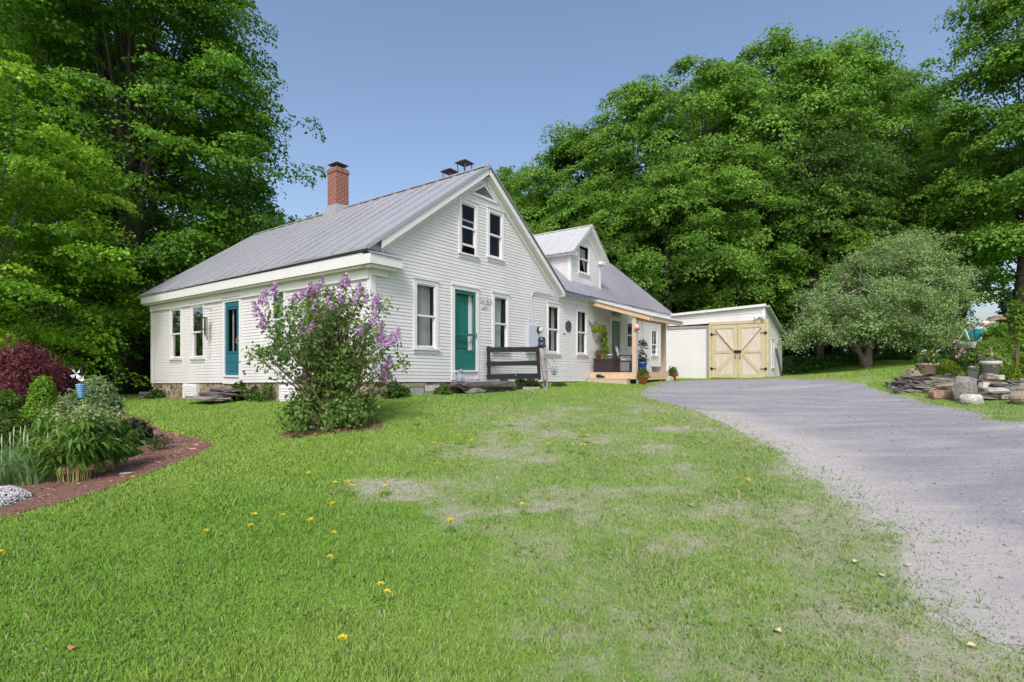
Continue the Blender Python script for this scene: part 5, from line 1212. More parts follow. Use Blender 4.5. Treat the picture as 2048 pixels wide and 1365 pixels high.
for i,(px,Y,lab) in enumerate([(8,6.5,'iris clump at the left edge behind the white flowers'),(42,6.7,'iris clump second from the left edge'),(72,6.5,'broad bladed iris clump beside the tall leafy plant'),(20,7.3,'rear iris clump with upright pale buds'),(58,7.4,'rear iris clump in front of the blue-green leaves')]):
    iris(at(px,Y),lab,i+5,70,.36,.52)['group'] = 'irises in the flower bed'
def phlox(loc,label,w_,d_,h_,n,cols,seed,leafc=((.06,.12,.04),(.09,.16,.05))):
    t = thing('phlox',label,'flowers',loc); q = np.random.default_rng(seed); r = np.sqrt(q.random(n)); a = q.uniform(0,2*pi,n); P = np.c_[r*np.cos(a)*w_/2,r*np.sin(a)*d_/2,h_*(1-r**2*.8)*q.uniform(.75,1.05,n)]
    N = nrm(np.c_[np.cos(a)*r*.5,np.sin(a)*r*.5,1+0*a]+q.normal(0,.35,(n,3))); D = q.normal(0,1,(n,3)); V,Fq = leaf_geo(P,N,D,.019*q.uniform(.7,1.2,n),.5,0); np_mesh('blossoms',V,Fq,PETAL,t,np.repeat(mixcol(n,cols,.1),4,0))
    P2 = P.copy(); P2[:,2] *= .75; V,Fq = leaf_geo(P2,nrm(N+q.normal(0,.5,(n,3))),q.normal(0,1,(n,3)),np.full(n,.035),.3,.1); np_mesh('foliage',V,Fq,LEAF,t,np.repeat(mixcol(n,leafc),4,0)); return t
phlox(at(12,5.75),'low mound of pale lilac white flowers at the left edge of the bed',.5,.36,.16,3200,[(.78,.74,.82),(.85,.83,.88),(.7,.62,.78)],3)
phlox(at(-30,5.5),'mound of white flowers cut by the left edge of the photo',.5,.4,.15,2200,[(.8,.77,.83),(.86,.84,.88)],4)
# ------------------------------------------------------------------ things on and around the house
def hl(x, y, z): q = hw(x,y); return (q[0],q[1],z)
def hthing(name,label,cat,x,y,z,group=None): return thing(name,label,cat,hl(x,y,z),HPH,group)
def rel(P, o):               # wall frame relative to a thing placed at wall point o=(u,z)
    return lambda u,z,d=0: tuple(Vector(P(u,z,d))-Vector(P(o[0],o[1],0)))
def wthing(name,label,cat,P,o,group=None):
    p = P(o[0],o[1],0); t = hthing(name,label,cat,p[0],p[1],p[2],group); return t, rel(P,o)
# electric meter with conduit
u0,zt_ = ong(1050,650); u1,zb_ = ong(1071,697); t,Q = wthing('electric_meter','grey electric meter box with conduit on the long facade','meter',PG,(u0,zb_))
m = MB(); m.pbox(Q,u0,u1,zb_-.15,zt_,.012,.14); m.pbox(Q,u0+.02,u1-.02,zb_-.1,zt_-.03,.141,.15); m.build('box',GREYM,t)
cx_,cz_ = ong(1069,661); m = MB(); q = Q(cx_,cz_,.15); m.tube([(q[0],q[1],q[2]),(q[0],q[1]-.06,q[2])],.105,18); m.build('meter_ring',IRON,t)
m = MB(); m.tube([(q[0]+.01,q[1]-.06,q[2]),(q[0]+.01,q[1]-.13,q[2]),(q[0]+.01,q[1]-.15,q[2])],[.09,.085,.05],18); m.build('meter_glass',plain('meter_face',srgb(200,200,200),.2,.3,14,spec=.6),t)
cu,_ = ong(1060,600); ce = 2.05; m = MB(); m.tube([Q(cu,zt_,.06),Q(cu,1.9,.045),Q(cu,2.12,.045),Q(cu+.06,2.22,.05),Q(cu+.2,2.27,.05),Q(cu+.9,2.26,.06),Q(cu+1.6,2.2,.08)],.022,8); m.build('conduit',GREYM,t)
m = MB()
for zz in (.9,1.4): m.pbox(Q,cu-.05,cu+.05,zz,zz+.04,.03,.072)
m.build('strap',GREYM,t)
# ornaments
o = ong(970,606); t,Q = wthing('wall_ornament','pale metal flower branch ornament beside the teal front door','wall decoration',PG,o)
WO = plain('dull_silver',srgb(176,176,178),.5,.15,10)
m = MB()
m.tube([Q(o[0]-.16,o[1]-.17,.03),Q(o[0]-.02,o[1]-.06,.04),Q(o[0]+.1,o[1]+.14,.03)],.009,5); m.tube([Q(o[0]-.18,o[1]-.16,.03),Q(o[0]-.05,o[1]-.15,.03),Q(o[0]+.14,o[1]-.12,.03)],.007,5)
for a_,b_ in ((-.2,.06),(-.08,.02),(.12,.02),(.06,.1),(.2,.08)):
    for k in range(5): m.add([Q(o[0]+a_,o[1]+b_,.035),Q(o[0]+a_+.05*math.cos(k*1.26),o[1]+b_+.05*math.sin(k*1.26),.03),Q(o[0]+a_+.06*math.cos(k*1.26+.5),o[1]+b_+.06*math.sin(k*1.26+.5),.05),Q(o[0]+a_+.045*math.cos(k*1.26+1),o[1]+b_+.045*math.sin(k*1.26+1),.03)],[(0,1,2,3)])
m.build('flower_branch',WO,t)
o = ong(1135.5,653); t,Q = wthing('wall_ornament','round dark medallion ornament between two facade windows','wall decoration',PG,o)
m = MB(); q = Vector(Q(o[0],o[1],.03)); N = 28; rr = .17
m.tube([q+Vector((rr*math.cos(2*pi*k/N),0,rr*math.sin(2*pi*k/N))) for k in range(N+1)],.016,6); m.tube([q+Vector((.11*math.cos(2*pi*k/N),0,.11*math.sin(2*pi*k/N))) for k in range(N+1)],.008,5)
for k in range(12): a_ = 2*pi*k/12; m.tube([q+Vector((.02*math.cos(a_),0,.02*math.sin(a_))),q+Vector((.165*math.cos(a_),0,.165*math.sin(a_)))],.006,4)
m.build('ring',IRON,t)
m = MB(); m.tube([q+Vector((0,.015,0)),q+Vector((0,.005,0))],.12,16); m.build('disc',plain('aged_disc',srgb(150,146,140),.7,.3,30),t)
o = ong(1184,650); t,Q = wthing('wall_ornament','black scrollwork branch ornament under the porch roof','wall decoration',PG,o)
m = MB()
m.tube([Q(o[0]-.3,o[1]+.15,.03),Q(o[0]-.22,o[1]-.02,.03),Q(o[0]-.1,o[1]-.08,.04),Q(o[0]+.05,o[1]-.02,.03),Q(o[0]+.2,o[1]-.06,.03),Q(o[0]+.3,o[1]+.06,.03)],.012,5)
for a_,b_,c_,d_ in ((-.25,.05,-.12,.03),(-.1,-.06,-.05,.1),(.06,0,.14,.12),(.2,-.05,.26,-.14),(.28,.05,.2,.12)): m.tube([Q(o[0]+a_,o[1]+b_,.03),Q(o[0]+(a_+c_)/2+.02,o[1]+(b_+d_)/2+.03,.035),Q(o[0]+c_,o[1]+d_,.03)],[.01,.012,.004],5)
m.build('scroll',IRON,t)
o = ong(1107,743); t,Q = wthing('wall_ornament','heart of small black metal leaves low on the facade','wall decoration',PG,o)
m = MB()
for k,(a_,b_) in enumerate([(-.2,.08),(-.12,.12),(.02,.1),(.14,.12),(.2,.05),(-.16,0),(-.05,.01),(.06,-.01),(.14,-.03),(-.1,-.09),(.01,-.11),(.08,-.1),(0,.04)]):
    s_ = .028; m.add([Q(o[0]+a_-s_,o[1]+b_,.025),Q(o[0]+a_,o[1]+b_-s_*.8,.03),Q(o[0]+a_+s_,o[1]+b_+.01,.025),Q(o[0]+a_,o[1]+b_+s_,.04)],[(0,1,2,3)])
    m.tube([Q(o[0],o[1]-.13,.02),Q(o[0]+a_*.6,o[1]+b_*.4-.03,.02),Q(o[0]+a_,o[1]+b_,.025)],.002,3)
m.build('leaf_spray',IRON,t)
o = ong(1128,668); t,Q = wthing('name_plate','tiny red plate under the round medallion','sign',PG,o)
m = MB(); m.pbox(Q,o[0]-.09,o[0]+.09,o[1]-.02,o[1]+.02,.014,.02); m.build('plate',plain('dull_red',srgb(178,120,118),.6,.2,20),t)
# wind chime on the eave wall
o = onl(424,621); t,Q = wthing('wind_chime','wind chime of long dark tubes beside the blue-green side door','wind chime',PL,o)
m = MB(); m.tube([Q(o[0],o[1]+.03,.01),Q(o[0],o[1]+.03,.22),Q(o[0],o[1],.22)],.01,5); m.tube([Q(o[0],o[1]-.25,.22),Q(o[0],o[1]-.22,.22)],.09,12); m.tube([Q(o[0],o[1],.22),Q(o[0],o[1]-.24,.22)],.003,4); m.tube([Q(o[0],o[1]-.24,.22),Q(o[0],o[1]-1.0,.22)],.003,4); m.tube([Q(o[0],o[1]-.58,.22),Q(o[0],o[1]-.555,.22)],.06,10); m.build('hanger',IRON,t)
for k in range(5):
    a_ = 2*pi*k/5+.4; c_ = .075; L = (.5,.56,.46,.62,.52)[k]; m = MB(); m.tube([Q(o[0]+c_*math.cos(a_),o[1]-.26,.22+c_*math.sin(a_)),Q(o[0]+c_*math.cos(a_),o[1]-.26-L,.22+c_*math.sin(a_))],.014,7); m.build('tube',plain('dark_tube',srgb(52,46,52),.4,.1),t)
m = MB(); m.hexa([Q(o[0]-.05,o[1]-1.15,.215),Q(o[0]+.05,o[1]-1.15,.215),Q(o[0]+.05,o[1]-1.15,.225),Q(o[0]-.05,o[1]-1.15,.225),Q(o[0]-.015,o[1]-1.0,.215),Q(o[0]+.015,o[1]-1.0,.215),Q(o[0]+.015,o[1]-1.0,.225),Q(o[0]-.015,o[1]-1.0,.225)]); m.build('sail',plain('sail_grey',srgb(186,186,190),.6,.1),t)
# stone steps
def rockthing(name,label,cat,loc,r,mat,seed,rot=0,rough=.16,flat=True,parts=None):
    t = MB(); t.rock((0,0,0),r,seed,rough,0,0,3,flat); o = t.build(name,mat,None,False,loc,rot); return tag(o,label,cat)
dm = (D1[0]+D1[1])/2
q = hl(dm+.22,-.5,-.47); rockthing('slab_step','long dark rough stone slab under the teal front door','stone step',q,(.88,.34,.09),SLATE,3,HPH-.35,.14)
for i,(a_,r_,mt,lab) in enumerate([(-.45,(.28,.2,.07),STONE,'flat grey stone under the left end of the front door slab'),(.15,(.34,.22,.07),SLATE,'flat dark stone under the middle of the front door slab'),(.75,(.36,.2,.06),STONE,'flat stone under the right end of the front door slab')]):
    x_,y_,_ = hl(dm+.22+a_*.9,-.5-a_*.02,0); rockthing('support_stone',lab,'stone',(x_,y_,-.60),r_,mt,10+i,HPH,.2)
lm = (LD[0]+LD[1])/2
for i,(a_,d_,z_,r_,mt,lab) in enumerate([(.1,.62,-.86,(.86,.3,.05),STONE,'lowest long stone slab below the side door'),(-.1,.42,-.755,(.62,.3,.06),SLATE,'middle dark stone slab below the side door'),(-.15,.25,-.655,(.6,.24,.05),SLATE,'topmost dark stone slab below the side door')]):
    x_,y_,_ = hl(-d_,lm+a_,0); rockthing('slab_step',lab,'stone step',(x_,y_,z_),r_,mt,20+i,HPH+pi/2,.16)
x_,y_,z_ = at(293,17.6); rockthing('loose_stone','dark stones at the far left corner of the house','stone',(x_,y_,z_+.1),(.24,.18,.13),SLATE,31,.4,.25)
x_,y_,z_ = at(350,8.9); rockthing('slate_piece','flat slate piece at the tip of the mulch bed','stone',(x_,y_,z_+.02),(.11,.05,.025),SLATE,32,.3,.2)
x_,y_,z_ = at(252,6.7); rockthing('slate_piece','small pale slate chip at the lower edge of the mulch bed','stone',(x_,y_,z_+.015),(.07,.02,.012),PALE,33,.3,.2)
# cat figure beside the front door
def cat_fig():
    u,z = ong(902,768); p = hl(u,-.32,-.40); t = thing('cat_figure','grey seated cat figure on the stone slab left of the teal door','garden ornament',p,HPH-.3)
    G = plain('grey_cat',srgb(140,146,158),.7,.25,12,.2,30); m = MB()
    m.lathe([(.0,0),(.1,.0),(.115,.05),(.105,.12),(.08,.19),(.058,.24),(.045,.265),(.0,.27)],16,(0,.02,0),0,.85,1.05); m.rock((0,-.02,.285),(.052,.055,.047),3,.03,0,0,3); m.rock((0,-.07,.27),(.022,.025,.018),4,.02,0,0,2)
    for s in (-1,1): m.tube([(s*.03,-.075,.19),(s*.035,-.09,.1),(s*.035,-.1,.01)],[.026,.022,.024],8)
    m.tube([(.07,.08,.02),(.12,.02,.02),(.1,-.08,.02)],[.022,.02,.012],8)
    m.build('body',G,t,True)
    for s in (-1,1):
        m = MB(); m.add([(s*.012,-.02,.32),(s*.05,-.02,.315),(s*.045,.0,.315),(s*.04,-.015,.385)],[(0,1,3),(1,2,3),(2,0,3),(0,2,1)]); m.build('ear',IRON,t)
        m = MB(); m.rock((s*.02,-.068,.295),(.009,.006,.009),2,0,0,0,1); m.build('eye',IRON,t)
cat_fig()
# black gate and its post
GA0 = Vector(((973-CX)/F*14.0,14.0,0)); GB0 = Vector(((1079-CX)/F*14.1,14.1,0)); gl = lambda py,Y=14.05: (HY-py)/F*Y
t = thing('garden_gate','black three rail gate with wire mesh beside the front door','gate',(GA0.x,GA0.y,0),0); d_ = GB0-GA0
for (ya,yb,yc,yd) in ((695,705,694,704.5),(724,733,721.5,731),(749,759,747,758)):
    m = MB(); m.hexa([(0,-.015,gl(yb)),(d_.x,d_.y-.015,gl(yd)),(d_.x,d_.y+.015,gl(yd)),(0,.015,gl(yb)),(0,-.015,gl(ya)),(d_.x,d_.y-.015,gl(yc)),(d_.x,d_.y+.015,gl(yc)),(0,.015,gl(ya))]); m.build('rail',BLACKP,t)
for f,dx in ((0.03,.02),(.955,.06)):
    p = d_*f; m = MB(); m.hexa([(p.x-.04+dx,p.y+.016,gl(760)),(p.x+.05+dx,p.y+.016,gl(760)),(p.x+.05+dx,p.y+.05,gl(760)),(p.x-.04+dx,p.y+.05,gl(760)),(p.x-.04,p.y+.016,gl(693)),(p.x+.05,p.y+.016,gl(693)),(p.x+.05,p.y+.05,gl(693)),(p.x-.04,p.y+.05,gl(693))]); m.build('stile',BLACKP,t)
m = MB()
for k in range(29): p = d_*(k/28); m.beam((p.x,p.y+.02,gl(758)),(p.x,p.y+.02,gl(697)),.0035,.0035)
for k in range(16): z = lerp(gl(757),gl(698),k/15); m.beam((0,.022,z),(d_.x,d_.y+.022,z),.0035,.0035)
m.build('wire_mesh',WIRE,t)
m = MB(); p = d_*.55; m.rock((p.x,p.y-.02,gl(751)),(.02,.012,.02),1,0,0,0,2); m.build('bolt',WIRE,t)
x_,y_ = (1087-CX)/F*14.1,14.1; zg = g1(x_,y_)
t = thing('fence_post','weathered grey log post at the right end of the black gate','post',(x_,y_,zg)); m = MB(); Hh = gl(695,14.1)-zg
m.tube([(.06,0,-.2),(.05,0,.05),(.045,0,Hh*.3),(.0,0,Hh*.55),(-.03,0,Hh*.8),(-.06,0,Hh)],[.075,.07,.074,.078,.072,.068],10); m.build('log',GREYW,t,True)
m = MB(); m.tube([(.045,-.01,Hh*.32),(.04,-.035,Hh*.2),(.05,-.02,0)],[.03,.05,.045],8); m.build('base_burl',BARK,t,True)
zt0 = zg+Hh; t = thing('hood','glossy navy hood with dangling straps topping the log post','ornament',(x_-.05,y_,zt0))
m = MB(); m.lathe([(.0,.0),(.09,.0),(.105,.04),(.1,.1),(.085,.12),(.1,.15),(.105,.2),(.09,.25),(.05,.28),(.0,.285)],14,(0,0,0),0,1,1.1); m.rock((.05,-.05,.12),(.06,.05,.03),4,.1,0,0,2); m.rock((.06,-.04,.04),(.06,.05,.04),5,.1,0,0,2); m.build('shell',BLUEG,t,True)
for pts in ([(.09,-.06,.05),(.15,-.08,-.1),(.13,-.08,-.25),(.06,-.08,-.32)],[(.07,-.08,.02),(.09,-.09,-.12),(.11,-.08,-.26),(.06,-.09,-.34)],[(.1,-.06,.04),(.17,-.08,-.14),(.13,-.08,-.33),(.14,-.08,-.55)],[(.13,-.08,-.34),(.2,-.08,-.45),(.19,-.07,-.6),(.12,-.08,-.66),(.06,-.08,-.66)],[(.14,-.08,-.34),(.22,-.06,-.27),(.3,-.06,-.34),(.33,-.06,-.4),(.37,-.06,-.36)],[(-.08,-.05,-.12),(-.17,-.05,-.2),(-.17,-.05,-.34),(-.1,-.05,-.4)]):
    m = MB(); m.tube(pts,.006,5); m.build('strap',IRON,t)
a_ = Vector(at(1046,13.95)); b_ = Vector(at(1080,13.9)); m = MB(); dd = b_-a_; m.beam((0,0,.02),(dd.x,dd.y,dd.z+.02),.1,.13); o = m.build('timber_edging',GREYW,None,False,a_); tag(o,'short grey timber lying at the foot of the log post','timber')
a_ = Vector(at(992,14.25)); b_ = Vector(at(1050,14.2)); m = MB(); dd = b_-a_; m.beam((0,0,.08),(dd.x,dd.y,dd.z+.08),.08,.07); o = m.build('timber_edging',BLACKP,None,False,a_); tag(o,'dark timber edging below the black gate','timber')
# small plants along the walls
def fl_plant(name,label,loc,w_,h_,seed,cols=((.06,.13,.02),(.1,.19,.03)),fcol=None,nf=6,leaf=.06,cat='plant',fs=.03):
    t = bush(name,label,cat,loc,w_,h_,'dome',60,14,leaf,.09*max(.6,w_*1.6),cols,seed=seed,nst=5,sr=.006)
    if fcol:
        q = np.random.default_rng(seed); n = nf*14; c = q.uniform(-1,1,(nf,3))*[w_*.45,w_*.35,h_*.2]+[0,0,h_*.92]; P = np.repeat(c,14,0)+q.normal(0,fs*.55,(n,3)); V,Fq = leaf_geo(P,nrm(q.normal(0,1,(n,3))+[0,-.5,.8]),q.normal(0,1,(n,3)),fs*q.uniform(.7,1.2,n),.5,0); np_mesh('blossoms',V,Fq,PETAL,t,np.repeat(mixcol(n,fcol,.15),4,0))
    return t
PK = [(.4,.12,.35),(.55,.25,.5)]
fl_plant('leafy_plant','broad green plant at the right end of the side door slabs',at(488,14.4),.62,.5,201,leaf=.11)
fl_plant('flowering_plant','low plant with pink flowers between the side door and the lilac',at(517,14.0),.5,.42,202,fcol=PK,nf=5,fs=.05)
fl_plant('leafy_plant','round bright green plant left of the lilac foot',at(548,13.6),.75,.5,203)
fl_plant('flowering_plant','low plant with pink flowers at the house corner right of the lilac',at(786,11.0),.4,.36,204,fcol=PK,nf=4,fs=.055)
fl_plant('leafy_plant','small green weed under the left end of the front door slab',at(886,12.2),.42,.2,205); fl_plant('leafy_plant','small weed against the concrete foundation blocks',at(806,11.25),.3,.2,206)
for i,(px,Y,f,lab) in enumerate([(1006,14.7,None,'leafy plant behind the left half of the black gate'),(1040,14.6,[(.7,.68,.66),(.75,.55,.6)],'plant with pale flowers behind the right half of the black gate'),(1062,14.5,[(.7,.68,.66)],'small white flowered plant beside the log post')]): fl_plant('flowering_plant' if f else 'leafy_plant',lab,at(px,Y),.45,.26,210+i,fcol=f,nf=5)
fl_plant('weed','dark clump of weeds against the bottom boards right of the gate post',at(1118,15.2),.4,.12,215,leaf=.04); fl_plant('weed','weeds at the foot of the far left foundation corner',at(312,17.3),.6,.3,216)
a_ = at(557,13.3); m = MB(); m.beam((0,0,-.1),(0,0,.52),.03,.03); o = m.build('garden_stake',GREYW,None,False,a_); tag(o,'short grey stake between the side door and the lilac','stake')

# ------------------------------------------------------------------ on the porch
dk = dkz+.001
t = hthing('storage_box','dark wicker storage box at the left edge of the porch deck','box',PX0+.36,-.5,dk)
m = MB(); m.box(-.3,.3,-.4,.34,.0,.44)
for k in range(9): m.box(-.303-.004*(k%2),-.3,-.4,.34,.02+k*.047,.055+k*.047)
m.build('body',WICKER,t); m = MB(); m.box(-.32,.32,-.42,.36,.441,.48); m.build('lid',WICKER,t)
def pot(name,label,loc,r0,r1,h,mat,plant=None,cat='flower pot',rim=True,rot=0,sq=False,group=None):
    t = thing(name,label,cat,loc,rot,group); m = MB(); n = 4 if sq else 18; k = 1.3 if sq else 1
    pr = [(.0,0),(r0*k,0),(r1*k*.97,h*.8)]
    if rim: pr += [(r1*k*1.08,h*.8),(r1*k*1.1,h),(r1*k*.95,h),(r1*k*.9,h*.88),(.0,h*.88)]
    else: pr += [(r1*k,h),(r1*k*.92,h),(r1*k*.88,h*.9),(0,h*.9)]
    m.lathe(pr,n); m.build('pot',mat,t,not sq)
    if plant:
        w_,ph,nc,leaf,cols,fc,seed = plant; C,O = crown_pts(nc,h*.85,h+ph,w_/2,'dome',seed,.3,0,.2); V,Fq,cc = sprays(C,.3*w_*rng.lognormal(0,.25,len(C)),O,16,leaf,cols,.6,.3,.6,.7); np_mesh('plant',V,Fq,LEAF,t,cc)
        m = MB(); q_ = random.Random(seed)
        for _ in range(6): e = Vector(C[q_.randrange(len(C))]); m.tube([(0,0,h*.8),(e.x*.5,e.y*.5,(e.z+h)/2),e],.004,4)
        m.build('stem',STEM,t)
        for fcol,nf,fs in fc or []:
            q = np.random.default_rng(seed+nf); n = nf*12; c = q.uniform(-1,1,(nf,3))*[w_*.42,w_*.42,ph*.25]+[0,0,h+ph*.8]; P = np.repeat(c,12,0)+q.normal(0,fs*.5,(n,3)); V,Fq = leaf_geo(P,nrm(q.normal(0,1,(n,3))+[0,-.6,.6]),q.normal(0,1,(n,3)),fs*q.uniform(.7,1.2,n),.5,0); np_mesh('blossoms',V,Fq,PETAL,t,np.repeat(mixcol(n,fcol,.15),4,0))
    return t
GB = [(.06,.13,.02),(.1,.19,.03)]
pot('flower_pot','white pot on the dark wicker box',hl(PX0+.42,-.62,dk+.482),.07,.085,.16,TRIM); pot('flower_pot','terracotta pot on the rear of the dark wicker box',hl(PX0+.3,-.22,dk+.482),.09,.12,.2,TERRA,(.3,.12,14,.05,GB,None,301))
# wall basket with trailing golden vine
o = ong(1189,668); o = (max(o[0],PX0+.15),o[1]); t,Q = wthing('wall_planter','pale triangular wall basket with trailing yellow-green vine','hanging planter',PG,o)
m = MB(); m.hexa([Q(o[0]-.02,o[1]-.3,.01),Q(o[0]+.02,o[1]-.3,.01),Q(o[0]+.02,o[1]-.3,.04),Q(o[0]-.02,o[1]-.3,.04),Q(o[0]-.24,o[1]+.05,.01),Q(o[0]+.24,o[1]+.05,.01),Q(o[0]+.2,o[1]+.05,.3),Q(o[0]-.2,o[1]+.05,.3)]); m.build('basket',plain('pale_basket',srgb(178,174,170),.8,.25,30,.3,50),t)
n = 60; C = []; 
for k in range(n):
    f = k/n
    if f < .5: C.append(Q(o[0]+R.uniform(-.26,.3),o[1]+R.uniform(.06,.24),R.uniform(.05,.34)))
    else: g = (f-.5)*2; C.append(Q(o[0]+.26+.3*g+R.uniform(-.07,.07),o[1]+.1-.98*g,.24+.05*g+R.uniform(-.05,.05)))
C = np.array(C); V,Fq,cc = sprays(C,np.full(n,.085),nrm(np.tile([0,-1,.4],(n,1))+rng.normal(0,.3,(n,3))),13,.085,[(.2,.32,.025),(.3,.42,.04)],.7,.2,.5,.6); np_mesh('vine',V,Fq,LEAF,t,cc)
# rocking chair with patterned cushions
def rocker():
    t = hthing('rocking_chair','dark wooden rocking chair with patterned cushions on the porch','chair',11.0,-.78,dk); t.rotation_euler.z = HPH+.5
    DW = plain('dark_chair_wood',srgb(66,54,52),.5,.2,10)
    for s in (-1,1):
        m = MB(); m.tube([(s*.27,-.5,.075),(s*.27,-.25,.025),(s*.27,.1,.02),(s*.27,.4,.075),(s*.27,.52,.12)],.02,6); m.build('rocker',DW,t)
        m = MB(); m.box(s*.27-.03,s*.27+.03,-.29,-.23,.03,.60); m.build('front_leg',DW,t)
        m = MB(); m.beam((s*.25,.2,.03),(s*.25,.3,.42),.05,.05); m.build('rear_leg',DW,t)
        m = MB(); m.box(s*.29-.045,s*.29+.045,-.34,.26,.602,.632); m.build('arm',DW,t)
    m = MB(); m.box(-.235,.235,-.29,.26,.37,.41); m.box(-.24,.24,-.285,-.25,.3,.369); m.build('seat',DW,t)
    m = MB()
    for s in (-1,1): m.beam((s*.24,.25,.4),(s*.24,.42,1.02),.045,.045)
    m.beam((-.26,.43,1.0),(.26,.43,1.0),.09,.03); m.beam((-.22,.3,.55),(.22,.3,.55),.06,.025)
    for k in range(5): x = -.16+k*.08; m.beam((x,.3,.52),(x,.42,.98),.035,.02)
    m.build('backrest',DW,t)
    m = MB(); m.rock((0,-.02,.46),(.25,.27,.055),3,.03,0,0,3,True); m.build('seat_cushion',CUSH,t,True)
    m = MB(); m.rock((0,0,0),(.24,.06,.23),4,.03,0,0,3,True); o = m.build('back_cushion',CUSH,t,True,(0,.27,.72)); o.rotation_euler.x = -.26
rocker()
# shoes on the step
t = hthing('shoes','pair of black shoes standing on the porch step','shoes',PX0-.2,-.55,dkz-.194)
for s in (-1,1):
    m = MB(); m.rock((s*.06,0,.04),(.045,.13,.045),5,.05,0,0,3); m.rock((s*.06,.07,.07),(.042,.06,.06),6,.05,0,0,3); m.build('shoe',IRON,t,True)
pot('flower_pot','terracotta pot with green plant at the corner of the porch step',(*hl(PX0-.1,-PW-.28,0)[:2],g1(*hl(PX0-.1,-PW-.28,0)[:2])),.11,.16,.3,TERRA,(.36,.22,30,.07,GB,None,302))
pot('flower_pot','terracotta pot with green plant at the far right end of the porch',(*hl(PX1+.18,-PW-.1,0)[:2],g1(*hl(PX1+.18,-PW-.1,0)[:2])),.11,.15,.3,TERRA,(.34,.2,26,.07,GB,None,303))
pot('flower_pot','cobalt blue glazed pot beside the front porch post',hl(10.55,-PW+.16,dk),.13,.17,.36,BLUEPOT,(.3,.16,22,.06,[(.05,.09,.04),(.08,.13,.05)],None,304))
pot('flower_pot','grey square pot beside the right porch post',hl(12.25,-PW+.3,dk),.11,.15,.2,plain('grey_pot',srgb(150,134,130),.8,.1),None,rim=False,sq=True)
for i,(a_,lab) in enumerate(((PX0+.1,'pale concrete block under the left front corner of the deck'),(PX1-.2,'pale concrete block under the right front corner of the deck'))):
    x_,y_,_ = hl(a_,-PW-.12,0); m = MB(); m.box(-.14,.14,-.1,.1,-.1,.14); m.box(-.1,.1,-.07,.07,.141,.18); o = m.build('concrete_block',PALE,None,False,(x_,y_,g1(x_,y_)),HPH); tag(o,lab,'block')
hb = hl(10.35,-PW+.06,0); t = thing('hanging_basket','white hanging basket with dark trailing plant at the front porch post','hanging planter',(hb[0],hb[1],.62),HPH)
m = MB(); m.lathe([(0,0),(.07,0),(.1,.13),(.105,.14),(.0,.13)],14); m.build('pot',TRIM,t,True)
C = np.array([(R.uniform(-.12,.12),R.uniform(-.12,.12),R.uniform(.12,.3)) for _ in range(20)]+[(R.uniform(-.14,.1),R.uniform(-.12,.12),R.uniform(-.35,.05)) for _ in range(14)]); V,Fq,cc = sprays(C,np.full(len(C),.06),nrm(C+[0,0,.1]),12,.055,[(.03,.06,.025),(.06,.11,.04)],.7,.2,.5,.6); np_mesh('plant',V,Fq,LEAF,t,cc)
m = MB()
for k in range(3): a_ = 2.1*k; m.tube([(.1*math.cos(a_),.1*math.sin(a_),.14),(0,0,pz(-PW)-.62-.28)],.003,4)
m.build('chain',IRON,t)
hp = hl(PX0+.0,-PW-.03,0); t = thing('bird_feeder','red and white hummingbird feeder hung on the front porch post','bird feeder',(hp[0],hp[1],pz(-PW)-.62),HPH)
m = MB(); m.lathe([(.0,.0),(.1,.0),(.105,.02),(.06,.05),(.0,.05)],12); m.build('tray',plain('feeder_red',srgb(190,50,60),.3,.1,spec=.5),t)
m = MB(); m.lathe([(.0,.05),(.04,.05),(.05,.12),(.03,.18),(.0,.185)],12); m.build('bottle',plain('feeder_white',srgb(225,215,215),.3,.1),t,True)
m = MB(); m.tube([(0,0,.18),(.02,0,.26),(.0,.02,.3)],.005,5); m.build('hook',IRON,t)
t = hthing('broom','dark stick leaning by the front porch post','stick',10.05,-PW+.4,dk); m = MB(); m.tube([(0,0,0),(.03,.02,.34)],.018,6); m.build('stick',IRON,t); t.name = 'stick'
# ------------------------------------------------------------------ stone walls and garden at the right
def wall_thing(label, p0, p1, Y0, Y1, rows, seed, mats, hts):
    a = Vector(((p0-CX)/F*Y0,Y0,0)); b = Vector(((p1-CX)/F*Y1,Y1,0)); zc = min(g1(a.x,a.y),g1(b.x,b.y))
    t = thing('stone_wall',label,'wall',(a.x,a.y,zc)); q = random.Random(seed); d = b-a; L = d.length; an = math.atan2(d.y,d.x); z = -.02
    for r in range(rows):
        h = hts[r%len(hts)]; x = q.uniform(-.1,.05)
        while x < L:
            w_ = q.uniform(.16,.6); hh = h*q.uniform(.8,1.2); p = a+d*min(1,max(0,(x+w_/2)/L))-a; zz = g1(a.x+p.x,a.y+p.y)-zc
            m = MB(); m.rock((0,0,0),(w_*.54,q.uniform(.16,.26),hh*.58),q.randrange(999),.22,0,0,3,True); o = m.build('stone',mats[q.randrange(len(mats))],t,False,(p.x-math.sin(an)*q.uniform(-.05,.05)-math.sin(an)*.05*r,p.y+math.cos(an)*(q.uniform(-.05,.05)+.05*r),z+h/2+zz)); o.rotation_euler = (q.uniform(-.13,.13),q.uniform(-.12,.12),an+q.uniform(-.3,.3)); x += w_*.97
        z += h*.93
    return t
wall_thing('low dry stone wall of flat dark slabs under the terracotta urn',1800,1888,13.5,13.0,6,4,[STONE,SLATE,STONE,TAN,SLATE],[.095,.075,.085,.06,.075,.05])
wall_thing('low dry stone wall of mixed grey slabs right of the upright stone',1962,2080,12.0,11.4,5,9,[STONE,TAN,STONE,PALE,SLATE],[.10,.085,.11,.075,.07])
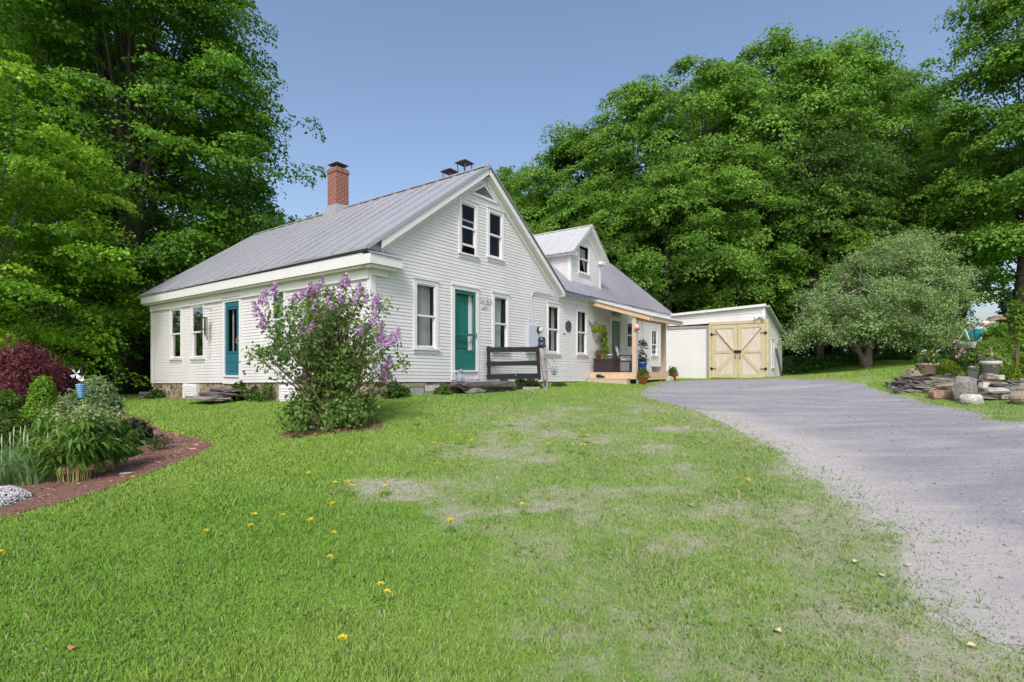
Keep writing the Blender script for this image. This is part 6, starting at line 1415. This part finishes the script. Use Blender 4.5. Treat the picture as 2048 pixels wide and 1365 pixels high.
def bl(name,label,px,Y,w_,d_,h_,mat,seed,dz=0,rot=0,rough=.16,flat=True):
    x,y,z = at(px,Y); return rockthing(name,label,'stone',(x,y,z+h_*.4+dz),(w_/2,d_/2,h_*.56),mat,seed,rot,rough,flat)
bl('upright_stone','tall upright grey stone between the two low walls',1931,12.0,.42,.34,.58,STONE,41,0,.5,.2)
bl('boulder','pale rounded boulder in front of the upright stone',1944,11.6,.44,.32,.24,PALE,42,0,.2,.14,False)
bl('stone_slab','flat reddish stone slab left of the upright stone',1888,12.5,.64,.3,.2,REDST,43,0,-.1,.1)
bl('boulder','brown boulder at the right edge of the photo',2046,11.1,.46,.4,.28,TAN,44,0,.3,.12,False)
bl('loose_stone','white stone on the right-hand wall beside the upright stone',1968,12.0,.2,.16,.12,PALE,45,.26,.1); bl('loose_stone','small pale grey stone topping the right-hand wall',1998,12.1,.2,.16,.1,PALE,46,.36,.3); bl('loose_stone','dark jagged stone leaning behind the upright stone',1955,12.4,.3,.2,.2,SLATE,47,.2,.3,.3)
bl('loose_stone','brown rock in front of the tall grey planter',1977,12.3,.24,.2,.14,TAN,48,.34,.1,.3); bl('marker_stone','small upright brown stone beside the golden shrub',1895,13.6,.13,.12,.24,REDST,49,0,0,.1)
for i,(px,Y,w_,lab) in enumerate([(1783,14.0,.3,'rough grey stone at the left end of the left-hand wall'),(1795,13.4,.26,'small dark stone fallen at the left end of the left-hand wall'),(1788,13.7,.2,'small pale stone at the left end of the left-hand wall'),(1802,14.3,.24,'grey stone behind the left end of the left-hand wall')]): bl('loose_stone',lab,px,Y,w_,w_*.7,w_*.55,(STONE,SLATE,PALE,STONE)[i],60+i,0,i*.7,.26)
x,y,z = at(1826,14.6); m = MB(); m.hexa([(-.17,-.1,-.05),(.17,-.1,-.05),(.17,.1,-.05),(-.17,.1,-.05),(-.16,-.09,.2),(.15,-.09,.21),(.15,.09,.21),(-.16,.09,.2)]); o = m.build('stone_block',m_stone('lichen_block',srgb(140,126,114),srgb(176,164,150),9),None,False,(x,y,z+.03),.1); tag(o,'squared brownish stone block left of the terracotta urn','stone')
# urn
x,y,_ = at(1855,13.3); zu = (HY-748)/F*13.3
t = pot('urn','wide pale terracotta urn of mixed flowers on the left-hand stone wall',(x,y,zu),.15,.22,.27,TERRAP,(.46,.3,46,.07,[(.06,.13,.03),(.1,.19,.05)],[([(.7,.55,.03),(.75,.62,.08)],4,.04),([(.7,.72,.75)],7,.035),([(.45,.2,.05)],2,.04)],310))
x,y,z = at(1889,14.2); bush('golden_shrub','low golden-green shrub right of the terracotta urn','shrub',(x,y,z),.62,.42,'dome',150,26,.04,.09,[(.16,.24,.02),(.24,.31,.03)],seed=311)
x,y,_ = at(1946,12.7); zp = (HY-757)/F*12.7
t = pot('flower_pot','small white pot with purple flowers beside the tall grey planter',(x,y,zp),.095,.12,.3,plain('white_pot',srgb(205,203,205),.6,.08),(.32,.2,26,.05,GB,[([(.12,.06,.3),(.2,.1,.4)],9,.045),([(.5,.25,.3)],5,.04)],312))
x,y,_ = at(1978,12.6); zp = (HY-759)/F*12.6
t = pot('planter','tall tapered grey planter with pale spiky leaves',(x,y,zp),.15,.225,.44,plain('grey_planter',srgb(176,172,178),.7,.16,5,.1,30),(.42,.16,40,.06,[(.2,.28,.07),(.3,.36,.14)],None,313),'planter')
q = np.random.default_rng(4); n = 46; a = q.uniform(0,2*pi,n); P = np.c_[.06*np.cos(a)+.05,.06*np.sin(a),np.full(n,.42)]; D = np.c_[np.cos(a)*.4,np.sin(a)*.4,np.full(n,1.2)]; V,Fq = leaf_geo(P,nrm(np.c_[np.cos(a),np.sin(a),.2+0*a]),D,q.uniform(.2,.42,n),.06,.1); np_mesh('spiky_leaves',V,Fq,LEAF,t,np.repeat(mixcol(n,[(.4,.44,.3),(.55,.56,.42)]),4,0))
x,y,z = at(1999,13.2); m = MB(); m.tube([(0,0,-.1),(0,0,.22),(.01,0,.42)],[.06,.058,.05],8); o = m.build('wooden_stump',GREYW,None,True,(x,y,z)); tag(o,'small brown wooden stump behind the tall grey planter','stump')
# shepherd hook and hanging basket
x,y,_ = at(1957,12.75); zb = (HY-759)/F*12.75; zt = (HY-655)/F*12.75; t = thing('shepherd_hook','thin black shepherd hook pole beside the tall grey planter','pole',(x,y,zb)); H = zt-zb
dxh = (1929-1957)/F*12.75
m = MB(); m.tube([(0,0,-.1),(-.03,0,H*.3),(-.09,0,H*.85),(-.12,0,H),(-.18,0,H+.07),(dxh+.06,0,H+.06),(dxh+.02,0,H-.0),(dxh+.0,0,H-.03)],.011,6); m.build('pole',IRON,t)
t = thing('hanging_basket','white hanging basket overflowing with green and pink flowers on the shepherd hook','hanging planter',(x+dxh,y-.02,(HY-697)/F*12.75))
m = MB(); m.lathe([(0,0),(.055,0),(.075,.13),(.085,.14),(.0,.135)],14,(.04,-.16,0)); m.lathe([(0,0),(.12,0),(.16,.13),(.17,.14),(0,.13)],14); m.build('pot',plain('white_plastic',srgb(215,213,218),.5,.05),t,True)
hz = zt-.04-(HY-697)/F*12.75
for k in range(3): a_ = 2.1*k+.5; m = MB(); m.beam((.15*math.cos(a_),.15*math.sin(a_),.14),(0,0,hz),.014,.006); m.build('strap',plain('white_strap',srgb(210,206,206),.5,.05),t)
C = np.array([(.24*math.cos(a)*r,.24*math.sin(a)*r,zz) for a,r,zz in ((R.uniform(0,6.28),R.uniform(.3,1),R.uniform(-.28,.22)) for _ in range(120))]); C = C[~((np.abs(C[:,0]-.04)<.08)&(C[:,1]<-.05)&(np.abs(C[:,2]-.07)<.09))]; V,Fq,cc = sprays(C,np.full(len(C),.06),nrm(C),12,.05,[(.1,.19,.04),(.16,.26,.06)],.7,.2,.4,.6); np_mesh('plant',V,Fq,LEAF,t,cc)
n = 12; P = np.repeat(np.array([(-.25+R.uniform(-.03,.05),-.1+R.uniform(-.1,.1),R.uniform(-.25,.18)) for _ in range(n)]),10,0)+rng.normal(0,.016,(n*10,3)); V,Fq = leaf_geo(P,nrm(rng.normal(0,1,(n*10,3))),rng.normal(0,1,(n*10,3)),np.full(n*10,.035),.5,0); np_mesh('blossoms',V,Fq,PETAL,t,np.repeat(mixcol(n*10,[(.6,.3,.4),(.65,.5,.5),(.3,.08,.25)]),4,0))
# hedge, shrubs and saplings
GH = [(.16,.28,.04),(.24,.38,.055)]
x,y,z = at(1986,12.98); bush('feathery_hedge','soft bright green hedge in front of the person','hedge',(x,y,z),1.15,1.0,'dome',520,40,.035,.12,GH,seed=321,flat=.9,up=.3,sy=.5,lobes=.2)
x,y,z = at(2012,13.4); bush('leafy_shrub','upright leafy shrub at the right of the hedge','shrub',(x,y,z),.5,.85,'dome',70,20,.075,.13,[(.15,.28,.035),(.22,.36,.05)],seed=322,up=.6,lobes=.45)
x,y,z = at(2044,13.3); bush('leafy_shrub','leafy shrub at the right edge behind the golden mound','shrub',(x,y,z),.5,.95,'dome',70,20,.075,.13,[(.13,.25,.03),(.2,.33,.045)],seed=323,up=.6,lobes=.45)
x,y,z = at(2034,12.7); t = bush('sapling','slim bright green sapling at the right edge','young tree',(x,y,z),.26,1.98,'tall',46,18,.075,.1,[(.12,.22,.025),(.18,.3,.03)],seed=324,up=.5,base=1.0); m = MB(); m.tube([(0,0,-.05),(.01,0,1.0),(0,0,1.9)],[.016,.013,.004],6); m.build('trunk',TWIG,t)
x,y,z = at(1992,13.5); bush('leafy_shrub','small leafy shoots rising above the hedge beside the person','shrub',(x,y,z),.42,1.35,'dome',50,18,.08,.12,[(.15,.29,.035),(.23,.38,.05)],seed=325,up=.6,base=.75)
x,y,z = at(2016,12.9); bush('golden_shrub','golden-green mound behind the right-hand stone wall','shrub',(x,y,z),.62,.5,'dome',200,26,.04,.1,[(.16,.25,.02),(.24,.32,.03)],seed=326)
x,y,z = at(2052,12.8); bush('golden_shrub','golden-green mound cut by the right edge of the photo','shrub',(x,y,z),.7,.55,'dome',200,26,.04,.1,[(.15,.24,.02),(.22,.3,.03)],seed=327)
x,y,z = at(1918,15.2); bush('low_shrub','dark green low shrub behind the hanging basket','shrub',(x,y,z),.7,.35,'dome',90,26,.06,.12,[(.03,.08,.015),(.05,.12,.02)],seed=328)
m_ = at(1994,20); t = thing('canoe','upturned brown hull resting on posts beneath the huge maple','boat',(m_[0],m_[1],(HY-640)/F*20)); m = MB(); vs = []; NN = 16
for i in range(NN+1):
    f = i/NN*2-1; w_ = .2*(1-f*f)**.6+.01; h_ = .16*(1-.35*f*f)
    for k in range(7): a_ = pi*k/6; vs.append((f*.42,w_*math.cos(a_),h_*math.sin(a_)-.12*f*f))
m.add(vs,[(i*7+k,i*7+k+1,(i+1)*7+k+1,(i+1)*7+k) for i in range(NN) for k in range(6)]); m.build('hull',plain('brown_hull',srgb(120,98,82),.5,.3,5),t,True)
m = MB(); zc = m_[2]-(HY-640)/F*20; m.tube([(-.3,0,zc),(-.3,0,.1)],.04,6); m.tube([(.35,0,zc),(.35,0,.1)],.04,6); m.build('stand',BARK,t)
# black rods leaning at the shed side
p = hl(19.6,-4.55,0); t = thing('trellis','thin dark trellis rods leaning on the shed side wall','trellis',(p[0],p[1],g1(p[0],p[1])),HPH); m = MB()
for k in range(4): m.beam((-.25+k*.17,-.1,-.1),(-.3+k*.19,.16,1.35),.02,.02)
for zz in (.4,.8,1.2): m.beam((-.3,-.1+.2*zz,zz),(.3,-.1+.2*zz,zz),.014,.014)
m.build('rods',IRON,t)

# ------------------------------------------------------------------ wind spinner in the bed
x,y,z = at(163,8.4); H = (HY-722)/F*8.4-z; t = thing('wind_spinner','pole with white pinwheels and a striped blue cone in the flower bed','garden ornament',(x,y,z))
m = MB(); m.tube([(0,0,-.1),(0,0,H)],.008,6); m.build('pole',IRON,t)
zc0, zc1 = (HY-797)/F*8.4-z, (HY-769)/F*8.4-z
for k in range(7):
    f = k/7; ra, rb = lerp(.03,.078,f), lerp(.03,.078,(k+.78)/7); za, zb_ = lerp(zc0,zc1,f), lerp(zc0,zc1,(k+.78)/7)
    m = MB(); m.lathe([(ra,za),(rb,zb_)],16); m.build('cone_ring',plain('spinner_blue',srgb(30,140,196),.35,.08) if k==0 else bpy.data.materials['spinner_blue'],t,True)
    m = MB(); m.lathe([(rb,zb_),(lerp(.03,.078,(k+1)/7)+.004,lerp(zc0,zc1,(k+1)/7))],16); m.build('cone_stripe',plain('spinner_white',srgb(190,215,226),.4,.05) if k==0 else bpy.data.materials['spinner_white'],t,True)
for (ox,oz,s) in ((-.055,(HY-748)/F*8.4-z,.08),(.035,(HY-757)/F*8.4-z,.045)):
    m = MB()
    for k in range(4): a_ = k*pi/2+.7; c_,s_ = math.cos(a_),math.sin(a_); m.add([(ox,-.03,oz),(ox+s*c_-.025*s_,-.03,oz+s*s_+.025*c_),(ox+s*c_*1.05,-.05,oz+s*s_*1.05),(ox+s*c_*.9+.03*s_,-.06,oz+s*s_*.9-.03*c_)],[(0,1,2,3)])
    m.build('pinwheel',plain('pinwheel_white',srgb(225,225,232),.5,.04),t)
m = MB(); m.tube([(-.06,-.02,(HY-748)/F*8.4-z),(0,0,(HY-752)/F*8.4-z),(.04,-.02,(HY-757)/F*8.4-z)],.006,5); m.build('arm',IRON,t)

# ------------------------------------------------------------------ the person gardening behind the hedge
def skin_mesh(name, verts, edges, radii, mat, parent, root=0, sub=2):
    me = bpy.data.meshes.new(name); me.from_pydata(verts, edges, []); o = bpy.data.objects.new(name, me); COL.objects.link(o)
    sk = o.modifiers.new('s','SKIN'); sk.use_smooth_shade = True
    for i, r in enumerate(radii): me.skin_vertices[0].data[i].radius = (r,r) if not hasattr(r,'__len__') else r
    for i in range(len(verts)): me.skin_vertices[0].data[i].use_root = (i == root)
    s = o.modifiers.new('d','SUBSURF'); s.levels = sub; s.render_levels = sub
    dg = bpy.context.evaluated_depsgraph_get(); dg.update(); m2 = bpy.data.meshes.new_from_object(o.evaluated_get(dg)); o.modifiers.clear(); o.data = m2; m2.name = name
    m2.materials.clear(); m2.materials.append(mat); o.parent = parent; return o
def person():
    x,y,z = at(1938,14.2); t = thing('person','person in teal jacket and pale cap bending over garden plants','person',(x,y,z-.02),-.15); t.scale = (.9,.9,.9)
    SK = plain('skin',srgb(205,160,140),.55,.06,8)
    V = [(0,0,.90),(.09,0,1.05),(.2,0,1.19),(.31,0,1.30),(.37,0,1.345),(.42,0,1.40),(.435,0,1.46)]; E = [(0,1),(1,2),(2,3),(3,4),(4,5),(5,6)]; Rr = [.13,.125,.14,.075,.052,.085,.085]
    for s in (-1,1):
        b = len(V); V += [(.02,s*.09,.84),(.08,s*.11,.47),(0,s*.12,.09),(.14,s*.13,.04)]; E += [(0,b),(b,b+1),(b+1,b+2),(b+2,b+3)]; Rr += [.095,.062,.045,.035]
        b = len(V); V += [(.24,s*.19,1.2),(.31,s*.25,.95),(.5,s*.17,.84),(.56,s*.15,.82)]; E += [(2,b),(b,b+1),(b+1,b+2),(b+2,b+3)]; Rr += [.06,.042,.03,.032]
        h = b+3
        for k in range(5):
            a = len(V); oy = (k-2)*.016; ln = (.05,.08,.085,.08,.06)[k] if k else .05
            V += [(.60,s*.15+oy,.81+(.012 if k in(1,2,3) else 0)),(.60+ln*.6,s*.15+oy*1.3,.80),(.60+ln,s*.15+oy*1.2,.775)]; E += [(h,a),(a,a+1),(a+1,a+2)]; Rr += [.011,.009,.007]
    skin_mesh('body',V,E,Rr,SK,t)
    m = MB(); m.rock((.515,0,1.415),(.022,.013,.02),1,0,0,0,2); 
    for s in (-1,1): m.rock((.425,s*.086,1.425),(.022,.012,.032),2,0,0,0,2)
    m.build('nose_and_ears',SK,t,True)
    for s in (-1,1): m = MB(); m.rock((.503,s*.033,1.445),(.008,.011,.008),1,0,0,0,1); m.build('eye',IRON,t)
    m = MB(); m.rock((.5,0,1.375),(.006,.026,.006),1,0,0,0,1); m.build('mouth',plain('lip',srgb(170,110,100),.6,.1),t)
    TJ = plain('teal_jacket',srgb(20,116,116),.8,.15,8,.15,30)
    V = [(-.02,0,.86),(.08,0,1.05),(.2,0,1.2),(.3,0,1.29)]; E = [(0,1),(1,2),(2,3)]; Rr = [(.19,.15),(.19,.16),(.2,.16),(.085,.085)]
    for s in (-1,1): b = len(V); V += [(.23,s*.2,1.2),(.31,s*.26,.95),(.47,s*.18,.855)]; E += [(2,b),(b,b+1),(b+1,b+2)]; Rr += [.085,.065,.05]
    skin_mesh('jacket',V,E,Rr,TJ,t)
    m = MB(); m.rock((.26,0,1.305),(.1,.12,.05),5,.12,0,0,3); m.build('hood',plain('grey_hood',srgb(172,184,182),.8,.1),t,True)
    V = [(0,0,.88)]; E = []; Rr = [.16]
    for s in (-1,1): b = len(V); V += [(.02,s*.1,.8),(.08,s*.115,.47),(.0,s*.12,.1)]; E += [(0,b),(b,b+1),(b+1,b+2)]; Rr += [.12,.085,.075]
    skin_mesh('trousers',V,E,Rr,plain('dark_trousers',srgb(60,64,78),.9,.15),t)
    m = MB()
    for s in (-1,1): m.rock((.07,s*.125,.035),(.13,.05,.045),3,.03,0,0,3)
    m.build('boots',IRON,t,True)
    HR = plain('grey_hair',srgb(170,165,160),.8,.1); m = MB(); m.rock((.41,0,1.43),(.088,.092,.07),2,.05,0,0,3); m.build('hair',HR,t,True)
    CP = plain('pale_cap',srgb(222,205,188),.8,.06); m = MB(); m.rock((.432,0,1.485),(.102,.096,.062),2,.02,0,0,3); m.hexa([(.5,-.07,1.462),(.63,-.05,1.43),(.63,.05,1.43),(.5,.07,1.462),(.5,-.07,1.474),(.63,-.05,1.44),(.63,.05,1.44),(.5,.07,1.474)]); m.build('cap',CP,t,True)
person()

# ------------------------------------------------------------------ dandelions in the lawn
def dandelions():
    spots = [(672,990),(690,988),(702,993),(772,992),(663,1027),(619,1067),(663,1090),(407,1083),(503,1055),(502,1076),(762,1205),(773,1218),(678,1318),(900,1067),(1048,1030),(1167,875),(1174,886),(1141,907),(1166,908),(1100,905),(834,852),(919,890),(942,897),(1020,853),(1490,984),(868,905),(620,965),(262,972),(2,1130),(690,862),(655,1142),(560,1052)]
    proto = None; side = lambda px: 'left' if px < 680 else 'middle' if px < 1000 else 'right'
    YD = [(.9,.80,.05),(.92,.84,.1),(.85,.7,.03)]
    for i,(px,py) in enumerate(spots):
        x,y,z = ray(px,py)
        if proto is None:
            o = thing('dandelion','','flower',(x,y,z),0); q = np.random.default_rng(3); n = 90; a = q.uniform(0,2*pi,n); e = q.uniform(0,1.1,n); D = np.c_[np.cos(a)*np.sin(e+.35),np.sin(a)*np.sin(e+.35),np.cos(e+.35)]; P = np.tile([.012,0,.082],(n,1)); V,Fq = leaf_geo(P,nrm(np.cross(D,q.normal(0,1,(n,3)))),D,q.uniform(.014,.022,n),.22,0); np_mesh('flower_head',V,Fq,PETAL,o,np.repeat(mixcol(n,YD),4,0))
            m = MB(); m.tube([(0,0,-.01),(.004,0,.045),(.012,0,.082)],.0022,5); m.build('stem',STEM,o)
            P,N,D,S = [],[],[],[]
            for k in range(9): a_ = k*.7+q.uniform(-.2,.2); P.append((0,0,.006)); D.append((math.cos(a_),math.sin(a_),.18)); N.append((0,0,1)); S.append(q.uniform(.03,.06))
            V,Fq = leaf_geo(np.array(P,float),np.array(N,float),np.array(D),np.array(S),.14,.12); np_mesh('leaf_rosette',V,Fq,LEAF,o,np.repeat(mixcol(9,[(.14,.28,.04),(.19,.34,.05)]),4,0)); proto = o
        else: o = copy_tree(proto); o.location = (x,y,z)
        s = R.uniform(1.25,1.75)*(1+.02*y); o.scale = (s,s,s*.72); o.rotation_euler.z = R.uniform(0,6.28); o['group'] = 'dandelions in the lawn'
        dist = 'near' if y < 4.2 else 'halfway up' if y < 7.5 else 'far up'
        o['label'] = f'yellow dandelion flower in the {side(px)} of the lawn, {dist} the slope' if dist != 'near' else f'yellow dandelion flower in the {side(px)} of the lawn, near the viewer'
dandelions()
def dry():
    spots = [(145,1305,'curled orange-brown leaf at the lower left of the lawn'),(1380,1015,'pale dry leaf in the thin grass beside the driveway'),(1945,1300,'pale leaf scrap at the lower right corner'),(1712,1133,'straw coloured leaf scrap near the driveway edge'),(1765,1158,'curled dry leaf on the bare grass edge'),(1815,1140,'pale twig scrap at the driveway edge'),(1555,1270,'small round pale leaf in the grass at lower right')]
    for i,(px,py,lab) in enumerate(spots):
        x,y,z = ray(px,py); m = MB(); vs = []
        for k in range(9): a_ = 2*pi*k/9; r = .016*(1+.35*(k%2)); vs.append((r*math.cos(a_)*1.3,r*math.sin(a_),.026+.006*math.cos(a_*2+i)))
        m.add([(0,0,.022)]+vs,[(0,k+1,(k+1)%9+1) for k in range(9)]); o = m.build('dry_leaf',plain('dry_leaf_tan',srgb(206,186,150),.8,.2) if i else plain('dry_leaf_orange',srgb(196,130,90),.8,.2),None,False,(x,y,z),i*1.1); tag(o,lab,'leaf')
dry()
